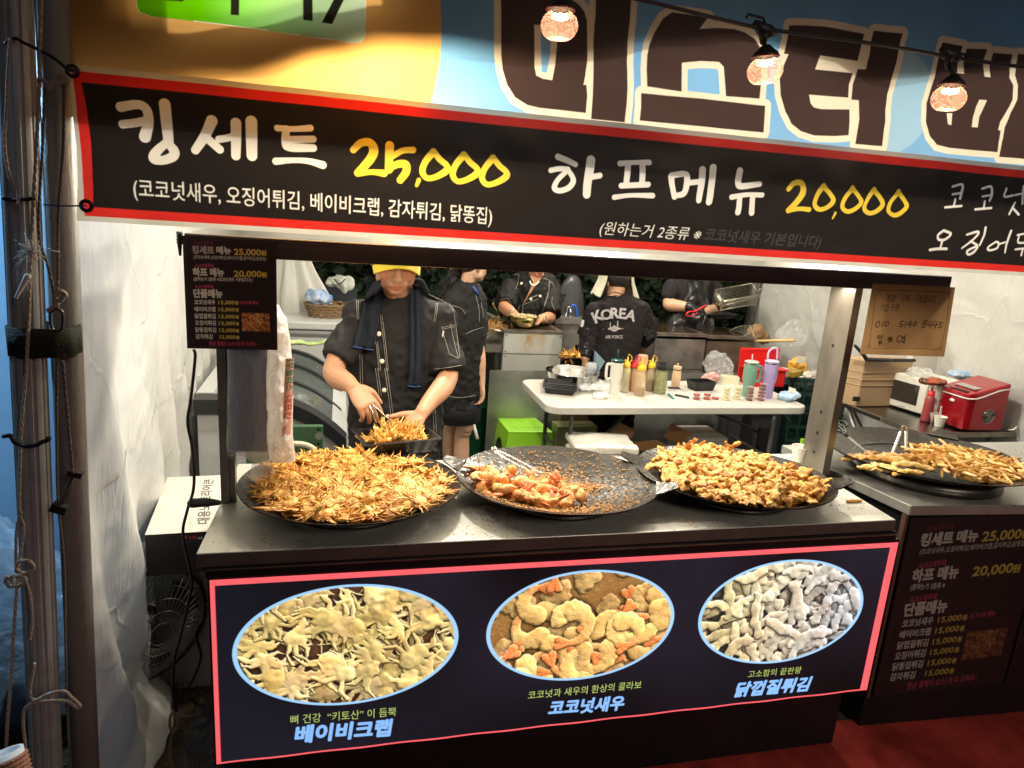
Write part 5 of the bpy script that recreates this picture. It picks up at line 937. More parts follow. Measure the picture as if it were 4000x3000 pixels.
# oil and water drops on the worktop
drop = M('drops', (.7, .68, .62), .05, trans=.6); g = MB(); r = random.Random(9)
for cx, cy, n, sx_, sy_ in ((1.12, 1.80, 26, .08, .015), (.43, 1.80, 14, .05, .012), (1.10, 1.86, 10, .05, .02), (1.78, 1.9, 7, .03, .04)):
    for i in range(n):
        x, y = r.gauss(cx, sx_), r.gauss(cy, sy_)
        if y > 1.785: q = r.uniform(.0015, .004); g.ell((x, y, .9502), (q, q, q * .35), 8, 4)
tag(g.build('oil_drops', drop), 'drops of oil splashed on the steel worktop between the woks', 'drops', kind='stuff')
g = MB(); r = random.Random(19)
for i in range(170):
    cx, cy = r.choice(((.40, 2.30), (.40, 1.86), (1.04, 1.84), (1.05, 2.3), (1.72, 1.95), (-.22, 1.86))); x, y = r.gauss(cx, .05), r.gauss(cy, .03)
    if 1.79 < y < 2.42 and -.33 < x < 1.80: q = r.uniform(.001, .0028); g.ell((x, y, .951), (q, q * r.uniform(.5, 1.2), q * .6), 6, 4)
tag(g.build('crumbs', chick_m), 'small batter crumbs spilled on the steel worktop between the woks', 'crumbs', kind='stuff')
# tongs and scissors
chrome = M('chrome', (.62, .60, .56), .12, 1)
def tongs(label, pts1, pts2, w0=.009, name='tongs', loopr=None):
    root = T(name, label, 'tongs', pts1[0])
    for P in (pts1, pts2): g = MB(); g.tube(catmull(P, 5), [w0 * .75] + [w0 * k for k in (.9,) * (len(catmull(P, 5)) - 2)] + [w0 * .5], 8, flat=.28); g.build('arm', chrome, root)
    return root
a, b = at(1930, 1756, z=1.055), at(2120, 1858, z=.995); s_ = Vector((.012, .010, 0)); t_ = tongs('steel tongs lying in the middle wok, handle up on its back rim', [a, a.lerp(b, .3) + s_ * .9, b + s_], [a, a.lerp(b, .3) - s_ * .9, b - s_ * .8])
g = MB(); g.lathe([(.010, -.006), (.011, -.006), (.011, .006), (.010, .006)], a, 16, closed=True); g.build('spring', chrome, t_)
a = at(3530, 1680, Y=2.36); b1, b2 = at(3482, 1780, z=1.0), at(3541, 1780, z=1.0); t_ = tongs('bright steel tongs standing in the right-hand wok with the loop end up', [a + Vector((-.012, 0, 0)), a.lerp(b1, .5) + Vector((-.006, 0, 0)), b1], [a + Vector((.012, 0, 0)), a.lerp(b2, .5) + Vector((.004, 0, 0)), b2], .008)
g = MB(); P = [a + Vector((.013 * math.cos(q), 0, .013 * math.sin(q) + .004)) for q in np.linspace(-.5, 3.64, 12)]; g.tube(P, .005, 8, flat=.4, up=Vector((0, 1, 0))); g.build('spring_loop', chrome, t_)
sc = T('scissors', 'black handled kitchen scissors resting on the left rim of the right-hand wok', 'scissors', at(3330, 1720, z=1.04))
p0, p1 = at(3310, 1705, z=1.055), at(3400, 1778, z=1.0); g = MB(); g.tube([p0, p0.lerp(p1, .25), p1], [.007, .010, .003], 4, flat=.2); g.tube([p0 + Vector((.004, .006, .002)), p0.lerp(p1, .25) + Vector((.003, .004, .002)), p1 + Vector((.004, .004, .002))], [.007, .009, .003], 4, flat=.2); g.build('blade', chrome, sc, smooth_=False)
for c_, rx_ in ((at(3268, 1672, z=1.07), .024), (at(3292, 1655, z=1.07), .022)):
    g = MB(); d_ = (p0 - c_).normalized(); u_, v_ = frame_of(Vector((0, 0, 1)), Vector((0, 1, 0))); P = [c_ + d_ * rx_ * 1.5 * math.cos(q) + d_.cross(Vector((0, 0, 1))) * rx_ * .8 * math.sin(q) for q in np.linspace(0, math.tau, 22)]; g.tube(P, .0048, 8); g.tube([c_ + d_ * rx_ * 1.4, p0], .0055, 8); g.build('handle', blackm, sc)
# paper cup on the worktop corner
def cup(x, y, z, h, r0, r1, label, name='paper_cup', mt=None, group=None, cat='cup'):
    g = MB(); g.lathe([(r0, 0), (r1, h), (r1 + .002, h + .001), (r1 + .001, h + .003), (r1 - .001, h + .002), (r1 - .002, h), (r0 - .001, .004), (.0005, .004)], (x, y, z), 32); return tag(g.build(name, mt or M('paper_white', (.80, .75, .64), .6), auto=40), label, cat, group)
p = at(3118, 1800, z=.951); cup(p.x + .0, p.y - .005, .951, .062, .026, .036, 'cream paper cup on the worktop just left of the right upright')
p = at(3160, 1725, Y=3.2)
# ================================================================== INSIDE THE STALL
YG = 2.06
def pt(x, y, Y): return at(x, y, Y=Y)
# ---- hanging bags beside the left upright
bagw = M('milky_bag', (.86, .83, .78), .30, bump=.9, bs=42, tl=.45, spec=.6); clearb = film('clear_bag', (.85, .87, .90), .16, .12)
ts_ = T('tray_stack', 'tall stack of nested blue-grey food trays in a clear bag hanging on the left upright', 'tray stack', pt(970, 1760, 2.08)); bm = M('tray_blue', (.15, .20, .32), .35, var=.35, vs_=14, stretch=(6, 1, 1))
g = MB(); L_, R_ = pt(897, 1500, YG + .02).x, pt(1046, 1500, YG + .02).x; zb_, zt_ = pt(970, 1758, YG + .02).z, pt(970, 1300, YG + .02).z; N_ = 26
for i in range(N_):
    x0 = L_ + (R_ - L_) * i / N_; w_ = (R_ - L_) / N_; g = MB(); g.box((x0 + w_ * .45, 2.12 + .002 * math.sin(i * 2.1), (zb_ + zt_) / 2 + .003 * math.sin(i * 1.7)), (w_ * .72, .085, zt_ - zb_)); g.box((x0 + w_ * .45, 2.075, (zb_ + zt_) / 2), (w_ * .4, .012, zt_ - zb_ + .004)); g.build('tray', bm, ts_, smooth_=False)
def sheetpx(rows, Y, bulge, name, mt, label, cat, nu=24, nv=50, wr=.008, seed=1, uvc=None, parent=None):
    ys_ = [r[0] for r in rows]
    def row(v):
        y = ys_[0] + (ys_[-1] - ys_[0]) * v
        for a, b in zip(rows[:-1], rows[1:]):
            if a[0] <= y <= b[0] + 1e-6: t = (y - a[0]) / (b[0] - a[0]); return y, a[1] + (b[1] - a[1]) * t, a[2] + (b[2] - a[2]) * t
        return rows[-1]
    def f(u, v, s_):
        y, xa, xb = row(v); x = xa + (xb - xa) * u; p = pt(x, y, Y); q = 1 - (2 * u - 1) ** 2; k = smooth(0, .12, v) * smooth(0, .12, 1 - v)
        return Vector((p.x, p.y - s_ * bulge * math.sqrt(max(0, q)) * (.3 + .7 * k) + wr * vn(p, 24, seed) + wr * .6 * abs(vn(p, 55, seed)), p.z))
    g = MB(); g.grid(lambda u, v: f(u, v, 1), nu, nv)
    if bulge: g2 = MB(); g2.grid(lambda u, v: f(u, v, -1), nu, nv); g.add(g2.v, g2.f)
    return tag(g.build(name, mt, parent), label, cat)
sheetpx([(1290, 885, 1060), (1400, 888, 1056), (1600, 886, 1052), (1750, 884, 1054), (1790, 893, 1040)], YG, .055, 'clear_bag', clearb, 'clear plastic bag around the blue-grey tray stack', 'plastic bag')
nbag = T('napkin_bag', 'milky white plastic bag with red and green lettering hanging beside the blue-grey tray stack', 'plastic bag', pt(1100, 1790, YG))
sheetpx([(1195, 1074, 1088), (1250, 1060, 1118), (1312, 1046, 1131), (1420, 1042, 1142), (1560, 1040, 1144), (1700, 1042, 1144), (1790, 1052, 1153), (1802, 1070, 1150)], YG + .03, .060, 'bag_film', bagw, None, None, wr=.024, nu=50, nv=90, seed=7, parent=nbag)
a, b = pt(1110, 1700, YG - .02), pt(1141, 1400, YG - .02); C = Canvas(a.x, b.x, a.z, b.z, 2200, (.74, .66, .58)); C.a *= 1; xx_ = np.sin((C.X[None] + C.Z[:, None]) * 900) * np.sin((C.X[None] - C.Z[:, None]) * 900); C.a = np.where((xx_ > .1)[..., None], C.a, np.array((.72, .30, .24), np.float32))
im_s = Canvas(0, .30, 0, .0286, 2200, (.74, .66, .58)); im_s.text('삼무플러스', .06, .006, .018, (.03, .22, .10), .105, .03); im_s.text('내프킨', .18, .006, .018, (.60, .04, .04), .07, .03)
rot_ = np.rot90(im_s.a, 1)[::-1][::-1]; hh, ww = min(rot_.shape[0], C.h), min(rot_.shape[1], C.w)
rr_ = np.transpose(im_s.a, (1, 0, 2))[::-1]; rr_ = rr_[:C.h, :C.w]; msk = (np.abs(rr_ - np.array((.74, .66, .58))).sum(-1, keepdims=True) > .1); C.a[:rr_.shape[0], :rr_.shape[1]] = np.where(msk, rr_, C.a[:rr_.shape[0], :rr_.shape[1]])
g = MB(); g.grid(lambda u, v: Vector((a.x + (b.x - a.x) * u + .012 * (v - .5) , YG - .026 + .014 * u * u, a.z + (b.z - a.z) * v)), 6, 16); g.build('printed_strip', M('bag_print', (1, 1, 1), .4, img=C.image('bag_print')), nbag)
sheetpx([(1755, 890, 1060), (1785, 960, 1050), (1810, 985, 1060), (1850, 975, 1078), (1878, 985, 1050)], YG + .02, .02, 'bag_tail', film('bag_tail_film', (.85, .85, .84), .35, .15), 'clear plastic tail hanging below the tray stack over the left wok', 'plastic bag')
# ---- cardboard boxes and fan at the left
card_w = M('white_carton', (.66, .62, .55), .7, bump=.1, bs=40, var=.1); card_b = M('brown_carton', (.26, .165, .085), .8, bump=.15, bs=60, var=.25, vs_=8); card_k = M('black_carton', (.018, .015, .015), .6)
bx = T('carton_box', 'white topped carton with black sides, lying on the larger box left of the cart', 'box', (-.50, 2.6, .62))
P4 = [at(566, 2090, z=.75), at(870, 2072, z=.75), at(880, 1855, z=.75), at(655, 1865, z=.75)]
g = MB(); g.add([(p.x, p.y, .75) for p in P4] + [(p.x, p.y, .747) for p in P4], [[0, 1, 2, 3]]); 
C = Canvas(0, .5, 0, .5, 900, (.66, .62, .54)); C.a *= .93 + .1 * vnoise(C.h, C.w, 60, 1)[..., None]
lt = Canvas(0, .5, 0, .5, 900, (0, 0, 0)); lt.text('대용노 트리어큰', .06, .10, .075, (1, 1, 1), .40, .02); lt.text('신선한 재료를 담은 상자', .06, .21, .022, (.5, .5, .5), .26, 0)
C.a = C.a * (1 - .9 * np.rot90(lt.a, -1)[::-1, ::-1][::-1, ::-1]); g.uv = {0: (0, 0), 1: (1, 0), 2: (1, 1), 3: (0, 1)}
g.build('lid', M('carton_print', (1, 1, 1), .65, img=C.image('carton_top')), bx, smooth_=False)
g = MB(); pr = [(p.x, p.y) for p in P4]; g.prism(pr, .60, .7475); g.build('side', card_k, bx, smooth_=False)
def fr(x, y): p = at(x, y, Y=P4[0].y - .002); return (p.x, p.z)
C = Canvas(fr(700, 2120)[0], fr(800, 2120)[0], .70, .745, 2500, (.018, .015, .015)); tx(C, fr, 'H', (714, 2104), (728, 2104), .012, (.6, .25, .08), .04); tx(C, fr, '1위', (742, 2106), (765, 2106), .012, (.62, .04, .03), .03); tx(C, fr, '보험', (772, 2106), (790, 2106), .008, (.6, .6, .6), .02)
g = MB(); g.grid(lambda u, v: Vector((C.x0 + (C.x1 - C.x0) * u, P4[0].y - .002, C.z0 + (C.z1 - C.z0) * v)), 1, 1); g.build('printed_side', M('carton_side_print', (1, 1, 1), .6, img=C.image('carton_side')), bx, smooth_=False)
big = T('large_carton', 'large pale carton with handling symbols standing behind the fan left of the cart', 'box', (-.5, 2.75, 0)); g = MB(); g.box((-.40, 2.78, .30), (.50, .50, .595)); g.build('walls', M('pale_carton', (.56, .52, .47), .75, bump=.12, bs=50, var=.15), big, smooth_=False)
def fb_(x, y): p = at(x, y, Y=2.527); return (p.x, p.z)
C = Canvas(fb_(595, 2700)[0], fb_(720, 2700)[0], fb_(600, 2700)[1], fb_(600, 2655)[1], 2400, (.40, .36, .32))
for i in range(5):
    x_, z_ = fb_(611 + i * 26, 2683 - i * 3); k_ = (.06, .05, .05); C.rect(x_ - .0085, x_ + .0085, z_ - .0085, z_ + .0085, k_, .003); C.rect(x_ - .0072, x_ + .0072, z_ - .0072, z_ + .0072, (.40, .36, .32), .002)
    if i % 2 == 0: C.poly([(x_ - .005, z_), (x_, z_ + .005), (x_ + .005, z_)], k_); C.stroke([(x_, z_), (x_, z_ - .005)], .001, k_)
    else: C.rect(x_ - .004, x_ + .004, z_ - .004, z_ + .002, k_); C.stroke([(x_ - .004, z_ + .005), (x_ + .004, z_ + .005)], .001, k_)
g = MB(); g.grid(lambda u, v: Vector((C.x0 + (C.x1 - C.x0) * u, 2.527, C.z0 + (C.z1 - C.z0) * v)), 1, 1); g.build('handling_symbols', M('symbol_print', (1, 1, 1), .7, img=C.image('symbols')), big, smooth_=False)
fan = T('floor_fan', 'black wire-cage floor fan half hidden behind the tent wall at the left', 'fan', (-.64, 2.44, 0)); fc = at(588, 2445, Y=2.40); wire = M('fan_wire', (.30, .27, .24), .35, .6); rf = rotz(math.radians(40)) ; fm = M('fan_black', (.02, .02, .02), .4)
def fp(r_, a, d): return fc + rf @ Vector((r_ * math.cos(a), -d, r_ * math.sin(a)))
g = MB(); g.tube([fp(.205, a, .0) for a in np.linspace(0, math.tau, 49)], .0065, 8); g.build('rim', fm, fan)
g = MB()
for rr0, dd0 in ((.04, .075), (.08, .070), (.12, .058), (.16, .038), (.185, .02)): g.tube([fp(rr0, a, dd0) for a in np.linspace(0, math.tau, 41)], .0016, 4)
for k in range(44):
    a = math.tau * k / 44; g.tube([fp(.205, a, .0), fp(.185, a + .06, .022), fp(.13, a + .18, .055), fp(.05, a + .30, .074)], .0014, 4)
for k in range(44):
    a = math.tau * k / 44; g.tube([fp(.205, a, .0), fp(.15, a, -.05), fp(.06, a, -.07)], .0014, 4)
g.build('cage', wire, fan)
for k in range(3):
    a0 = k * math.tau / 3; g = MB(); g.grid(lambda u, v: fp(.03 + .14 * v, a0 + .9 * u * (.7 + .4 * v), .02 - .03 * u), 6, 6); g.build('blade', M('fan_blade', (.06, .06, .065), .3), fan)
g = MB(); g.ell(fc + rf @ Vector((0, .05, 0)), (.05, .07, .05)); g.build('motor', fm, fan)
g = MB(); g.tube([fc + rf @ Vector((.215, 0, 0)), fc + rf @ Vector((.225, 0, -.12)), fc + rf @ Vector((.22, 0, -.38))], .010, 8, flat=.5); g.tube([fc + rf @ Vector((-.215, 0, 0)), fc + rf @ Vector((-.225, 0, -.12)), fc + rf @ Vector((-.22, 0, -.38))], .010, 8, flat=.5); g.build('stand', fm, fan)
# cables by the cart
rope([(757, 1365), (762, 1400), (745, 1560), (733, 1650), (752, 1760), (757, 1900), (730, 2000), (715, 2090), (745, 2240), (745, 2310), (700, 2500), (682, 2570), (675, 2700), (690, 2780)], .0042, cab, 'power_cable', 'black power cable hanging down from behind the hanging menu board', 'cable', twist=False, n=8, Y=2.02)
rope([(785, 2430), (765, 2480), (785, 2560), (760, 2640), (730, 2700), (760, 2745), (800, 2755)], .0040, cab, 'power_cable', 'black cable curling along the left side of the cart cabinet', 'cable', twist=False, n=8, Y=1.98)
rope([(680, 2780), (665, 2800), (668, 2850), (695, 2840), (690, 2790), (720, 2800), (790, 2795)], .0042, rope_g, 'knotted_cord', 'grey cord knotted round the cable near the ground left of the cart', 'cord', n=10, Y=1.98)
rope([(690, 2840), (668, 2880), (665, 2960), (680, 3010)], .0038, rope_g, 'knotted_cord', 'frayed grey cord end hanging from the knot to the soil', 'cord', n=10, Y=1.98); rope([(700, 2800), (720, 2840), (735, 2920), (755, 2960), (750, 3010)], .0036, rope_g, 'knotted_cord', 'thin grey cord running beside the dark tarpaulin near the cart', 'cord', n=10, Y=1.98)
g = MB(); g.grid(lambda u, v: Vector((-.50 + .22 * u, 1.75 + .65 * v, .02 + .05 * abs(vn((u * 4, v * 6, 0), 1.5)) + .10 * u)), 30, 40); tag(g.build('dark_tarpaulin', M('tarpaulin', (.035, .036, .045), .45, bump=.6, bs=30)), 'dark crumpled tarpaulin on the soil along the left side of the cart', 'tarpaulin')
# ---- curved-glass display freezer and chest freezer
fz = T('display_freezer', 'white display freezer with curved sliding glass behind the seller on the left', 'freezer', (-.33, 4.2, 0)); whm = M('freezer_white', (.55, .56, .55), .3, var=.06); grey = M('bumper_grey', (.018, .019, .022), .35); glz = film('freezer_glass', (.10, .13, .12), .50, .05)
def fzz(x): return .855 - (.21 * max(0, (x + .36) / .40) ** 2.0)
Ya, Yb = 3.60, 4.92
def strip(xa, xb, ya, yb, off, thick, n=16):
    g = MB(); top_ = []; 
    for y in (ya, yb):
        for i in range(n + 1): x = xa + (xb - xa) * i / n; top_.append(Vector((x, y, fzz(x) + off)))
    bot = [v - Vector((0, 0, thick)) for v in top_]; m = n + 1; vs_ = top_ + bot; fs = [[i, i + 1, m + i + 1, m + i] for i in range(n)] + [[2 * m + i, 3 * m + i, 3 * m + i + 1, 2 * m + i + 1] for i in range(n)] + [[i, 2 * m + i, 2 * m + i + 1, i + 1] for i in range(n)] + [[m + i, m + i + 1, 3 * m + i + 1, 3 * m + i] for i in range(n)] + [[0, m, 3 * m, 2 * m], [n, 2 * m + n, 3 * m + n, m + n]]
    g.add(vs_, fs); return g
strip(-.69, .045, Ya - .03, Ya + .09, .012, .075).build('bumper', grey, fz, auto=40)
strip(-.60, .0, Ya + .10, Yb, .0, .006).build('glass', glz, fz)
for y in (4.02, 4.45, 4.86): strip(-.64, .02, y, y + .05, .012, .026).build('glass_frame', grey, fz, auto=40)
g = MB(); pf = [(-.68, .02)] + [(.04, .02)] + [(x, fzz(x) - .075) for x in np.linspace(.04, -.68, 18)]; k = len(pf)
g.add([(x, Ya, z) for x, z in pf] + [(x, Yb, z - (.14 if .03 < z else 0)) for x, z in pf], [list(range(k)), list(range(k, 2 * k))[::-1]] + [[i, k + i, k + (i + 1) % k, (i + 1) % k] for i in range(k)]); g.build('cabinet', whm, fz, smooth_=False)
strip(-.03, .05, Ya + .1, Yb, .010, .05, 4).build('side_rail', whm, fz, auto=40); strip(-.70, -.62, Ya + .1, Yb, .014, .05, 4).build('side_rail', whm, fz, auto=40)
g = MB(); r = random.Random(2)
for i in range(24): g.box((r.uniform(-.55, -.1), r.uniform(3.8, 4.8), r.uniform(.60, .68)), (.10, .14, .04), rotz(r.random() * 3) @ rotx(r.uniform(-.3, .3)), mi=i % 4)
tag(g.build('frozen_packs', [M('pack_white', (.6, .6, .6), .4), M('pack_orange', (.6, .3, .08), .4), M('pack_pink', (.55, .3, .25), .4), M('pack_grey', (.3, .32, .34), .4)], smooth_=False), 'frozen food packs lying under the curved freezer glass', 'food packs', kind='stuff')
ch = T('chest_freezer', 'white chest freezer with a flat lid behind the curved-glass freezer', 'freezer', (-.1, 5.3, 0)); g = MB(); g.box((-.12, 5.35, .49), (.86, .60, .96)); g.build('cabinet', whm, ch, smooth_=False); g = MB(); g.box((-.12, 5.34, 1.005), (.90, .64, .055)); o = g.build('lid', whm, ch, smooth_=False); bv = o.modifiers.new('b', 'BEVEL'); bv.width = .012; bv.segments = 3
g = MB(); g.box((-.12, 5.015, .96), (.88, .012, .02)); g.build('handle_rail', M('rail_grey', (.3, .3, .3), .4), ch, smooth_=False)
p = at(1190, 1344, Y=4.55); g = MB(); g.limb([p + Vector((-.12, 0, .0)), p + Vector((-.04, .0, .012)), p + Vector((.05, .0, .0)), p + Vector((.13, 0, .02))], [.028, .03, .022, .026], 6, 16, flat=.5); o = remesh(g, 'snack_packet', M('packet_green', (.60, .70, .32), .3, col2=(.30, .45, .12), vs_=16, bump=.3), .005, disp=lambda q, n: .006 * vn(q, 30)); tag(o, 'pale green snack packet lying on the freezer glass', 'packet')
cr = T('folding_stool', 'dark green plastic stool with a cream tube leg in front of the freezer', 'stool', (-.12, 3.3, 0)); grn = M('stool_green', (.045, .115, .055), .45)
a, b, c, d = pt(1135, 1665, 3.25), pt(1262, 1655, 3.25), pt(1262, 1800, 3.25), pt(1135, 1800, 3.25); g = MB(); g.box(((a.x + b.x) / 2 - .10, 3.27, (a.z + c.z) / 2 - .06), (b.x - a.x + .20, .03, abs(a.z - c.z) + .12)); o = g.build('seat_panel', grn, cr, smooth_=False); bv = o.modifiers.new('b', 'BEVEL'); bv.width = .008; bv.segments = 3
for px, py, rr_ in ((1247, 1703, .019), (1243, 1678, .007), (1243, 1735, .007)): p = pt(px, py, 3.253); g = MB(); g.lathe([(.0005, 0), (rr_, 0)], p, 20, rot=rotx(math.pi / 2)); g.build('panel_hole', M('hole_grey', (.22, .23, .22) if rr_ > .01 else (.01, .01, .01), .6) if rr_ > .01 else MATS['hole_black'], cr)
g = MB(); g.tube(catmull([pt(890, 1850, 3.2), pt(900, 1760, 3.2), pt(1000, 1740, 3.2), pt(1130, 1733, 3.2), pt(1200, 1740, 3.2), pt(1240, 1775, 3.2), pt(1262, 1860, 3.2)], 6), .013, 10); g.build('tube_leg', M('cream_tube', (.62, .56, .42), .35), cr)
# things on and behind the chest freezer
bk = T('wicker_basket', 'brown woven basket on the chest freezer lid', 'basket', (.15, 5.3, 1.035)); c_ = at(1280, 1225, Y=5.30); wk_ = M('wicker', (.20, .12, .055), .7, bump=.4, bs=90)
for i in range(5): g = MB(); g.tube([Vector((c_.x + (.13 + .008 * i) * math.cos(q), 5.3 + (.10 + .006 * i) * math.sin(q), 1.045 + .020 * i + .006 * math.sin(14 * q + math.pi * i))) for q in np.linspace(0, math.tau, 57)], .010, 6); g.build('woven_band', wk_, bk)
g = MB(); g.ell((c_.x - .02, 5.3, 1.15), (.10, .08, .06)); o = remesh(g, 'plastic_bundle', M('blue_white_plastic', (.55, .60, .66), .3, col2=(.12, .25, .55), vs_=9, bump=.5, bs=30), .008, disp=lambda q, n: .03 * vn(q, 22) + .012 * vn(q, 50)); o.location += Vector((-.05, 0, .02)); tag(o, 'crumpled blue and white plastic bundle in the wicker basket', 'plastic bundle')
a = at(1260, 1150, Y=5.9); b = at(1395, 1125, Y=5.9); g = MB(); g.box(((a.x + b.x) / 2, 6.0, .60), (b.x - a.x, .3, 1.18)); tag(g.build('dark_box', M('navy_box', (.018, .022, .032), .6), smooth_=False), 'dark box standing behind the chest freezer under a cloth bag', 'box')
g = MB(); p = at(1325, 1108, Y=5.9); g.ell(p, (.12, .10, .055)); o = remesh(g, 'cloth_bag', M('canvas_white', (.52, .55, .48), .8, bump=.2), .009, disp=lambda q, n: .045 * vn(q, 12) + .02 * vn(q, 28)); tag(o, 'pale cloth bag with a black strap lying on the dark box', 'bag'); g = MB(); g.tube(catmull([p + Vector((-.04, -.13, .05)), p + Vector((0, -.14, .015)), p + Vector((.05, -.13, .055))], 5), .010, 6, flat=.4); g.build('strap', blackm, o)
# ---- folding table
tb = T('folding_table', 'long white plastic folding table with grey steel legs in the middle of the stall', 'table', (2.15, 4.23, 0)); TZ = .742; tabw = M('table_plastic', (.60, .57, .50), .38, bump=.1, bs=90, var=.14, vs_=5)
def rrect(xa, xb, ya, yb, r_, n=6):
    P = []
    for cx, cy, a0 in ((xb - r_, yb - r_, 0), (xa + r_, yb - r_, math.pi / 2), (xa + r_, ya + r_, math.pi), (xb - r_, ya + r_, 1.5 * math.pi)): P += [(cx + r_ * math.cos(a0 + i * math.pi / 2 / n), cy + r_ * math.sin(a0 + i * math.pi / 2 / n)) for i in range(n + 1)]
    return P
g = MB(); g.prism(rrect(1.235, 3.065, 3.88, 4.60, .09), TZ - .050, TZ); o = g.build('tabletop', tabw, tb, smooth_=False); bv = o.modifiers.new('b', 'BEVEL'); bv.width = .008; bv.segments = 3
lgm = M('leg_grey', (.10, .105, .10), .4, .6); lgl = M('leg_light', (.26, .26, .25), .35, .7)
for x, mt in ((1.42, lgm), (2.86, lgl)):
    for y in (3.97, 4.50): g = MB(); g.tube(catmull([(x, y, .69), (x, y, .34), (x + .0, y + (.02 if y < 4.2 else -.02), .2), (x, y, .0)], 5), .0145, 12); g.build('leg', mt, tb)
    g = MB(); g.tube([(x, 3.97, .36), (x, 4.50, .36)], .012, 10); g.build('crossbar', mt, tb)
g = MB(); g.tube([(1.43, 4.0, .20), (1.60, 4.12, .36), (1.98, 4.23, .68)], .013, 8, flat=.6); g.build('brace', lgm, tb)
g = MB(); g.tube([pt(2740, 1595, 4.1), pt(2885, 1650, 4.15), pt(2960, 1688, 4.2)], .016, 8, flat=.6); g.build('brace', lgm, tb); g = MB(); g.tube([pt(2985, 1600, 4.3), pt(2935, 1640, 4.3)], .010, 6, flat=.4); g.tube([pt(3050, 1600, 4.2), pt(3090, 1650, 4.2)], .010, 6, flat=.4); g.build('brace', lgl, tb)
# ---- things on the table
def spot(px, by, r_px=0): p = at(px, by, z=TZ); k = p.y * 1.05 / F_PX; return p + Vector((0, r_px * k, 0)), k
def hgt(px, ty, Y): return at(px, ty, Y=Y).z - TZ
def bottle(px, by, ty, wpx, body, fill, capc, label, level=.5, kind='squeeze', capm=None):
    p, k = spot(px, by, wpx / 2); H = hgt(px, ty, p.y); R_ = wpx / 2 * k; b = T('sauce_bottle' if kind != 'jar' else 'herb_jar', label, 'bottle' if kind != 'jar' else 'jar', p, 'sauce bottles on the folding table' if kind != 'jar' else None)
    Hb = H * (.72 if kind == 'squeeze' else .80); pr = [(.001, 0), (R_ * .95, 0), (R_, .008), (R_, Hb * .70), (R_ * .92, Hb * .80), (R_ * .62, Hb * .93), (R_ * .58, Hb)]
    if kind == 'jar': pr = [(.001, 0), (R_ * .96, 0), (R_, .006), (R_, Hb * .80), (R_ * .80, Hb * .93), (R_ * .72, Hb)]
    g = MB(); g.lathe(pr, p, 28); g.build('body', body, b, auto=60)
    hz = Hb * level; g = MB(); g.lathe([(.001, .003), (R_ * .93, .003), (R_ * .96, .010), (R_ * .96, min(hz, Hb * .7)), (R_ * (.96 if hz < Hb * .7 else .85), hz), (.001, hz)], p, 24); g.build('contents', fill, b, auto=60)
    g = MB()
    if kind == 'squeeze':
        g.lathe([(.001, Hb - .004), (R_ * .80, Hb - .004), (R_ * .82, Hb + .018), (R_ * .6, Hb + .024), (R_ * .25, Hb + .03), (R_ * .18, H * .97), (R_ * .10, H)], p, 22)
        P = [p + Vector((R_ * .3, 0, Hb + .02)), p + Vector((R_ * 1.0, 0, Hb + .045)), p + Vector((R_ * .95, 0, H * .99)), p + Vector((R_ * .3, 0, H + .012)), p + Vector((R_ * .0, 0, H + .008))]; g.tube(catmull(P, 5), .0028, 6); g.tube([p + Vector((-R_ * .4, 0, Hb + .02)), p + Vector((-R_ * .6, 0, Hb + .045))], .006, 8)
    elif kind == 'jar': g.lathe([(.001, Hb - .003), (R_ * .78, Hb - .003), (R_ * .78, Hb + .022), (.001, Hb + .022)], p, 22); g.tube([p + Vector((0, .005, Hb + .018)), p + Vector((0, .014, H + .004))], R_ * .68, 16, flat=.25, up=Vector((0, 1, 0)))
    else: g.lathe([(.001, Hb - .003), (R_ * .95, Hb - .003), (R_ * .9, Hb + .016), (.001, Hb + .02)], p, 22); g.tube([p + Vector((0, 0, Hb + .01)), p + Vector((0, 0, H))], .007, 8)
    g.build('cap', capc, b, auto=60); return b
frost = film('frosted_plastic', (.80, .66, .40), .38, .3); frost2 = film('frosted_white', (.82, .80, .72), .25, .3); yel = M('cap_yellow', (.80, .52, .02), .35); redc = M('cap_red', (.62, .015, .03), .35); crm = M('cream_sauce', (.80, .72, .40), .4, var=.2, vs_=60); reds = M('red_sauce', (.36, .03, .02), .35); brn = M('brown_sauce', (.10, .03, .015), .3); org_s = M('peach_sauce', (.82, .50, .24), .4); herb = M('dried_herb', (.16, .17, .03), .8, bump=1, bs=160, var=.7, vs_=90, col2=(.34, .34, .10)); hg = film('clear_jar', (.7, .7, .6), .15, .05)
bottle(2445, 1535, 1392, 34, frost2, crm, yel, 'slim bottle of speckled cream sauce with a yellow spout, right of the white tumbler', .95)
bottle(2478, 1532, 1396, 40, frost, reds, redc, 'squeeze bottle of red sauce with a red spout', .80)
bottle(2543, 1530, 1396, 38, frost, brn, yel, 'squeeze bottle with dark sauce and a yellow looped spout behind the herb jar', .42)
bottle(2504, 1550, 1402, 44, frost, M('red_brown_sauce', (.20, .05, .035), .3), yel, 'nearly empty squeeze bottle with red-brown sauce and a yellow spout, nearest the camera', .28)
bottle(2586, 1542, 1418, 54, hg, herb, blackm, 'square clear jar of dried green herbs with an open black lid', .93, 'jar')
bottle(2645, 1520, 1420, 38, frost2, org_s, M('cap_beige', (.60, .44, .28), .4), 'peach coloured sauce bottle with a beige lid', .9, 'plain')
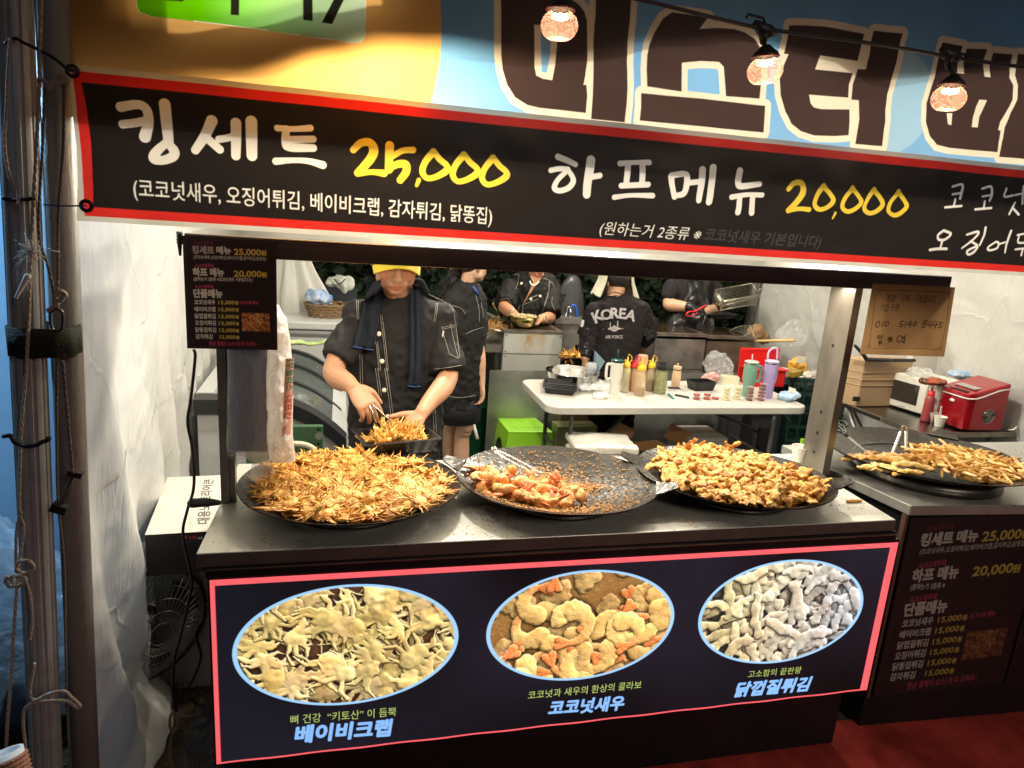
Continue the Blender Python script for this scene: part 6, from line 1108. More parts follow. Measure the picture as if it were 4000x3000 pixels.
p, k = spot(2512, 1530, 20); up_ = T('sauce_bottle', 'upside-down clear bottle of pinkish sauce standing among the squeeze bottles', 'bottle', p + Vector((0, .03, 0)), 'sauce bottles on the folding table'); H = hgt(2512, 1390, p.y); g = MB(); g.lathe([(.001, 0), (.012, 0), (.014, H * .2), (.034, H * .36), (.036, H * .93), (.032, H), (.001, H)], p + Vector((0, .03, 0)), 26); g.build('body', M('pink_bottle', (.70, .36, .26), .25), up_, auto=60)
def tumbler(px, by, ty, wpx, col, lid, label, handle=0, loop=False, straw=None, steelband=True):
    p, k = spot(px, by, wpx / 2); H = hgt(px, ty, p.y); R_ = wpx / 2 * k; b = T('tumbler', label, 'tumbler', p); bm_ = M('tumbler_' + col[0], col[1], .42); H0 = H
    g = MB(); g.lathe([(.001, 0), (R_ * .72, 0), (R_ * .76, .01), (R_ * .78, H * .38), (R_ * .98, H * .50), (R_, H * .93), (R_ * .99, H * .93)], p, 36); g.build('body', bm_, b, auto=50)
    if steelband: g = MB(); g.lathe([(R_ * 1.0, H * .935), (R_ * 1.01, H * .94), (R_ * 1.01, H * .965), (R_, H * .97)], p, 36); g.build('steel_rim', chrome, b)
    g = MB(); g.lathe([(R_ * 1.0, H * .965), (R_ * 1.02, H * .97), (R_ * 1.02, H * 1.0), (R_ * .8, H * 1.02), (.001, H * 1.02)], p, 36); g.build('lid', lid, b, auto=50)
    if handle: s_ = handle; g = MB(); g.tube(catmull([p + Vector((s_ * R_ * .9, 0, H * .86)), p + Vector((s_ * R_ * 1.6, 0, H * .86)), p + Vector((s_ * R_ * 1.72, 0, H * .75)), p + Vector((s_ * R_ * 1.66, 0, H * .48)), p + Vector((s_ * R_ * 1.4, 0, H * .43)), p + Vector((s_ * R_ * .8, 0, H * .45))], 5), .0095, 10); g.build('handle', bm_, b)
    if loop: g = MB(); g.tube(catmull([p + Vector((-R_ * .8, 0, H)), p + Vector((-R_ * .85, 0, H * 1.22)), p + Vector((-.2 * R_, 0, H * 1.34)), p + Vector((R_ * .5, 0, H * 1.30)), p + Vector((R_ * .75, 0, H * 1.02))], 4), .008, 8, flat=.6, up=Vector((0, 1, 0))); g.build('carry_loop', lid, b)
    if straw: g = MB(); g.tube([p + Vector((0, 0, H * .9)), p + Vector((-.004, 0, H + straw))], .0042, 10); g.build('straw', lid, b)
    return b, p, R_, H
tumbler(2408, 1544, 1405, 52, ('white', (.74, .71, .62)), M('lid_teal', (.008, .075, .065), .2), 'cream white tumbler with a side handle and a dark green lid and straw', -1, straw=.07, steelband=False)
lidg = M('lid_sage', (.42, .47, .42), .4); tg, p, R_, H = tumbler(2932, 1556, 1412, 60, ('sage', (.18, .36, .27)), lidg, 'sage green tumbler with handle and straw in front of the red cooler box', 1, straw=.05)
tv, p2, R2_, H2 = tumbler(3010, 1560, 1410, 60, ('lilac', (.40, .32, .58)), M('lid_lilac', (.56, .50, .70), .4), 'lilac tumbler with a carry loop, right of the sage green one', loop=True)
for tt, pp, Rr, Hh, cc in ((tg, p, R_, H, (.45, .55, .48)), (tv, p2, R2_, H2, (.62, .56, .74))):
    V, Tt = glyphs('STANLEY', .02); k_ = .030 / V[:, 0].max(); g = MB(); g.add([(pp.x - .008 + (v[0] * k_ - .015), pp.y - math.sqrt(max(0, (Rr * 1.003) ** 2 - (-.008 + v[0] * k_ - .015) ** 2)) - .0006, pp.z + Hh * .70 + v[1] * k_) for v in V], [list(t) for t in Tt]); 
    g.tube([(pp.x - .014, pp.y - Rr - .0003, pp.z + Hh * .76), (pp.x - .008, pp.y - Rr - .0004, pp.z + Hh * .80), (pp.x - .002, pp.y - Rr - .0003, pp.z + Hh * .76)], .0018, 4); g.build('lettering', M('print_%d' % int(cc[0] * 100), cc, .4), tt, smooth_=False)
def tray(c, L_, W_, H_, ang, n=1, label='', group=None, step=.010, name='food_tray', par=None, root=None):
    blk = M('tray_black', (.012, .011, .012), .38); rz = rotz(ang); out = []
    for i in range(n):
        t = root or T(name, label if isinstance(label, str) else label[i], 'food tray', Vector(c) + Vector((0, 0, i * step)), group); cz = Vector(c) + Vector((0, 0, i * step)); g = MB()
        def ring(k, z, e=0):
            P = [];
            a, b = L_ / 2 * k + e, W_ / 2 * k + e
            for x0, y0, x1, y1 in ((-a, -b, a, -b), (a, -b, a, b), (a, b, -a, b), (-a, b, -a, -b)):
                m = 12
                for j in range(m): s_ = j / m; rib = (.0016 if j % 2 else 0) * (1 if 0 < z < H_ - .004 else 0); P.append(cz + rz @ Vector((x0 + (x1 - x0) * s_ * 1.0, y0 + (y1 - y0) * s_, z)) + rz @ (Vector((y1 - y0, x0 - x1, 0)).normalized() * -rib))
            return P
        R0 = [ring(.80, .002), ring(.83, .006), ring(.98, H_ - .004), ring(1, H_), ring(1.0, H_, .007), ring(1.0, H_ - .003, .009)]; m = len(R0[0]); g.add(sum(R0, []), [[j * m + q, j * m + (q + 1) % m, (j + 1) * m + (q + 1) % m, (j + 1) * m + q] for j in range(5) for q in range(m)] + [list(range(m))])
        R1_ = [ring(.80, .0), ring(.83, .004, .001), ring(.98, H_ - .006, .0015)]; g.add(sum(R1_, []), [[j * m + q, (j + 1) * m + q, (j + 1) * m + (q + 1) % m, j * m + (q + 1) % m] for j in range(2) for q in range(m)] + [list(range(m))[::-1]])
        g.build('shell', blk, t, smooth_=False); out.append(t)
    return out
p, k = spot(2195, 1541, 30); tray(p, .205, .145, .045, -.35, 4, ['black food tray at the bottom of the stack on the table', 'black food tray second from the bottom of the stack on the table', 'black food tray second from the top of the stack on the table', 'empty black food tray on top of the stack at the left end of the table'], 'black trays stacked on the table', .010)
p, k = spot(2762, 1535, 30); tray(p + Vector((0, .05, 0)), .17, .12, .065, .08, 1, 'single empty black tray behind the small sauce cups')
def bowl(c, R_, H_, mt, name, label, cat='bowl', th=.002):
    g = MB(); pr = [(R_ * .55, 0), (R_ * .78, H_ * .25), (R_ * .93, H_ * .7), (R_, H_), (R_ + .006, H_ + .001), (R_ + .006, H_ - .002), (R_ - .001, H_ - .004)] 
    g.lathe([(.001, .001), (R_ * .52, .001), (R_ * .75, H_ * .25), (R_ * .91, H_ * .7), (R_ - .003, H_), (R_ + .006, H_ + .002), (R_ + .005, H_ - .002), (R_, H_ - .004), (R_ * .93, H_ * .68), (R_ * .78, H_ * .22), (R_ * .55, -.001 + .001), (.001, 0)], c, 56); return tag(g.build(name, mt), label, cat)
p, k = spot(2200, 1490, 70); bowl(Vector((p.x + .02, 4.42, TZ)), .185, .105, M('mirror_steel', (.66, .64, .60), .10, 1, bump=.05, bs=20), 'steel_bowl', 'large shiny steel mixing bowl at the back left of the folding table')
cupc = film('clear_cup', (.85, .86, .88), .30, .06); p, k = spot(2312, 1508, 25)
for i in range(9): tag(MB().lathe([(.028, .0), (.036, .085), (.038, .086), (.036, .087)], (p.x, p.y, p.z + i * .0085), 22).build('plastic_cup', cupc), 'clear plastic cup in the wrapped stack behind the black trays', 'cup', 'stacked clear plastic cups')
def crumple(px, py, z0, sx, sy, sz, mt, name, label, cat, Y=None, amp=.3, sd=1, res=.007):
    p = at(px, py, z=z0) if Y is None else at(px, py, Y=Y); g = MB(); g.ell((p.x, p.y, z0 + sz * .8), (sx, sy, sz)); m = max(sx, sz)
    return tag(remesh(g, name, mt, res, disp=lambda q, n: m * (amp * 1.2 * vn(q, .8 / m, sd) + amp * .8 * -abs(vn(q, 2.2 / m, sd)) + amp * .35 * vn(q, 5 / m, sd))), label, cat)
wrapm = film('wrap_film', (.90, .90, .90), .38, .10)
crumple(2300, 1530, TZ, .13, .08, .035, wrapm, 'plastic_wrap', 'crumpled clear plastic wrap beside the stacked black trays', 'plastic wrap', amp=.5)
crumple(2345, 1556, TZ, .08, .05, .02, wrapm, 'plastic_wrap', 'small crumpled end of clear wrap left of the white tumbler', 'plastic wrap', amp=.5, sd=4)
crumple(2815, 1490, TZ, .14, .07, .115, film('ice_bag_film', (.85, .86, .88), .20, .08), 'clear_bag', 'crumpled clear bag holding pink packets behind the sauce cups', 'plastic bag', amp=.5, sd=3)
crumple(2775, 1495, TZ, .07, .05, .05, M('pink_packets', (.66, .36, .32), .4, bump=.4), 'pink_packet', 'pink packet inside the crumpled clear bag', 'packet', amp=.4, sd=8)
rcm = M('cooler_red', (.62, .012, .014), .35); rc = T('cooler_box', 'red plastic cooler box with its lid standing open at the right end of the table', 'cooler box', (2.9, 4.5, TZ)); a, b = at(2925, 1525, Y=4.45), at(3060, 1480, Y=4.45)
g = MB(); g.box(((a.x + b.x) / 2, 4.50, TZ + .06), (b.x - a.x, .14, .12)); g.box(((a.x + b.x) / 2, 4.50, TZ + .128), (b.x - a.x + .03, .17, .014)); o = g.build('body', rcm, rc, smooth_=False); bv = o.modifiers.new('b', 'BEVEL'); bv.width = .006; bv.segments = 2
q0, q1, q2, q3 = [at(x, y, Y=4.60) for x, y in ((2885, 1478), (3035, 1485), (3048, 1362), (2897, 1360))]; n_ = Vector((0, .02, 0)); g = MB(); g.add([q0, q1, q2, q3, q0 + n_, q1 + n_, q2 + n_, q3 + n_], [[3, 2, 1, 0], [4, 5, 6, 7], [0, 1, 5, 4], [1, 2, 6, 5], [2, 3, 7, 6], [3, 0, 4, 7]]); cc_ = (q0 + q1 + q2 + q3) / 4; g.tube([(q + (cc_ - q) * .10) + Vector((0, -.003, 0)) for q in (q0, q1, q2, q3, q0)], .006, 6); o = g.build('lid', rcm, rc, smooth_=False); bv = o.modifiers.new('b', 'BEVEL'); bv.width = .008; bv.segments = 3
ccup = film('sauce_cup', (.90, .90, .90), .12, .05)
def cups(px, by, n, fill, lab):
    p, k = spot(px, by, 16); R_ = 17 * k; hh = .0245
    for i in range(n):
        c = T('sauce_cup', lab + ', ' + ['bottom of its stack', 'second from the bottom', 'third from the bottom', 'fourth from the bottom', 'topmost of the tallest stack'][i] if n > 1 else lab, 'sauce cup', p + Vector((0, 0, i * hh)), 'small lidded sauce cups on the table'); q = p + Vector((0, 0, i * hh))
        g = MB(); g.lathe([(.001, 0), (R_ * .82, 0), (R_ * .95, .019), (R_ * 1.06, .021), (R_ * 1.06, .0235), (R_ * .9, .024), (.001, .0235)], q, 22); g.build('clear_shell', ccup, c); g = MB(); g.lathe([(.001, .001), (R_ * .80, .001), (R_ * .88, .013), (.001, .014)], q, 20); g.build('sauce', fill, c)
cs = M('cup_cream', (.74, .64, .34), .4); cr1 = M('cup_red', (.42, .02, .012), .3); cr2 = M('cup_brown', (.20, .022, .010), .3)
cups(2727, 1564, 2, cr1, 'clear cup of light red sauce, leftmost stack'); cups(2768, 1564, 2, cr1, 'clear cup of light red sauce, second stack from the left'); cups(2801, 1563, 1, cr1, 'single flat cup of red sauce between the red and cream stacks')
cups(2842, 1566, 4, cs, 'clear cup of cream sauce, left cream stack'); cups(2886, 1564, 4, cs, 'clear cup of cream sauce, right cream stack'); cups(2934, 1568, 4, cr2, 'clear cup of dark red sauce, left dark stack'); cups(2979, 1569, 5, cr2, 'clear cup of dark red sauce, rightmost stack')
p, k = spot(2860, 1500); g = MB(); g.box((p.x, p.y + .05, TZ + .025), (.13, .08, .05), rotz(-.3)); tag(g.build('napkin_pack', M('cream_pack', (.74, .68, .48), .5, var=.1), smooth_=False), 'cream coloured packet behind the cream sauce cups', 'packet')
wb = crumple(3080, 1562, TZ, .085, .055, .035, M('wipes_blue', (.30, .50, .72), .3, col2=(.50, .64, .78), vs_=18, bump=.3), 'wipes_pack', 'crumpled pale blue pack of wet wipes at the right front corner of the table', 'wipes pack', amp=.28, sd=5)
p = at(3095, 1520, Y=3.98); g = MB(); g.box((p.x - .01, 3.965, p.z - .005), (.05, .004, .035), rotx(-.5) @ roty(.3)); g.build('label', M('label_white', (.72, .68, .58), .4), wb, smooth_=False)
p, k = spot(2640, 1528); g = MB(); g.box((p.x, p.y + .03, TZ + .007), (.085, .06, .011), rotz(-.15)); g.box((p.x, p.y + .03, TZ + .0145), (.083, .058, .003), rotz(-.15), mi=1); tag(g.build('mobile_phone', [M('phone_white', (.7, .7, .7), .3), blackm], smooth_=False), 'dark phone lying flat beside the peach sauce bottle', 'phone')
p, k = spot(2655, 1548); kn = T('folding_knife', 'teal and black folding cutter lying open at the table front', 'cutter', p); g = MB(); g.limb([at(2612, 1540, z=TZ + .006), at(2630, 1556, z=TZ + .006)], [.008, .008]); g.build('teal_grip', M('teal', (.02, .28, .27), .4), kn); g = MB(); g.limb([at(2640, 1543, z=TZ + .006), at(2688, 1553, z=TZ + .006)], [.008, .009]); g.build('black_grip', blackm, kn)
# ---- lime stool
lime = M('lime_plastic', (.32, .70, .035), .28, coat=.2); ls = T('plastic_stool', 'lime green plastic step stool on the ground left of the table legs', 'stool', (1.17, 4.05, 0)); 
A_ = [at(1985, 1692, z=.33), at(2160, 1694, z=.33), at(2092, 1637, z=.33), at(1938, 1634, z=.33)]; 
def lerp4(u, v): return (A_[0] * (1 - u) + A_[1] * u) * (1 - v) + (A_[3] * (1 - u) + A_[2] * u) * v
ctr = lerp4(.5, .5)
def stool_pt(u, v, z): q = lerp4(u, v); k = 1 + .16 * (1 - z / .33); return Vector((ctr.x + (q.x - ctr.x) * k, ctr.y + (q.y - ctr.y) * k, z))
g = MB(); lo_ = [stool_pt(u, v, .325) for u, v in ((0, 0), (1, 0), (1, 1), (0, 1))]; hi_ = [q + Vector((0, 0, .02)) for q in lo_]; g.add(lo_ + hi_, [[3, 2, 1, 0], [4, 5, 6, 7], [0, 1, 5, 4], [1, 2, 6, 5], [2, 3, 7, 6], [3, 0, 4, 7]]); o = g.build('seat', lime, ls, smooth_=False); bv = o.modifiers.new('b', 'BEVEL'); bv.width = .016; bv.segments = 4
for (u0, v0, u1, v1) in ((0, 0, 1, 0), (1, 0, 1, 1), (1, 1, 0, 1), (0, 1, 0, 0)):
    def e(t, z, in_=0): return stool_pt(u0 + (u1 - u0) * t, v0 + (v1 - v0) * t, z)
    g = MB(); n = 16; arch = lambda t: .0 if (t < .16 or t > .84) else .235 * math.sin(math.pi * min(1, max(0, (t - .16) / .68))) ** .35
    out_ = []; c0_ = ctr
    for off_ in (0, .006):
        for i in range(n + 1):
            t = i / n
            for z in (.33, arch(t)): q = e(t, z); d_ = Vector((c0_.x - q.x, c0_.y - q.y, 0)).normalized(); out_.append(q + d_ * off_)
    m = 2 * (n + 1); fs = [[2 * i, 2 * i + 2, 2 * i + 3, 2 * i + 1] for i in range(n)] + [[m + 2 * i + 1, m + 2 * i + 3, m + 2 * i + 2, m + 2 * i] for i in range(n)] + [[2 * i + 1, 2 * i + 3, m + 2 * i + 3, m + 2 * i + 1] for i in range(n)]
    g.add(out_, fs); g.build('leg_panel', lime, ls, smooth_=False)
for i in range(2):
    for j in range(3): q = lerp4(.22 + .28 * j, .3 + .4 * i); g = MB(); g.box((q.x, q.y, .3465), (.055, .04, .004)); g.build('grip_pad', lime, ls, smooth_=False)
# ---- fryers, wind panel, sink
galv = M('galvanised', (.46, .46, .42), .42, .7, bump=.15, bs=18, var=.3, vs_=5, rvar=.1); fry_s = M('fryer_steel', (.40, .38, .33), .38, .75, bump=.12, bs=30, var=.4, vs_=6, rvar=.12); rust = M('rust_run', (.34, .15, .02), .7, bump=.2)
rustcol = M('fryer_stained', (.55, .53, .46), .40, .45, col2=(.42, .20, .03), vs_=5, bump=.1, stretch=(1.6, 1, .35))
g = MB(); g.box((2.15, 4.975, .36), (2.10, .006, .715)); tag(g.build('wind_panel', galv, smooth_=False), 'grey metal wind panel standing behind the folding table', 'panel')
def fryer(xa, xb, zt, label, seams, mt, Y0=5.0):
    f = T('fryer', label, 'fryer', ((xa + xb) / 2, 5.25, 0)); g = MB(); g.box(((xa + xb) / 2, 5.26, zt / 2 - .03), (xb - xa, .50, zt - .06)); g.build('cabinet', fry_s, f, smooth_=False)
    n = len(seams)
    for z0, z1 in seams: g = MB(); g.box(((xa + xb) / 2, Y0, (z0 + z1) / 2), (xb - xa - .006, .012, z1 - z0 - .008)); o = g.build('front_panel', mt, f, smooth_=False)
    for z0, z1 in seams:
        for x in (xa + .02, xb - .02):
            for z in (z0 + .02, z1 - .02): g = MB(); g.ell((x, Y0 - .008, z), (.006, .004, .006), 8, 6); g.build('screw', lgm, f)
    g = MB(); g.box(((xa + xb) / 2, 5.24, zt - .006), (xb - xa + .01, .50, .022)); g.build('top_rim', st_v, f, smooth_=False)
    g = MB(); g.box(((xa + xb) / 2, 5.25, zt + .006), (xb - xa - .08, .40, .006)); g.build('oil_pan', M('dark_oil', (.03, .02, .01), .15), f, smooth_=False); return f
f1 = fryer(1.195, 1.655, 1.015, 'left deep fryer with rust-brown stains running down its front panel', [(.84, 1.0), (.50, .84)], M('clean_panel', (.50, .50, .46), .42, .35, var=.1, bump=.05))
st_c = Canvas(0, .44, 0, .15, 400, (.50, .50, .46)); n1 = vnoise(st_c.h, st_c.w, 10, 3); n2 = vnoise(st_c.h, st_c.w, 30, 4); colw = np.exp(-((st_c.X[None] - .19) / .055) ** 2) * 1.25 + .7 * np.exp(-((st_c.X[None] - .29) / .03) ** 2); run = np.clip(colw * (.35 + .8 * n1 * n2 * 2.2) * (.55 + .45 * vnoise(1, st_c.w, 5, 9)), 0, 1)[..., None]; run *= np.clip((st_c.Z / .15), 0.35, 1)[:, None, None]; st_c.a = st_c.a * (1 - run) + np.array((.40, .20, .03), np.float32) * run
g = MB(); g.grid(lambda u, v: Vector((1.205 + .44 * u, 4.9925, .848 + .145 * v)), 1, 1); g.build('stained_panel', M('stained_print', (1, 1, 1), .42, metal=.2, img=st_c.image('rust_runs')), f1, smooth_=False)
fryer(2.42, 2.865, 1.025, 'middle deep fryer, dull steel, left of the two joined fryers', [(.74, .99), (.50, .74)], M('dirty_panel', (.34, .33, .30), .42, .7, var=.5, vs_=7, bump=.1)); fryer(2.875, 3.31, 1.015, 'right deep fryer with a strainer standing in it', [(.66, .98)], M('brown_panel', (.26, .21, .16), .42, .7, var=.5, vs_=6, bump=.1))
sk = T('sink_unit', 'steel sink unit with a blue hose tap between the fryers', 'sink', (2.0, 5.75, 0)); g = MB(); g.box((2.0, 5.7, .83), (1.02, .02, .28)); g.box((2.0, 5.72, 1.0), (1.05, .10, .05)); g.box((2.0, 6.0, .95), (1.0, .5, .04)); g.build('basin', fry_s, sk, smooth_=False)
for x in (1.55, 2.45): g = MB(); g.tube([(x, 5.75, .9), (x, 5.75, 0)], .02, 8); g.build('leg', lgm, sk)
P = [pt(2228, 1245, 5.9), pt(2225, 1210, 5.9), pt(2238, 1192, 5.9), pt(2250, 1205, 5.9), pt(2253, 1240, 5.9)]; g = MB(); g.tube(catmull(P, 5), .013, 8); g.build('hose', M('hose_blue', (.02, .09, .45), .3), sk)
g = MB(); g.tube([pt(2212, 1245, 5.85), pt(2212, 1200, 5.85), pt(2232, 1198, 5.85)], .014, 10); g.tube([pt(2228, 1245, 5.85), pt(2228, 1205, 5.85)], .010, 10); g.build('tap', chrome, sk)
gc = T('plastic_chair', 'grey plastic chair with a rounded back behind the sink', 'chair', (2.35, 6.3, 0)); g = MB()
def chairback(u, v): a = (u - .5) * 2; p = pt(2235 + 66 * a, 1155, 6.4); return Vector((p.x, 6.4 + .10 * a * a, .45 + (1.335 - .32 * abs(a) ** 2.4 - .45) * v))
g.grid(chairback, 20, 12); o = g.build('backrest', M('chair_grey', (.075, .075, .078), .25, coat=.4), gc); sl = o.modifiers.new('s', 'SOLIDIFY'); sl.thickness = .012
g = MB(); p = pt(2193, 1152, 6.39); g.box(p - Vector((0, .02, 0)), (.075, .012, .022)); g.build('hand_slot', MATS['hole_black'], gc, smooth_=False)
for x in (2.15, 2.6): g = MB(); g.tube([(x, 6.2, 0), (x, 6.35, .5)], .02, 8); g.build('leg', M('chair_grey', (.1, .1, .1)), gc)
# ---- crates, baskets, strainers
cg = M('crate_green', (.020, .085, .055), .45); cgd = M('crate_dark_green', (.012, .045, .036), .45)
def crate(c, L_, W_, H_, ang, mt, label, holes=True, group=None):
    t = T('crate', label, 'crate', c, group); rz = rotz(ang); c = Vector(c)
    def bx_(p, d): g.box(c + rz @ Vector(p), d, rz)
    for sy, ln, nm in ((-1, L_, 'side_panel'), (1, L_, 'side_panel')):
        g = MB(); y = sy * W_ / 2
        for z in (.012, H_ * .5, H_ - .012): bx_((0, y, z), (ln, .012, .022))
        nb_ = 5
        for i in range(nb_ + 1): bx_((-ln / 2 + ln * i / nb_, y, H_ / 2), (.014, .012, H_))
        if holes:
            for i in range(nb_):
                for k in range(3): bx_((-ln / 2 + ln * (i + .25 * (k + 1)) / nb_, y, H_ / 2), (.003, .006, H_))
            for z in np.linspace(.04, H_ - .04, 6): bx_((0, y, z), (ln, .006, .003))
        else: bx_((0, y + .003, H_ / 2), (ln, .004, H_))
        g.build(nm, mt, t, smooth_=False)
    for sx in (-1, 1): g = MB(); bx_((sx * L_ / 2, 0, H_ / 2), (.010, W_, H_)); g.build('end_panel', mt, t, smooth_=False)
    g = MB(); bx_((0, 0, .006), (L_, W_, .008)); g.build('floor_panel', mt, t, smooth_=False); return t
cx_ = at(3135, 1600, Y=4.55).x + .10
for i, lb_ in enumerate(('dark green crate at the bottom of the stack behind the right upright', 'dark green crate in the middle of the stack behind the right upright', 'dark green crate on top of the stack behind the right upright')): crate((cx_, 4.62, .02 + .262 * i), .40, .32, .255, -.25, cgd, lb_, True, 'dark green crates stacked behind the upright')
crate((1.03, 5.65, .86), .30, .25, .19, .1, cg, 'green crate behind the woman at shoulder height, under a strainer', False); crate((1.0, 5.3, .42), .30, .25, .16, .1, cg, 'green crate on the round green tub at knee height behind the woman', False)
g = MB(); g.lathe([(.22, 0), (.27, .40), (.285, .41), (.27, .42)], (1.0, 5.3, .0), 30); tag(g.build('green_tub', M('tub_green', (.01, .10, .045), .35)), 'round dark green tub behind the woman', 'tub')
st2 = T('side_stand', 'steel stand with a fry basket on it behind the woman', 'stand', (1.05, 5.25, 0)); g = MB(); g.box((1.04, 5.22, .87), (.36, .36, .06)); g.build('shelf_top', fry_s, st2, smooth_=False)
for x, y in ((.9, 5.08), (1.17, 5.08)): g = MB(); g.box((x, y, .42), (.03, .03, .84)); g.build('leg', lgm, st2, smooth_=False)
g = MB(); g.box((1.04, 5.55, .83), (.4, .3, .04)); g.build('rear_shelf', fry_s, st2, smooth_=False)
def strainer(c, R_, D_, ang, label, hdl=None, fries=False, tlt=0.0):
    t = T('wire_strainer', label, 'strainer', c); rt = rotz(ang) @ roty(tlt); g = MB(); c = Vector(c); wm = M('bright_wire', (.45, .42, .34), .3, .9)
    def q(r_, a): return c + rt @ Vector((r_ * math.cos(a), r_ * math.sin(a), -D_ * (1 - (r_ / R_) ** 2)))
    for k in range(26): a = math.pi * k / 26; g.tube([q(R_ * s_, a) for s_ in np.linspace(-1, 1, 11)], .0011, 3)
    for r_ in np.linspace(.12, .92, 8) * R_: g.tube([q(r_, a) for a in np.linspace(0, math.tau, 25)], .0011, 3)
    g.build('mesh_basket', wm, t); g = MB(); g.tube([q(R_, a) for a in np.linspace(0, math.tau, 33)], .004, 6); g.build('rim', wm, t)
    if hdl: g = MB(); g.tube([c + rt @ Vector((R_, 0, 0)), hdl[0]], .004, 6); g.tube([hdl[0], hdl[1]], .011, 8); g.build('handle', M('pale_wood', (.62, .42, .17), .5), t)
    return t
strainer(at(1905, 1225, Y=5.6), .15, .09, .3, 'wire strainer standing on the green crate behind the woman', (at(1925, 1187, Y=5.6), at(1960, 1184, Y=5.6)), tlt=.35)
sb = strainer(at(1925, 1278, Y=5.15), .135, .10, .0, 'wire strainer holding thin fried shreds, left of the left fryer', tlt=.25); g = MB(); r = random.Random(4); c_ = at(1922, 1290, Y=5.12)
for i in range(260): p = c_ + Vector((r.gauss(0, .045), r.gauss(0, .04), abs(r.gauss(0, .035)))); e_ = Vector((r.gauss(0, .5), r.gauss(0, .5), r.gauss(.5, .5))).normalized() * .018; g.tube([p - e_, p + e_], .0017, 3)
tag(g.build('fried_shreds', coco_m), 'thin fried shreds heaped in the strainer left of the left fryer', 'fried shreds', kind='stuff')
strainer(at(2885, 1298, Y=5.15), .12, .09, .0, 'wire strainer standing in the right fryer with a long pale handle', (at(2950, 1332, Y=5.0), at(3105, 1330, Y=4.7)), tlt=-.5)
tr_ = tray(at(2235, 1405, Y=5.05) - Vector((0, 0, .02)), .24, .16, .05, .1, 1, 'black tray heaped with fried crabs between the left fryer and the printed shirt')[0]
r = random.Random(12)
for i in range(12): p = at(2205 + 60 * r.random(), 1400 - 12 * r.random(), Y=5.05 + .05 * r.gauss(0, 1)); o = clone(tp[i % 12], p, (r.gauss(0, .7), r.gauss(0, .7), r.random() * 6), 'fried crab in the black tray on the far side of the table', [1.5] * 3); o.name = 'fried_crab'; o['category'] = 'fried crab'; o['group'] = 'fried crabs in the far black tray'
g = MB(); g.box((1.99, 5.05, .45), (.32, .28, .88)); tag(g.build('dark_stand', blk_pt, smooth_=False), 'dark stand under the black tray between the fryers', 'stand')
# ---- clutter under and beside the table
def carton(px0, px1, pyt, pyb, Y, D_, label, mt=None, name='cardboard_box', ang=0):
    a, b = at(px0, pyt, Y=Y), at(px1, pyb, Y=Y); z0 = max(.003, b.z); t = T(name, label, 'box', ((a.x + b.x) / 2, Y + D_ / 2, z0)); c = Vector(((a.x + b.x) / 2, Y + D_ / 2, (a.z + z0) / 2)); W_ = b.x - a.x; H_ = a.z - z0; mt = mt or card_b
    g = MB(); g.box(c, (W_, D_, H_), rotz(ang)); g.build('walls', mt, t, smooth_=False); g = MB(); g.box(c + Vector((0, 0, H_ / 2 + .002)), (W_ * .98, .05, .002), rotz(ang)); g.build('tape', M('tape', (.35, .26, .15), .25), t, smooth_=False); return t
carton(2195, 2325, 1595, 1655, 4.75, .18, 'brown carton on the pile under the left half of the table'); carton(2240, 2325, 1655, 1740, 4.70, .2, 'brown carton lower in the pile under the table'); carton(2180, 2325, 1668, 1760, 4.55, .15, 'green and white carton beside the left table leg', M('green_carton', (.20, .22, .10), .6))
def slab(px, py, Y, sx, sy, sz, rot, mt, name, label, cat): g = MB(); p = at(px, py, Y=Y); g.box((p.x, p.y, p.z), (sx, sy, sz), rot); o = g.build(name, mt, smooth_=False); bv = o.modifiers.new('b', 'BEVEL'); bv.width = min(sz, .03) * .35; bv.segments = 3; return tag(o, label, cat)
sackm = M('white_sack', (.66, .63, .55), .3, bump=.5, bs=24, var=.05)
for i, (py, lb_) in enumerate(((1782, 'white plastic sack at the bottom of the pile under the table'), (1735, 'white plastic sack on top of the pile under the table'))):
    p = at(2360, py, Y=3.75 + .05 * i); g = MB(); g.box((p.x, p.y + .05, p.z - .01), (.40, .30, .050), rotz(-.12)); g.ell((p.x, p.y + .05, p.z - .01), (.19, .14, .045)); o = remesh(g, 'flour_sack', sackm, .010, smooth_iter=8, disp=lambda q, n: .010 * vn(q, 9) + .006 * -abs(vn(q, 24))); tag(o, lb_, 'sack', 'white sacks under the table')
slab(2432, 1690, 4.3, .17, .005, .11, roty(.45) @ rotz(.1), M('tan_flap', (.36, .20, .09), .75), 'cardboard_flap', 'upright brown cardboard flap with ink marks under the table', 'cardboard'); slab(2650, 1700, 4.3, .19, .005, .11, roty(.40), M('tan_flap2', (.30, .14, .05), .75), 'cardboard_flap', 'dark orange cardboard flap right of the yellow packet', 'cardboard')
slab(2540, 1740, 4.4, .25, .18, .01, rotz(.2), M('orange_board', (.55, .25, .07), .6), 'orange_board', 'flat orange board on the ground behind the third wok', 'board'); crumple(2590, 1725, .12, .055, .04, .06, M('yellow_red_packet', (.62, .42, .04), .3, col2=(.42, .02, .02), vs_=9), 'snack_packet', 'yellow and red packet standing in the carton behind the third wok', 'packet', Y=4.2, amp=.3)
carton(2690, 2830, 1712, 1790, 4.25, .3, 'open pale carton on the ground behind the third wok', M('pale_open_carton', (.42, .40, .35), .7))
slab(2978, 1725, 4.2, .10, .03, .22, rotz(.2), blackm, 'black_case', 'black case standing under the right end of the table', 'case')
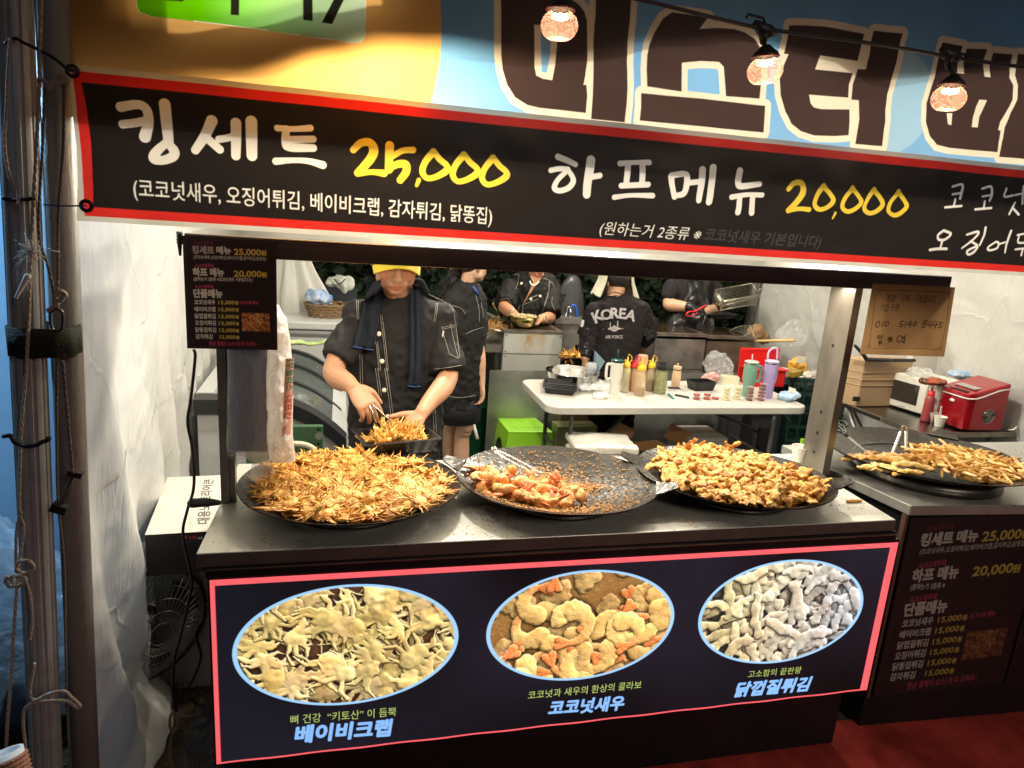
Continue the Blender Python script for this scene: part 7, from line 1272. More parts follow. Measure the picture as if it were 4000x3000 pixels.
lc = T('plastic_chair', 'lime green plastic seat edge peeking out left of the right upright', 'chair', at(3135, 1740, Y=3.6)); g = MB(); g.add([at(3120, 1760, Y=3.6), at(3128, 1712, Y=3.6), at(3150, 1715, Y=3.6), at(3190, 1730, Y=3.6), at(3190, 1800, Y=3.6)], [[0, 1, 2, 3, 4]]); o = g.build('seat_edge', lime, lc, smooth_=False); sl = o.modifiers.new('s', 'SOLIDIFY'); sl.thickness = .02
g = MB(); g.tube([(lc.location.x + .05, 3.62, lc.location.z - .05), (lc.location.x + .06, 3.62, 0)], .02, 8); g.build('leg', lime, lc)
g = MB(); g.tube([at(1845, 1640, Y=4.6), at(1865, 1715, Y=4.45)], .012, 8); tag(g.build('white_tube', M('white_tube', (.7, .68, .6), .4)), 'white tube leg standing between the woman and the lime stool', 'tube')
# yellow packs, bags at the right back
slab(3090, 1455, 4.55, .17, .12, .05, rotz(.5), M('yellow_pack', (.62, .42, .03), .35, col2=(.10, .06, .02), vs_=14), 'yellow_pack', 'yellow printed pack lying behind the lilac tumbler', 'packet'); slab(3055, 1455, 4.5, .07, .07, .07, rotz(.1), M('white_small_box', (.5, .48, .44), .6), 'small_box', 'small white box behind the lilac tumbler', 'box')
crumple(3118, 1400, TZ, .085, .06, .10, M('orange_bag', (.66, .33, .04), .3, bump=.4, coat=.3), 'orange_bag', 'clear bag of orange-yellow powder with a white label by the tent wall', 'bag', Y=4.75, amp=.3, sd=6); p = at(3130, 1405, Y=4.62); g = MB(); g.box(p, (.075, .004, .055), roty(.1)); tag(g.build('paper_label', M('label_white', (.7, .7, .7)), smooth_=False), 'white label on the bag of orange powder', 'label')
crumple(3085, 1345, .95, .16, .10, .14, film('big_clear_bag', (.85, .85, .82), .14, .12), 'clear_bag', 'big crumpled clear bag leaning on the tent wall behind the orange bag', 'plastic bag', Y=5.0, amp=.35, sd=9, res=.012)
crumple(3165, 1470, TZ, .12, .09, .04, M('white_bag', (.62, .58, .50), .4), 'white_bag', 'crumpled white bag beside the orange powder bag', 'bag', Y=4.7, amp=.4, sd=2); crumple(3180, 1500, .62, .14, .09, .07, M('black_bag', (.012, .012, .013), .3), 'black_bag', 'crumpled black bag on the dark green crates', 'bag', Y=4.6, amp=.4, sd=3)
g = MB(); g.box((3.42, 4.85, .70), (.75, .45, .03)); g.box((3.42, 4.85, .35), (.7, .4, .68)); tag(g.build('side_counter', M('side_dark', (.05, .05, .05), .5), smooth_=False), 'dark side counter by the right tent wall under the bags', 'counter')
g = MB(); c_ = at(2953, 1300, Y=5.4); g.ell(c_, (.09, .07, .075)); g.ell(c_ + Vector((.07, 0, -.04)), (.07, .06, .05)); tag(remesh(g, 'paper_sack', M('kraft_sack', (.28, .17, .08), .8, bump=.3), .010, disp=lambda q, n: .02 * vn(q, 14) + .012 * vn(q, 30)), 'crumpled brown paper sack behind the right fryer', 'sack')
# ---- steel table on the right with microwave and ice maker
rt_ = T('steel_table', 'steel table by the right tent wall carrying the microwave and red ice maker', 'table', (4.1, 3.6, 0)); g = MB(); g.prism([(3.395, 3.29), (4.08, 3.29), (4.08, 4.03), (3.37, 4.03)], .728, .750); g.build('tabletop', steel('side_table_steel', (.42, .40, .36), .22), rt_, smooth_=False)
g = MB(); g.box((3.39, 3.66, .739), (.012, .74, .03)); g.box((3.74, 3.285, .739), (.70, .010, .030)); g.build('edge_rail', st_v, rt_, smooth_=False)
for a, b in (((3.45, 3.34, .72), (4.0, 3.40, 0)), ((4.0, 3.34, .72), (3.45, 3.40, 0)), ((3.45, 3.95, .72), (4.0, 3.95, 0)), ((4.0, 3.95, .72), (3.45, 3.95, 0)), ((3.42, 3.35, .72), (3.42, 3.95, 0)), ((3.42, 3.95, .72), (3.42, 3.35, 0))): g = MB(); g.tube([a, b], .016, 6, flat=.5); g.build('leg', lgl, rt_, smooth_=False)
mw = T('microwave', 'white microwave oven with a dark window on the steel table', 'microwave', (3.6, 3.6, .75)); mwm = M('microwave_white', (.72, .69, .60), .35)
A0, A1 = at(3453, 1579, z=.752), at(3660, 1644, z=.752); ux = (A1 - A0); Lw = ux.length; ux.normalize(); uy = Vector((-ux.y, ux.x, 0)); Hm = at(3477, 1447, Y=A0.y).z - .752; Dm = .27
def mp_(a, d, z): return A0 + ux * a + uy * d + Vector((0, 0, z))
def mbox(a0, a1, d0, d1, z0, z1): g = MB(); g.add([mp_(a, d, z) for z in (z0, z1) for a, d in ((a0, d0), (a1, d0), (a1, d1), (a0, d1))], [[3, 2, 1, 0], [4, 5, 6, 7], [0, 1, 5, 4], [1, 2, 6, 5], [2, 3, 7, 6], [3, 0, 4, 7]]); return g
o = mbox(0, Lw, 0, Dm, .012, Hm).build('case', mwm, mw, smooth_=False); bv = o.modifiers.new('b', 'BEVEL'); bv.width = .008; bv.segments = 3
o = mbox(.0, Lw * .76, -.016, -.001, .014, Hm - .002).build('door', mwm, mw, smooth_=False); bv = o.modifiers.new('b', 'BEVEL'); bv.width = .005; bv.segments = 2
mbox(Lw * .10, Lw * .62, -.018, -.0155, Hm * .24, Hm * .80).build('window', M('microwave_glass', (.035, .030, .026), .08, coat=.6), o, smooth_=False)
mbox(Lw * .77, Lw, -.014, -.001, .014, Hm - .002).build('control_panel', mwm, mw, smooth_=False)
for z in (Hm * .55, Hm * .28): g = MB(); g.lathe([(.017, 0), (.016, .014), (.001, .014)], mp_(Lw * .885, -.014, z), 20, rot=Matrix(((ux.x, 0, -uy.x), (ux.y, 0, -uy.y), (0, 1, 0)))); g.build('knob', mwm, mw)
V, Tt = glyphs('DAEWOO', .01); k_ = .05 / V[:, 0].max(); g = MB(); g.add([mp_(Lw * .30 + v[0] * k_, -.0168, Hm * .10 + v[1] * k_) for v in V], [list(t) for t in Tt]); g.build('lettering', M('grey_print', (.25, .22, .2), .5), o, smooth_=False)
im = T('ice_maker', 'glossy red countertop ice maker with a round side grille on the steel table', 'ice maker', (3.8, 3.45, .75)); irm = M('ice_red', (.34, .008, .015), .16, .35, coat=.5)
b0, b1, b2 = at(3684, 1668, z=.752), at(3775, 1687, z=.752), at(3925, 1688, z=.752); Hi = at(3690, 1515, Y=b0.y).z - .752; Hi2 = at(3955, 1500, Y=b2.y).z - .752
dx_ = (b2 - b1); Ls = dx_.length; dx_.normalize(); dy_ = Vector((-dx_.y, dx_.x, 0)); Wd = .25; g = MB(); prof = []
pl = [(0.0, 0.045), (.012, .014), (.045, 0), (Ls, 0), (Ls, Wd), (.045, Wd), (.012, Wd - .014), (0, Wd - .045)]
hf = lambda a: Hi * .93 + (Hi2 - Hi * .93) * smooth(.0, 1, a / Ls)
base = b1 - dx_ * .03
bot = [base + dx_ * a + dy_ * d + Vector((0, 0, .008)) for a, d in pl]; topv = [base + dx_ * a + dy_ * d + Vector((0, 0, hf(a))) for a, d in pl]; k = len(pl)
g.add(bot + topv, [list(range(k))[::-1], list(range(k, 2 * k))] + [[i, (i + 1) % k, k + (i + 1) % k, k + i] for i in range(k)]); o = g.build('body', irm, im, smooth_=False); bv = o.modifiers.new('b', 'BEVEL'); bv.width = .010; bv.segments = 4
g = MB(); tr1 = [base + dx_ * (a + (-.004 if a < .02 else 0)) + dy_ * (d + (-.004 if d < .02 else .004)) + Vector((0, 0, hf(a) - .030)) for a, d in [(0, .20), (0, .045), (.012, .014), (.045, 0), (Ls * .3, 0), (Ls * .5, 0), (Ls * .7, 0), (Ls + .002, 0)]]; g.tube(tr1, .0045, 6); g.build('white_trim', M('trim_white', (.75, .72, .68), .3), im)
fcn = base + dx_ * Ls * .58 + dy_ * -.003 + Vector((0, 0, Hi * .40)); g = MB()
for r_ in (.012, .020, .028, .036, .044): g.tube([fcn + dx_ * r_ * math.cos(a) + Vector((0, 0, r_ * math.sin(a))) for a in np.linspace(0, math.tau, 29)], .0014, 4)
for a in (.8, 2.4): g.tube([fcn + (dx_ * math.cos(a) + Vector((0, 0, math.sin(a)))) * .044, fcn - (dx_ * math.cos(a) + Vector((0, 0, math.sin(a)))) * .044], .0018, 4)
g.build('grille', chrome, im); g = MB(); n_ = 24; g.add([fcn + dy_ * .0015 + (dx_ * math.cos(math.tau * i / n_) + Vector((0, 0, math.sin(math.tau * i / n_)))) * .043 for i in range(n_)], [list(range(n_))]); g.build('fan_opening', MATS['hole_black'], im, smooth_=False)
g = MB(); c_ = base + dx_ * -.001 + dy_ * .10 + Vector((0, 0, hf(0) + .001)); g.box(base + dx_ * .03 + dy_ * .11 + Vector((0, 0, hf(.03) + .003)), (.035, .13, .006), rotz(math.atan2(dx_.y, dx_.x))); g.build('control_strip', M('panel_black', (.02, .018, .018), .2), im, smooth_=False)
g = MB(); g.box(base + dx_ * .10 + dy_ * .12 + Vector((0, 0, hf(.10) + .004)), (.07, .16, .006), rotz(math.atan2(dx_.y, dx_.x)) @ roty(-.08)); g.build('lid_window', M('smoked_window', (.32, .28, .26), .15), im, smooth_=False)
g = MB(); pb_ = (base + dy_ * .12 + Vector((0, 0, hf(0) * .72))) - dx_ * .004; g.ell(pb_, (.006, .02, .011), 12, 8, rot=rotz(math.atan2(dx_.y, dx_.x))); g.build('badge', M('trim_white', (.7, .7, .7)), im)
p = at(3615, 1645, z=.751); kb = T('sauce_bottle', 'dusky red squeeze bottle with a bright red cap standing before the microwave', 'bottle', p); H = at(3625, 1510, Y=p.y).z - .751; g = MB(); g.lathe([(.001, 0), (.031, 0), (.033, .01), (.029, H * .55), (.026, H * .68), (.018, H * .76), (.001, H * .76)], p, 28); g.build('body', M('dusky_red', (.30, .05, .055), .3), kb); g = MB(); g.lathe([(.021, H * .74), (.021, H * .86), (.008, H * .88), (.005, H)], p, 22); g.build('cap', redc, kb)
p = at(3645, 1652, z=.751); cup(p.x, p.y + .03, .751, .062, .025, .036, 'left one of two white paper cups before the ice maker', group='paper cups before the ice maker'); p = at(3667, 1665, z=.751); cup(p.x, p.y, .751, .062, .025, .036, 'right white paper cup, holding a white scoop, before the ice maker', group='paper cups before the ice maker')
g = MB(); g.limb([p + Vector((0, 0, .05)), p + Vector((-.008, 0, .075)), p + Vector((-.012, 0, .125))], [.020, .010, .007], flat=.4); tag(g.build('ice_scoop', M('scoop_white', (.72, .70, .68), .4)), 'white plastic scoop standing in the right paper cup', 'scoop')
p = at(3350, 1560, z=.76); g = MB()
for i in range(4): g.tube(catmull([at(3335 + 9 * i, 1548 - 4 * i, z=.765), at(3350 + 9 * i, 1562, z=.775), at(3380 + 6 * i, 1556, z=.77), at(3408, 1562 + 3 * i, z=.76)], 4), .004, 6)
tag(g.build('tangled_cable', M('cord_white', (.7, .68, .62), .5)), 'tangled white cable on the left end of the steel table', 'cord'); crumple(3408, 1583, .75, .035, .03, .014, M('black_bag', (.01, .01, .01)), 'black_scrap', 'small crumpled black plastic scrap beside the white cable', 'plastic scrap', amp=.6, res=.004)
cb_ = T('storage_box', 'tan folding storage box with black latches behind the microwave', 'storage box', (3.5, 4.05, .75)); tan = M('tan_plastic', (.42, .28, .155), .45, var=.06); a, b = at(3285, 1560, Y=3.90), at(3480, 1570, Y=3.90); zt_ = at(3500, 1400, Y=3.9).z
g = MB(); g.prism([(a.x + .02, 4.02), (a.x + .10, 3.86), (b.x + .10, 3.88), (b.x + .10, 4.02)], .752, zt_ - .01); o = g.build('case', tan, cb_, smooth_=False); bv = o.modifiers.new('b', 'BEVEL'); bv.width = .006; bv.segments = 2
for z in (.15, .19, .24): g = MB(); g.tube([(a.x + .018, 4.02, .75 + z), (a.x + .10, 3.857, .75 + z), (b.x + .10, 3.877, .75 + z)], .003, 4); g.build('rib', tan, cb_, smooth_=False)
g = MB(); g.limb([at(3385, 1403, Y=3.84), at(3480, 1407, Y=3.84)], [.018, .018], flat=.7); g.limb([at(3340, 1350, Y=3.86), at(3372, 1385, Y=3.84), at(3385, 1403, Y=3.84)], [.010, .012, .014]); g.limb([at(3480, 1407, Y=3.84), at(3572, 1408, Y=3.84)], [.012, .011]); g.build('latch_handle', blackm, cb_); g = MB(); g.box(at(3345, 1558, Y=3.85), (.05, .012, .03)); g.build('foot_clip', blackm, cb_, smooth_=False)
a = at(3575, 1390, Y=4.0); g = MB(); g.box((a.x + .10, 4.0, 1.0), (.28, .04, .50)); tag(g.build('white_carton', card_w, smooth_=False), 'white carton standing behind the microwave', 'box')
mt_ = Hm + .752; crumple(3650, 1462, mt_, .085, .07, .02, M('red_black_packets', (.58, .10, .03), .25, col2=(.02, .015, .012), vs_=16), 'snack_packet', 'red, black and yellow snack packets lying on the microwave', 'packet', Y=3.55, amp=.16, sd=3); crumple(3760, 1460, mt_, .11, .07, .025, M('wipes_bag_blue', (.16, .34, .58), .3, col2=(.55, .60, .64), vs_=12), 'wipes_pack', 'blue and white wipes pack behind the ice maker', 'wipes pack', Y=3.75, amp=.16, sd=4); crumple(3600, 1430, mt_, .09, .06, .045, film('clear_bag_thin', (.8, .8, .78), .3, .12), 'clear_bag', 'crumpled clear bag on top of the microwave', 'plastic bag', Y=3.75, amp=.4, sd=7)
ps = T('power_strip', 'white power strip with plugs right of the ice maker', 'power strip', at(3970, 1670, z=.76)); q = at(3985, 1672, z=.77); g = MB(); g.box((q.x + .03, q.y, .772), (.16, .05, .035)); g.build('strip_case', mwm, ps, smooth_=False); g = MB(); g.box((q.x + .03, q.y, .80), (.03, .03, .03)); g.build('black_plug', blackm, ps, smooth_=False)
g = MB(); g.tube(catmull([at(3935, 1680, z=.76), at(3965, 1675, z=.78), at(3980, 1635, z=.80), at(3955, 1615, z=.82), at(3935, 1630, z=.80)], 5), .006, 8); tag(g.build('white_cable', MATS['cord_white']), 'looped white mains cable right of the ice maker', 'cable')
# ================================================================== PEOPLE
def skinmat(name, col): return M(name, (1, 1, 1), .48, attr='tint', sss=.12, bump=.06, bs=180, spec=.4, var=.10, vs_=22)
skin = skinmat('skin', None); clothb = M('black_cotton', (.0135, .0125, .012), .72, bump=.35, bs=420, spec=.25, var=.2, vs_=10); stitch = M('white_stitch', (.40, .37, .31), .8); pearl = M('pearl_button', (.74, .68, .50), .2, coat=.4); hairm = M('black_hair', (.012, .009, .008), .42, bump=.6, bs=260, stretch=(1, 1, .15))
SK = (.44, .22, .125)
def tint(o, base=SK, spots=()):
    me = o.data; off = root_loc(o); a = me.color_attributes.new('tint', 'FLOAT_COLOR', 'POINT'); buf = np.ones((len(me.vertices), 4), np.float32)
    co = np.zeros(len(me.vertices) * 3); me.vertices.foreach_get('co', co); co = co.reshape(-1, 3) + np.array(off); buf[:, :3] = base
    nz = np.array([vn(c, 14) for c in co]) * .10; buf[:, :3] *= (1 + nz)[:, None]
    for c, r_, col in spots:
        d = np.linalg.norm((co - np.array(c)) / (np.array(r_) if hasattr(r_, '__len__') else r_), axis=1); k = np.clip(1.6 - 1.6 * d, 0, 1)[:, None]; buf[:, :3] = buf[:, :3] * (1 - k) + np.array(col) * k
    a.data.foreach_set('color', buf.ravel())
def head(g, c, R, s=1.0, neck_to=None, nr=.052):
    def L(x, y, z): return c + R @ (Vector((x, y, z)) * s)
    def E(x, y, z, a, b, d, rr=None): g.ell(L(x, y, z), (a * s, b * s, d * s), 20, 14, rot=R if rr is None else R @ rr)
    E(0, .012, .035, .077, .094, .086); E(0, -.018, -.040, .064, .070, .078); E(0, -.055, -.092, .030, .026, .024); E(.0, -.030, -.075, .052, .050, .040)
    for q in (-1, 1):
        E(q * .036, -.050, -.034, .030, .030, .032); E(q * .030, -.074, .020, .026, .014, .010); E(q * .079, .006, -.010, .009, .020, .033); E(q * .0125, -.094, -.034, .0095, .012, .009); E(q * .022, -.078, -.060, .014, .014, .014)
        E(q * .045, -.030, -.066, .022, .030, .030)
    g.limb([L(0, -.082, .016), L(0, -.094, -.010), L(0, -.106, -.031)], [.009 * s, .011 * s, .0125 * s], 4, 12)
    E(0, -.0855, -.062, .023, .011, .0058); E(0, -.0840, -.0735, .0195, .0115, .0068); E(0, -.080, -.052, .022, .014, .012)
    if neck_to is not None: g.limb([L(0, .015, -.05), Vector(neck_to).lerp(L(0, .015, -.05), .45), neck_to], [nr, nr * .98, nr * 1.12], 4, 16)
    return L
def hand(g, w_, d, n, curl, thumb, s=1.0, spread=.08, tcurl=.5):
    d = Vector(d).normalized(); n = Vector(n); n = (n - d * n.dot(d)).normalized(); side = d.cross(n).normalized(); w_ = Vector(w_)
    rings = []
    for t, hw_, th in ((-.012, .024, .020), (.02, .030, .018), (.05, .038, .016), (.082, .040, .0135), (.092, .036, .009)): rings.append((w_ + d * t * s, side * hw_ * s, n * th * s))
    g.loft(rings, 20); tips = []
    for i, (o_, L_, r_) in enumerate(((-.030, .068, .0083), (-.010, .078, .0088), (.011, .073, .0086), (.031, .058, .0076))):
        p = w_ + d * .080 * s + side * o_ * s; cu = curl[i] if hasattr(curl, '__len__') else curl; fd = (d + side * (o_ / .03) * spread).normalized(); P = [p - fd * .012 * s, p]; a = 0
        for k, f in enumerate((.45, .32, .23)):
            a += cu * (.9, 1.0, .7)[k]; P.append(P[-1] + (fd * math.cos(a) + n * math.sin(a)) * L_ * f * s)
        g.limb(P, [r_ * s * q for q in (1.05, 1.08, 1.0, .92, .78)], 3, 12); tips.append(P[-1])
    p = w_ + d * .022 * s + side * thumb * .026 * s; td = (d * .62 + side * thumb * .62 + n * .35).normalized(); t2 = (td * .75 + d * .35 + n * tcurl - side * thumb * .25 * tcurl).normalized()
    g.limb([p, p + td * .034 * s, p + td * .034 * s + t2 * .030 * s, p + td * .034 * s + t2 * .052 * s], [.0145 * s, .0125 * s, .0105 * s, .0085 * s], 4, 12); return tips, p + td * .034 * s + t2 * .052 * s
def bvh(o):
    me = o.data; off = root_loc(o); return BVHTree.FromPolygons([v.co + off for v in me.vertices], [list(p.vertices) for p in me.polygons])
EYEV = Vector((0, 0, EYE))
def onto(tree, px, py, lift=.002, fb=2.6):
    d = ray(px, py).normalized(); h = tree.ray_cast(EYEV, d)
    return (h[0] - d * lift) if h[0] is not None else at(px, py, Y=fb)
def stitches(tree, lines, root, r_=.0011, lift=.001, fb=2.6, mt=None, name='stitching'):
    for P in lines:
        g = MB()
        Q = catmull([Vector((x, y, 0)) for x, y in P], 8) if len(P) > 2 else [Vector((*P[0], 0)).lerp(Vector((*P[1], 0)), i / 10) for i in range(11)]
        W = [onto(tree, q.x, q.y, lift, -1) for q in Q]; W = [w_ for w_ in W if w_.y > 0]; W = [w_ for i, w_ in enumerate(W) if i == 0 or (w_ - W[i - 1]).length < .05]
        if len(W) > 1: g.tube(W, r_, 4); g.build(name, mt or stitch, root)
def drape(tree, rows, root, name, mt, lift=.012, fold=.010, nf=3, nu=16, thick=.008):
    g = MB(); n = len(rows)
    def f(u, v):
        t = v * (n - 1); i = min(n - 2, int(t)); k = t - i; l0 = [rows[i][q] + (rows[i + 1][q] - rows[i][q]) * k for q in range(4)]; x, y = l0[0] + (l0[2] - l0[0]) * u, l0[1] + (l0[3] - l0[1]) * u
        return onto(tree, x, y, lift + fold * (.5 + .5 * math.sin(u * math.tau * nf)), 2.6)
    g.grid(f, nu * 2, n * 6); o = g.build(name, mt, root); s_ = o.modifiers.new('s', 'SOLIDIFY'); s_.thickness = thick; s_.offset = 0; sm = o.modifiers.new('m', 'SMOOTH'); sm.iterations = 4; return o
def wr(seed, a=.006): return lambda p, n: a * (1.3 + vn(p, 7, seed) + 1.5 * -abs(vn((p[0] * 1.5 + p[2] * .5, p[1], p[2] * .7), 10, seed + 3)) + 1.0 * -abs(vn((p[0] + p[2], p[1], p[2] - p[0]), 17, seed + 7)) + .35 * vn(p, 34, seed))
def torso_rings(cx, cy, rows, rot=0.0):
    R = rotz(rot); return [(Vector((cx, cy, z)) + R @ Vector((dx, dy, 0)), R @ Vector((a, 0, 0)), R @ Vector((0, b, 0))) for z, a, b, dx, dy in rows]
# ---------------------------------------------------------------- 1. the seller
sl_ = T('person', 'seller in black chef jacket and yellow cap filling a black tray with tongs', 'person', (.235, 2.80, 0))
Rh = rotz(.05) @ rotx(.44); mouth = at(1551, 1124, Y=2.635); hs = 1.10; hc = mouth - Rh @ (Vector((0, -.093, -.067)) * hs); X0s = .238
nb = Vector((X0s, 2.80, 1.485))
g = MB(); L = head(g, hc, Rh, hs, nb + Vector((0, .01, -.02)), .058)
g.loft(torso_rings(X0s, 2.81, [(.82, .12, .09, 0, 0), (.95, .155, .11, 0, 0), (1.12, .15, .105, 0, 0), (1.30, .165, .11, 0, 0), (1.42, .15, .085, 0, 0), (1.47, .08, .06, 0, 0)]), 24)
e1, w1 = at(1300, 1452, Y=2.64), at(1378, 1512, Y=2.50); s1 = Vector((X0s - .175, 2.80, 1.425)); e2, w2 = at(1752, 1470, Y=2.70), at(1648, 1612, Y=2.50); s2 = Vector((X0s + .175, 2.80, 1.42))
g.limb([s1, s1.lerp(e1, .5), e1], [.036, .044, .040]); g.limb([e1, e1.lerp(w1, .35) + Vector((-.002, -.004, -.006)), e1.lerp(w1, .7), w1], [.041, .043, .035, .027])
g.limb([s2, s2.lerp(e2, .5), e2], [.036, .044, .040]); g.limb([e2, e2.lerp(w2, .35) + Vector((.008, 0, 0)), e2.lerp(w2, .7), w2], [.040, .043, .034, .027])
t1, th1 = hand(g, w1, at(1446, 1596, Y=2.44) - w1, Vector((.25, .25, -.9)), (.80, .62, .45, .32), 1, 1.06, .05, .5)
t2, th2 = hand(g, w2, at(1600, 1672, Y=2.46) - w2, Vector((-.25, -.55, .75)), (.25, .30, .35, .4), 1, 1.02, .10, .2)
hd = g; body = remesh(g, 'body', skin, .0042, sl_, 2)
tint(body, (.42, .215, .120), [(L(0, -.096, -.062), (.028, .02, .0085), (.27, .07, .05)), (L(0, -.094, -.0745), (.024, .02, .0085), (.34, .10, .075)), (L(-.045, -.06, -.02), .032, (.50, .20, .12)), (L(.045, -.06, -.02), .032, (.50, .20, .12)), (L(0, -.1, -.05), (.035, .03, .011), (.36, .20, .125)), (L(0, -.09, -.098), (.03, .03, .014), (.42, .23, .14))])
g = MB()
for q in (-1, 1): g.limb([L(q * .018, -.087, .030), L(q * .034, -.085, .034), L(q * .050, -.074, .028)], [.004, .005, .002], 3, 8)
for k in range(3): g.ell(L(0, .03, .04), (.083 * hs, .092 * hs, .082 * hs), 24, 14, rot=Rh); break
g.build('hair', hairm, sl_)
capy = M('cap_yellow_cloth', (.86, .66, .04), .7, bump=.2, bs=300)
cp_ = MB(); cp_.ell(L(0, .012, .058), (.092 * hs, .106 * hs, .082 * hs), 30, 18, rot=Rh); capo = cp_.build('cap', capy, sl_)
g = MB(); g.grid(lambda u, v: L((u - .5) * .158 * (1 - .06 * v), -.080 - .058 * v * (1 - .5 * (2 * u - 1) ** 2) + .044 * (2 * u - 1) ** 2, .046 - .014 * v - .066 * (2 * u - 1) ** 2), 24, 8); o = g.build('brim', capy, capo); s_ = o.modifiers.new('s', 'SOLIDIFY'); s_.thickness = .004
# jacket
g = MB(); g.loft(torso_rings(X0s, 2.815, [(.60, .185, .135, 0, 0), (.80, .185, .138, 0, 0), (.98, .188, .137, 0, 0), (1.14, .190, .132, 0, 0), (1.30, .200, .135, 0, 0), (1.41, .198, .118, 0, 0), (1.468, .155, .094, 0, 0), (1.505, .090, .078, 0, 0), (1.535, .070, .068, 0, .005)]), 30)
h1_, h2_ = at(1316, 1400, Y=2.68), at(1750, 1440, Y=2.71)
g.sleeve([s1 + Vector((.03, 0, .005)), h1_ + (h1_ - s1) * .03], [.056, .066], flat=.9); g.sleeve([s2 - Vector((.03, 0, -.005)), h2_ + (h2_ - s2) * .02], [.056, .068], flat=.9); g.ell(s1 + Vector((.014, 0, .0)), .062); g.ell(s2 - Vector((.014, 0, .0)), .062)
jk = remesh(g, 'jacket', clothb, .0060, sl_, 4, wr(1, .0100)); tj = bvh(jk)
def Z1(x, y): return (1250 + x / 3.6867, 1000 + y / 3.6867)
def Z0(x, y): return (1050 + x / 1.8433, 950 + y / 1.8433)
LN = []
for dx in (0, 8): LN += [[Z1(305, 620 + dx), Z1(420, 530 + dx), Z1(560, 490 + dx), Z1(700, 480 + dx)]]
for dx in (0, 24): LN += [[Z1(519 + dx, 530), Z1(530 + dx, 750), Z1(538 + dx, 910)], [Z1(868 + dx, 850), Z1(900 + dx, 1100), Z1(935 + dx, 1400), Z1(960 + dx, 1655)], [Z1(1712 - dx, 550), Z1(1690 - dx, 750), Z1(1662 - dx, 950)], [Z1(800 + dx, 1230), Z1(830 + dx, 1450), Z1(850 + dx, 1655)]]
LN += [[Z1(1435, 478), Z1(1600, 520), Z1(1720, 560), Z1(1830, 640), Z1(1905, 730)], [Z1(1440, 492), Z1(1600, 532), Z1(1712, 568), Z1(1822, 650), Z1(1898, 738)], [Z1(62, 1447), Z1(160, 1465), Z1(250, 1480)], [Z1(1640, 1630), Z1(1850, 1605), Z1(2045, 1572)], [Z1(1765, 1030), Z1(1960, 985)], [Z1(1768, 1055), Z1(1965, 1010)], [Z1(1752, 1010), Z1(1800, 1200), Z1(1865, 1410)], [Z1(1865, 1410), Z1(1992, 1472)], [Z1(1992, 1472), Z1(2022, 1420)], [Z1(1955, 950), Z1(1975, 1150), Z1(2010, 1420)], [Z1(1878, 970), Z1(1920, 1180), Z1(1990, 1465)], [Z1(1905, 735), Z1(1930, 830), Z1(1948, 950)]]
for dx in (0, 16): LN += [[Z0(835 + dx, 900), Z0(868 + dx, 1150), Z0(880 + dx, 1250)], [Z0(768 + dx, 900), Z0(795 + dx, 1100)], [Z0(655 + dx, 800), Z0(660 + dx, 1000), Z0(670 + dx, 1280)], [Z0(1180 + dx, 1180), Z0(1190 + dx, 1350), Z0(1190 + dx, 1500)]]
stitches(tj, LN, sl_, .0008)
for x, y in ((792, 653), (816, 850), (832, 1058), (858, 1245)): q = onto(tj, *Z0(x, y), .002); g = MB(); g.ell(q, (.0095, .004, .0095), 14, 8); g.build('button', pearl, sl_)
q = onto(tj, *Z1(1770, 1125), .003); g = MB(); g.box(q, (.006, .003, .026), roty(.15)); g.build('pocket_tag', M('tag_white', (.55, .5, .42), .6), sl_, smooth_=False)
tow = M('towel_charcoal', (.016, .019, .026), .95, bump=.5, bs=350, spec=.15); hemb = M('towel_hem_blue', (.03, .07, .22), .8)
tw = drape(tj, [(*Z1(770, 370), *Z1(880, 330)), (*Z1(700, 480), *Z1(875, 470)), (*Z1(640, 620), *Z1(872, 620)), (*Z1(590, 850), *Z1(862, 850)), (*Z1(530, 1100), *Z1(820, 1100)), (*Z1(482, 1300), *Z1(775, 1352))], sl_, 'towel', tow, .016, .010, 2)
drape(tj, [(*Z1(1350, 400), *Z1(1420, 400)), (*Z1(1310, 480), *Z1(1440, 520)), (*Z1(1305, 700), *Z1(1448, 700)), (*Z1(1308, 1000), *Z1(1470, 1000)), (*Z1(1305, 1300), *Z1(1476, 1300)), (*Z1(1290, 1700), *Z1(1480, 1700)), (*Z0(1002, 1022), *Z0(1095, 1030))], sl_, 'towel', tow, .016, .012, 2)
stitches(tj, [[Z1(484, 1303), Z1(640, 1335), Z1(772, 1354)], [Z0(1000, 1026), Z0(1048, 1034), Z0(1094, 1030)]], sl_, .0028, .024, mt=hemb, name='towel_hem')
g = MB(); P = [L(-.085, -.02, -.085), Vector((X0s - .095, 2.83, 1.52)), Vector((X0s - .05, 2.88, 1.56)), Vector((X0s + .05, 2.88, 1.56)), Vector((X0s + .095, 2.83, 1.52)), L(.085, -.02, -.085)]; g.limb(P, [.022, .026, .028, .028, .026, .022], 5, 12, flat=.7); g.build('towel', tow, sl_)
g = MB(); g.lathe([(.072, 1.490), (.080, 1.515), (.079, 1.578), (.073, 1.576), (.068, 1.495)], (X0s, 2.812, 0), 30, sx=1.08, sy=1.0); g.v = [v + Vector((0, -.025 * smooth(1.47, 1.53, v.z) * (-1 if v.y > 2.81 else 1) * 0, -.045 * (1 - smooth(2.735, 2.80, v.y)))) for v in g.v]; g.build('collar', clothb, sl_)
g = MB(); q = [at(1572, 1160, Y=2.71)]; 
g = MB()
for x in (X0s - .09, X0s + .09): g.limb([(x, 2.83, .92), (x, 2.82, .5), (x, 2.83, .10)], [.095, .075, .06])
remesh(g, 'trousers', clothb, .012, sl_, 4, wr(3, .006))
g = MB()
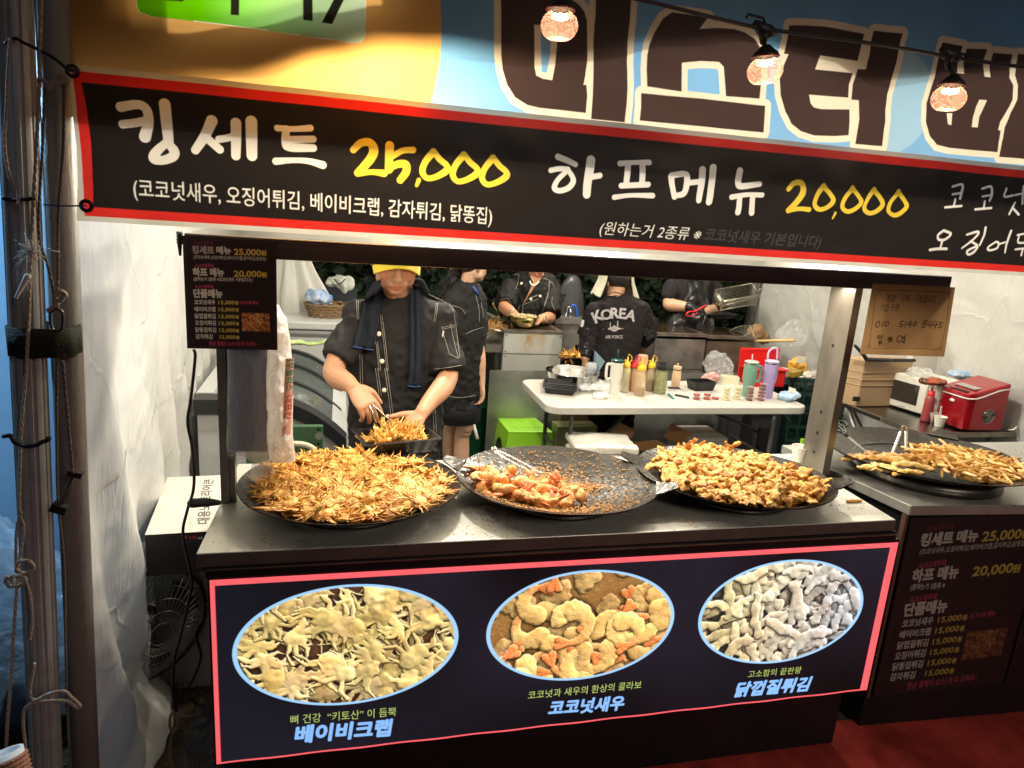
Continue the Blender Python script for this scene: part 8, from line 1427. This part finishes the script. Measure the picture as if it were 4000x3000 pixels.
for x in (X0s - .09, X0s + .09): g.limb([(x, 2.86, .045), (x, 2.74, .04)], [.045, .04])
g.build('shoe', blackm, sl_)
# tongs in his hand and the tray he holds
tip = [at(1470, 1652, Y=2.41), at(1545, 1660, Y=2.41)]; hl = at(1437, 1562, Y=2.455); stt = T('tongs', 'slim steel tongs in the seller\'s right hand reaching into the black tray', 'tongs', hl)
for q in tip: g = MB(); g.tube([hl, hl.lerp(q, .4), q], [.0032, .0036, .0026], 6, flat=.5); g.build('arm', chrome, stt)
trc = at(1549, 1704, Y=2.42); trc.z -= .045; tray(trc, .262, .175, .055, .24, 1, 'black food tray of fried crabs held by the seller')
rr2 = random.Random(5)
for i in range(44):
    a, b = rr2.gauss(0, .055), rr2.gauss(0, .034); p = trc + rotz(.24) @ Vector((max(-.105, min(.105, a)), max(-.065, min(.065, b)), .038 + rr2.random() * .030 * (1 - abs(a) / .1))); o = clone(tp[i % 12], p, (rr2.gauss(0, .7), rr2.gauss(0, .7), rr2.random() * 6), 'fried crab piled in the tray the seller holds', [rr2.uniform(.85, 1.2)] * 3); o.name = 'fried_crab'; o['category'] = 'fried crab'; o['group'] = 'fried crabs in the held tray'
# ---------------------------------------------------------------- 2. the woman with the ponytail
wm_ = T('person', 'woman with a ponytail in black jacket and shorts, seen from behind at the left', 'person', (.80, 4.3, 0)); YW = 4.3
def W(x, y, dy=0): return at(x, y, Y=YW + dy)
hcw = W(1845, 1040, -.02) + Vector((0, 0, .02)); Rw = rotz(math.radians(108)); g = MB(); Lw_ = head(g, hcw, Rw, .98, W(1820, 1140), .047)
cxw = W(1800, 1300).x; g.loft(torso_rings(cxw, YW, [(.85, .13, .10, 0, 0), (1.1, .12, .09, 0, 0), (1.3, .14, .09, 0, 0), (1.38, .09, .06, 0, 0)]), 20)
sh, el, wrp = W(1868, 1205, .02), W(1872, 1370, -.02), W(1882, 1500, -.06); g.limb([sh, el], [.028, .036]); g.limb([el, el.lerp(wrp, .3), wrp], [.036, .038, .023]); hand(g, wrp, Vector((.05, -.15, -1)), Vector((-.9, -.2, 0)), .45, 1, .95, .05, .3)
for x, dy in ((1770, .06), (1815, -.05)): kx = W(x, 1600, dy).x; g.limb([(kx, YW + dy, .78), (kx + .01, YW + dy, .52), (kx - .005, YW + dy + .02, .44), (kx, YW + dy + .03, .28), (kx, YW + dy + .01, .07)], [.068, .056, .050, .052, .034]); g.limb([(kx, YW + dy + .02, .04), (kx + .12, YW + dy - .04, .03)], [.035, .030])
tint(remesh(g, 'body', skin, .006, wm_, 2), (.56, .33, .21))
g = MB(); g.ell(Lw_(0, .03, .035), (.086, .100, .094), 24, 14, rot=Rw); bun = W(1778, 1060); g.limb([Lw_(0, .10, .01), bun, W(1758, 1110), W(1735, 1150), W(1722, 1185)], [.028, .034, .040, .034, .012], 5, 14); hr = g.v; 
rr = random.Random(3)
for k in range(170):
    a = bun + Vector((rr.gauss(0, .02), rr.gauss(0, .02), rr.gauss(0, .01))); b = W(1750 + rr.gauss(0, 14), 1110 + rr.gauss(0, 8), rr.gauss(0, .03)); c = W(1732 + rr.gauss(0, 20), 1180 + rr.gauss(0, 14), rr.gauss(0, .04)); g.tube(catmull([a, b, c], 3), .0016, 3)
g.build('hair', hairm, wm_)
g = MB(); P = [Lw_(.088 * math.cos(a), .03 + .102 * math.sin(a), .030 + .02 * math.cos(a)) for a in np.linspace(.3, math.pi - .3, 12)]; g.tube(P, .010, 8, flat=.3); g.tube([bun + Vector((-.03, 0, .02)), bun + Vector((.03, 0, .015))], .012, 8); g.build('yellow_headband', M('band_yellow', (.72, .58, .02), .6), wm_)
g = MB(); g.loft(torso_rings(cxw, YW, [(.62, .155, .125, 0, 0), (.80, .158, .128, 0, 0), (1.0, .155, .120, 0, 0), (1.20, .168, .115, 0, 0), (1.32, .160, .10, .0, 0), (1.40, .10, .075, .01, 0), (1.43, .065, .06, .02, 0)], .25), 26); se = W(1858, 1308, .0); g.limb([W(1845, 1195, .03), W(1858, 1250, .01), se], [.070, .074, .072])
jw = remesh(g, 'jacket', clothb, .008, wm_, 5, wr(21, .009)); tw_ = bvh(jw)
def ZW(x, y): return (1250 + x / 3.6867, 1000 + y / 3.6867)
stitches(tw_, [[(1765, 1192), (1800, 1205), (1818, 1225)], [(1818, 1305), (1850, 1290), (1888, 1278)], [(1745, 1548), (1800, 1553), (1858, 1545)], [(1857, 1150), (1870, 1200), (1873, 1260)], [(1880, 1180), (1889, 1240)]], wm_, .0012, fb=4.2)
g = MB(); g.tube([W(1838, 1106, -.05), W(1852, 1125, -.07), W(1868, 1150, -.08)], .007, 6); g.build('blue_collar', M('collar_blue', (.02, .08, .32), .6), wm_)
g = MB(); g.loft(torso_rings(cxw, YW, [(.535, .160, .135, 0, 0), (.66, .160, .13, 0, 0), (.8, .15, .12, 0, 0)], .25), 22); g.build('shorts', M('shorts_dark', (.020, .021, .026), .8, bump=.3, bs=60), wm_)
# ---------------------------------------------------------------- 3. the man with the golden bowl
mb_ = T('person', 'man in an open black chef jacket and pearl necklace mixing batter in a golden bowl', 'person', (1.47, 5.55, 0)); YM = 5.55
def Q(x, y, dy=0): return at(x, y, Y=YM + dy)
Rm_ = rotz(.15) @ rotx(.30); hcm = Q(2098, 1030, -.05); g = MB(); Lm = head(g, hcm, Rm_, 1.05, Q(2085, 1120, -.02), .060); cxm = Q(2082, 1200).x
g.loft(torso_rings(cxm, YM, [(.8, .14, .10, 0, 0), (1.1, .16, .105, 0, 0), (1.28, .17, .115, 0, 0), (1.33, .10, .08, 0, 0)]), 22)
ea, wa = Q(1968, 1200, -.18), Q(2012, 1232, -.36); eb, wb_ = Q(2150, 1240, -.20), Q(2110, 1248, -.36); sa, sb_ = Q(1990, 1130, 0), Q(2150, 1130, 0)
g.limb([sa, ea], [.040, .046]); g.limb([ea, ea.lerp(wa, .4), wa], [.048, .050, .034]); g.limb([sb_, eb], [.040, .046]); g.limb([eb, eb.lerp(wb_, .4), wb_], [.048, .048, .034])
hand(g, wa, Q(2030, 1258, -.40) - wa, Vector((.3, .5, -.6)), .7, -1, 1.12, .05, .7); hand(g, wb_, Q(2086, 1272, -.42) - wb_, Vector((-.6, -.3, .2)), .5, 1, 1.1, .05, .3)
for x in (cxm - .1, cxm + .1): g.limb([(x, YM + .05, .8), (x, YM + .05, .1)], [.08, .045]); g.limb([(x, YM + .06, .04), (x, YM - .10, .03)], [.04, .035])
tint(remesh(g, 'body', skin, .007, mb_, 2), (.46, .225, .12), [(Q(2140, 1252, -.25), (.03, .04, .03), (.20, .13, .09)), (Q(2132, 1245, -.3), (.018, .05, .014), (.16, .12, .09)), (Lm(0, -.095, -.062), (.03, .02, .009), (.38, .12, .09))])
g = MB(); g.loft(torso_rings(cxm, YM + .01, [(.72, .19, .14, 0, 0), (.95, .19, .14, 0, 0), (1.15, .20, .145, 0, 0), (1.30, .205, .138, 0, 0), (1.385, .175, .105, 0, 0), (1.42, .09, .07, 0, .02)]), 26)
g.sleeve([sa, sa.lerp(ea, .85)], [.078, .082]); g.ell(sa, .080); g.sleeve([sb_, sb_.lerp(eb, .9)], [.078, .088]); g.ell(sb_, .080)
jm = remesh(g, 'jacket', clothb, .009, mb_, 5, wr(31, .010)); tm = bvh(jm)
def ZM(x, y): return (1850 + x / 4.148, 1050 + y / 4.148)
vn_ = [ZM(905, 105), ZM(965, 215), ZM(925, 300), ZM(880, 400), ZM(830, 500), ZM(790, 590), ZM(850, 490), ZM(930, 380), ZM(1010, 260), ZM(1090, 150), ZM(1120, 100)]
P = [onto(tm, *q, .003, 5.4) for q in vn_]; g = MB(); g.add([p - Vector((0, .006, 0)) for p in P], [[0, 1, 9, 10], [1, 8, 9], [1, 2, 7, 8], [2, 3, 7], [3, 4, 6, 7], [4, 5, 6]]); o = g.build('chest', M('chest_skin', (.46, .225, .12), .5, sss=.1, var=.1), mb_, smooth_=False)
g = MB(); nk = catmull([Lm(-.055, -.03, -.10), onto(tm, *ZM(925, 240), .016, 5.3), onto(tm, *ZM(985, 268), .018, 5.3), onto(tm, *ZM(1040, 225), .016, 5.3), Lm(.055, -.03, -.10)], 8)
for p in nk: g.ell(p, .0065, 8, 6)
g.build('necklace', pearl, mb_)
stitches(tm, [[ZM(605, 120), ZM(660, 90), ZM(720, 85)], [ZM(738, 95), ZM(715, 230), ZM(680, 330)], [ZM(415, 505), ZM(540, 480), ZM(615, 560)], [ZM(850, 490), ZM(1045, 420)], [ZM(850, 505), ZM(1045, 432)], [ZM(765, 598), ZM(1052, 484)], [ZM(1240, 210), ZM(1215, 400), ZM(1150, 600), ZM(1090, 760)], [ZM(1228, 210), ZM(1203, 400), ZM(1140, 600)], [ZM(1135, 150), ZM(1260, 210), ZM(1310, 300)], [ZM(800, 600), ZM(790, 740)], [ZM(735, 600), ZM(728, 680)], [ZM(1278, 450), ZM(1270, 560), ZM(1330, 690)]], mb_, .0013, fb=5.4)
for x, y in ((775, 240), (1078, 445), (928, 494)): g = MB(); g.ell(onto(tm, *ZM(x, y), .003, 5.4), (.012, .005, .012), 10, 6); g.build('button', pearl, mb_)
for wp, ep in ((wa, ea), (wb_, eb)): g = MB(); d_ = (ep - wp).normalized(); a_, b_ = frame_of(d_); g.tube([wp + d_ * .03 + (a_ * math.cos(t) + b_ * math.sin(t)) * .037 for t in np.linspace(0, math.tau, 20)], .006, 6); g.build('bracelet', chrome, mb_)
gb = at(2042, 1288, Y=5.12); gb.z = 1.024; bowl(gb, .112, .088, M('golden_metal', (.62, .50, .22), .18, 1, bump=.1, bs=20, var=.2, vs_=9), 'golden_bowl', 'golden metal bowl of shredded batter on the left fryer'); g = MB(); rr = random.Random(8)
for i in range(160): a = rr.random() * 6.28; r_ = .10 * math.sqrt(rr.random()); p = gb + Vector((r_ * math.cos(a), r_ * math.sin(a), .084 + rr.random() * .012)); e_ = Vector((rr.gauss(0, 1), rr.gauss(0, 1), rr.gauss(0, .4))).normalized() * .012; g.tube([p - e_, p + e_], .002, 3)
tag(g.build('shredded_batter', M('shred_cream', (.66, .54, .30), .7)), 'shredded batter filling the golden bowl', 'batter', kind='stuff')
# ---------------------------------------------------------------- 4. the man in the printed shirt
mk = T('person', 'man from behind in a black printed t-shirt with a pale towel over his head', 'person', (2.05, 4.78, 0)); YK = 4.78
def K(x, y, dy=0): return at(x, y, Y=YK + dy)
cxk = K(2410, 1300).x; Rk = rotz(math.pi + .15) @ rotx(.25); g = MB(); Lk = head(g, K(2408, 1100, .06), Rk, 1.02, K(2400, 1165, 0), .056)
sL, eL, wL = K(2318, 1215), K(2300, 1330, .02), K(2287, 1400, -.04); sR, eR, wR = K(2505, 1210), K(2530, 1300, .08), K(2505, 1370, .25)
g.loft(torso_rings(cxk, YK, [(.7, .13, .10, 0, 0), (1.0, .14, .10, 0, 0), (1.2, .155, .10, 0, 0), (1.27, .09, .07, 0, 0)]), 20); g.limb([sL, eL, wL], [.036, .042, .033]); g.limb([sR, eR, wR], [.036, .042, .033]); hand(g, wL, Vector((-.03, .1, -1)), Vector((.8, 0, 0)), .5, -1, 1.05); hand(g, wR, Vector((-.1, 1, -.3)), Vector((0, 0, -1)), .5, -1, 1.05)
tint(remesh(g, 'body', skin, .008, mk, 2), (.46, .25, .14))
tee = M('tee_black', (.016, .013, .014), .85, bump=.3, bs=90, spec=.2)
g = MB(); g.loft(torso_rings(cxk, YK, [(.62, .185, .135, -.0, 0), (.80, .185, .135, 0, 0), (1.0, .185, .13, 0, 0), (1.18, .205, .13, 0, 0), (1.27, .195, .11, 0, 0), (1.315, .12, .085, 0, 0), (1.335, .07, .06, 0, 0)]), 26); g.sleeve([sL + Vector((.02, 0, .01)), sL.lerp(eL, .85) + Vector((-.015, 0, 0))], [.066, .082]); g.ell(sL + Vector((.015, 0, 0)), .066); g.sleeve([sR + Vector((-.02, 0, .01)), sR.lerp(eR, .85) + Vector((.010, 0, 0))], [.066, .082]); g.ell(sR - Vector((.015, 0, 0)), .066)
tk_ = remesh(g, 'tshirt', tee, .009, mk, 5, wr(41, .010)); tt_ = bvh(tk_); prt = M('shirt_print', (.46, .42, .42), .8, var=.35, vs_=60); g = MB()
def ZK(x, y): return (1850 + x / 2.0738, 1000 + y / 2.0738)
for ch_, x, y, a, h in (('K', 1020, 530, -.45, 92), ('O', 1085, 512, -.22, 84), ('R', 1148, 502, -.04, 84), ('E', 1208, 506, .10, 84), ('A', 1262, 518, .30, 84)):
    V, Tt = glyphs(ch_, .035); k_ = h / .72; w0 = V[:, 0].mean()
    vv = []
    for v in V: lx_, ly_ = (v[0] - w0) * k_ * 1.0, -v[1] * k_; X_, Y_ = x + lx_ * math.cos(a) - ly_ * math.sin(a), y + lx_ * math.sin(a) + ly_ * math.cos(a); vv.append(onto(tt_, *ZK(X_, Y_), .014, 4.66))
    g.add(vv, [list(t) for t in Tt])
V, Tt = glyphs('AIR FORCE', .02); k_ = 140 / V[:, 0].max(); g.add([onto(tt_, *ZK(1068 + v[0] * k_, 668 - v[1] * 36), .004, 4.66) for v in V], [list(t) for t in Tt])
for poly in ([(1040, 592), (1105, 580), (1125, 572), (1140, 560), (1155, 572), (1172, 580), (1250, 582), (1172, 596), (1155, 612), (1128, 612), (1105, 598)], [(1103, 536), (1109, 536), (1114, 580), (1104, 582)], [(1164, 526), (1172, 526), (1172, 580), (1160, 576)]):
    c_ = (sum(p[0] for p in poly) / len(poly), sum(p[1] for p in poly) / len(poly)); vs_ = [onto(tt_, *ZK(*c_), .004, 4.66)] + [onto(tt_, *ZK(*p), .004, 4.66) for p in poly]; g.add(vs_, [[0, i + 1, (i + 1) % len(poly) + 1] for i in range(len(poly))])
g.build('shirt_lettering', prt, mk, smooth_=False)
q = onto(tt_, *ZK(890, 548), .004, 4.66); g = MB(); g.box(q, (.035, .004, .05), roty(.15)); g.build('sleeve_patch', M('patch_white', (.6, .58, .56), .7), mk, smooth_=False)
g = MB(); g.limb([sL.lerp(eL, .55), eL, eL.lerp(wL, .7)], [.075, .074, .045]); remesh(g, 'arm_cover', M('shiny_black', (.010, .010, .012), .22, bump=.7, bs=18), .007, mk, 3, wr(5, .012)); g = MB(); g.limb([sR.lerp(eR, .6), eR, eR.lerp(wR, .4)], [.078, .078, .06]); remesh(g, 'arm_cover', MATS['shiny_black'], .007, mk, 3, wr(6, .012))
twl = M('towel_cream', (.66, .63, .48), .95, bump=.8, bs=220); g = MB()
def hood(u, v):
    a = (u - .5) * 4.6; top_ = Lk(0, 0, .13); z = v; r_ = .105 + .035 * v + .012 * math.sin(a * 5) * v; back = .0
    c_ = Lk(0, .02, .04); p = Vector((c_.x + math.sin(a) * r_ * (1.0 + .45 * v * v), c_.y - math.cos(a - math.pi) * -r_ * 0 , 0)); y_ = c_.y + .01 + math.cos(a) * r_ * .95
    zz = top_.z + .02 - (1 - math.cos(min(1, v * 2.2) * math.pi / 2)) * .05 - .205 * v; return Vector((c_.x + math.sin(a) * r_ * min(1, .25 + v * 3) * (1 + .30 * v), c_.y + .02 + math.cos(a) * r_ * min(1, .25 + v * 3) * .9, zz + .01 * math.sin(a * 3)))
g.grid(hood, 60, 24); o = g.build('head_towel', twl, mk); s_ = o.modifiers.new('s', 'SOLIDIFY'); s_.thickness = .008
g = MB(); g.ell(Lk(0, .02, .03), (.088, .098, .095), 20, 12, rot=Rk); g.build('hair', hairm, mk)
g = MB(); g.tube([K(2372, 1150, -.075), K(2400, 1140, -.10), K(2432, 1150, -.075)], .009, 6, flat=.5); g.build('neck_strap', blackm, mk)
g = MB(); g.limb([(cxk - .085, YK, .80), (cxk - .09, YK, .45), (cxk - .07, YK, .10)], [.11, .085, .075]); g.limb([(cxk + .085, YK, .80), (cxk + .10, YK - .02, .45), (cxk + .14, YK, .10)], [.11, .085, .075]); remesh(g, 'trousers', tee, .010, mk, 4, wr(44, .012)); g = MB(); g.limb([(cxk + .15, YK + .03, .045), (cxk + .17, YK - .10, .04)], [.05, .045]); g.limb([(cxk - .07, YK + .03, .045), (cxk - .08, YK - .10, .04)], [.05, .045]); g.build('shoe', M('shoe_white', (.6, .58, .54), .5), mk)
g = MB(); q = [K(2322, 1368, -.12), K(2364, 1412, -.13), K(2340, 1450, -.13), K(2318, 1440, -.10)]; g.add(q, [[0, 1, 2, 3]]); g.build('apron_corner', M('apron_blue', (.16, .24, .30), .7), mk, smooth_=False)
# ---------------------------------------------------------------- 5. the man in gloves at the right fryer
mg = T('person', 'man in black apron and gloves lifting a wire fry basket at the right fryer', 'person', (2.95, 5.5, 0)); YR = 5.5
def Rr_(x, y, dy=0): return at(x, y, Y=YR + dy)
cxr = Rr_(2700, 1150).x; g = MB(); head(g, Rr_(2705, 985, .0), rotz(.2) @ rotx(.4), 1.05, Rr_(2702, 1070), .058); s3, e3, w3 = Rr_(2625, 1125), Rr_(2612, 1192, -.06), Rr_(2700, 1200, -.24); s4, e4, w4 = Rr_(2785, 1130), Rr_(2800, 1200, -.05), Rr_(2752, 1222, -.26)
g.loft(torso_rings(cxr, YR, [(.8, .15, .1, 0, 0), (1.1, .16, .11, 0, 0), (1.35, .17, .11, 0, 0), (1.45, .08, .07, 0, 0)]), 20); g.limb([s3, s3.lerp(e3, .5), e3], [.062, .060, .050]); g.limb([e3, e3.lerp(w3, .4), w3], [.052, .052, .034]); g.limb([s4, e4], [.06, .048]); g.limb([e4, w4], [.048, .034]); tint(remesh(g, 'body', skin, .008, mg, 2), (.52, .29, .175))
g = MB(); g.loft(torso_rings(cxr, YR, [(.75, .185, .13, 0, 0), (1.1, .19, .13, 0, 0), (1.3, .205, .13, 0, 0), (1.42, .18, .11, 0, 0), (1.47, .09, .07, 0, 0)]), 26); g.limb([s3, s3.lerp(e3, .35)], [.078, .080]); g.limb([s4, s4.lerp(e4, .4)], [.078, .082]); remesh(g, 'tshirt', tee, .010, mg, 4, wr(51, .009))
g = MB()
def apr(u, v): a = (u - .5) * 2.6; z = 1.44 - .62 * v; wv = .62 + .75 * smooth(.1, .9, v); return Vector((cxr + math.sin(a) * (.205) * wv + .01 * vn((u * 5, v * 5, 1), 2), YR - .01 - math.cos(a) * .155 * (1 + .12 * v) + .016 * vn((u * 6, v * 4, 2), 1.5) , z))
g.grid(apr, 50, 40); g.build('apron', M('apron_black', (.014, .013, .015), .20, bump=.5, bs=14, coat=.3), mg)
g = MB(); t5, _ = hand(g, w3, Rr_(2738, 1208, -.27) - w3, Vector((0, .3, -.9)), .8, -1, 1.18, .04, .8); g.limb([w3 - (w3 - e3).normalized() * .0, w3 + (e3 - w3).normalized() * .05], [.038, .040]); hand(g, w4, Rr_(2722, 1230, -.30) - w4, Vector((0, .3, -.9)), .8, 1, 1.15, .04, .8); remesh(g, 'gloves', M('glove_black', (.010, .010, .011), .3, bump=.4, bs=40), .006, mg, 2)
g = MB()
for x in (cxr - .1, cxr + .1): g.limb([(x, YR, .85), (x, YR, .08)], [.1, .06])
remesh(g, 'trousers', tee, .014, mg, 3)
fb = T('fry_basket', 'rectangular wire fry basket tipped up in the gloved man\'s hands', 'fry basket', at(2870, 1165, Y=5.15)); cB_ = at(2875, 1162, Y=5.15); RB = roty(-.20) @ rotx(.55); wmB = MATS['bright_wire']; g = MB(); a_, b_, c_ = .165, .075, .055
def bq(x, y, z): return cB_ + RB @ Vector((x, y, z))
for i in range(25): x = -a_ + 2 * a_ * i / 24; g.tube([bq(x, -b_, c_), bq(x, -b_ * .8, -c_), bq(x, b_ * .8, -c_), bq(x, b_, c_)], .0012, 3)
for i in range(9): t = i / 8; g.tube([bq(-a_, -b_ * (1 - .2 * t), c_ - 2 * c_ * t), bq(a_, -b_ * (1 - .2 * t), c_ - 2 * c_ * t)], .0012, 3); g.tube([bq(-a_, b_ * (1 - .2 * t), c_ - 2 * c_ * t), bq(a_, b_ * (1 - .2 * t), c_ - 2 * c_ * t)], .0012, 3)
for i in range(11): y = -b_ * .8 + 1.6 * b_ * i / 10; g.tube([bq(-a_, y, -c_), bq(a_, y, -c_)], .0012, 3)
g.build('wire_mesh', wmB, fb); g = MB()
for z in (c_, -c_ * .0): 
    P = [bq(-a_, -b_, c_), bq(a_, -b_, c_), bq(a_, b_, c_), bq(-a_, b_, c_), bq(-a_, -b_, c_)]; g.tube(P, .0045, 6); break
g.tube([bq(-a_, -b_ * .9, -c_ * .1), bq(a_, -b_ * .6, c_ * .2)], .004, 6); g.tube([bq(-a_, -b_ * .8, -c_), bq(a_, -b_ * .8, -c_)], .004, 6); g.build('frame', wmB, fb); g = MB(); g.tube([bq(a_, -b_ * .5, c_), bq(a_ + .03, -b_ * .4, c_ + .03), bq(a_ + .045, 0, -.02), bq(a_ + .02, 0, -c_)], .004, 6); g.box(bq(-a_ - .006, 0, 0), (.01, .12, .10), RB); g.build('hook_plate', MATS['bright_wire'], fb)
rt2 = T('tongs', 'red handled tongs in the gloved man\'s right hand', 'tongs', at(2735, 1205, Y=5.12)); g = MB(); g.tube(catmull([at(2758, 1192, Y=5.1), at(2715, 1215, Y=5.1), at(2690, 1218, Y=5.1), at(2680, 1232, Y=5.1), at(2700, 1235, Y=5.1), at(2725, 1222, Y=5.1)], 4), .006, 6); g.build('grip', redc, rt2); g = MB(); g.tube([at(2758, 1195, Y=5.1), at(2790, 1190, Y=5.1)], .012, 4, flat=.3); g.build('jaw', chrome, rt2)
tray(at(2800, 1240, Y=5.3), .30, .16, .04, .2, 1, 'black tray held under the fry basket by the gloved man')
# ================================================================== clear away the patterns the copies were made from
for t in tp + ts + tf + tsr + tst:
    for ch_ in list(t.children): bpy.data.objects.remove(ch_)
    bpy.data.objects.remove(t)
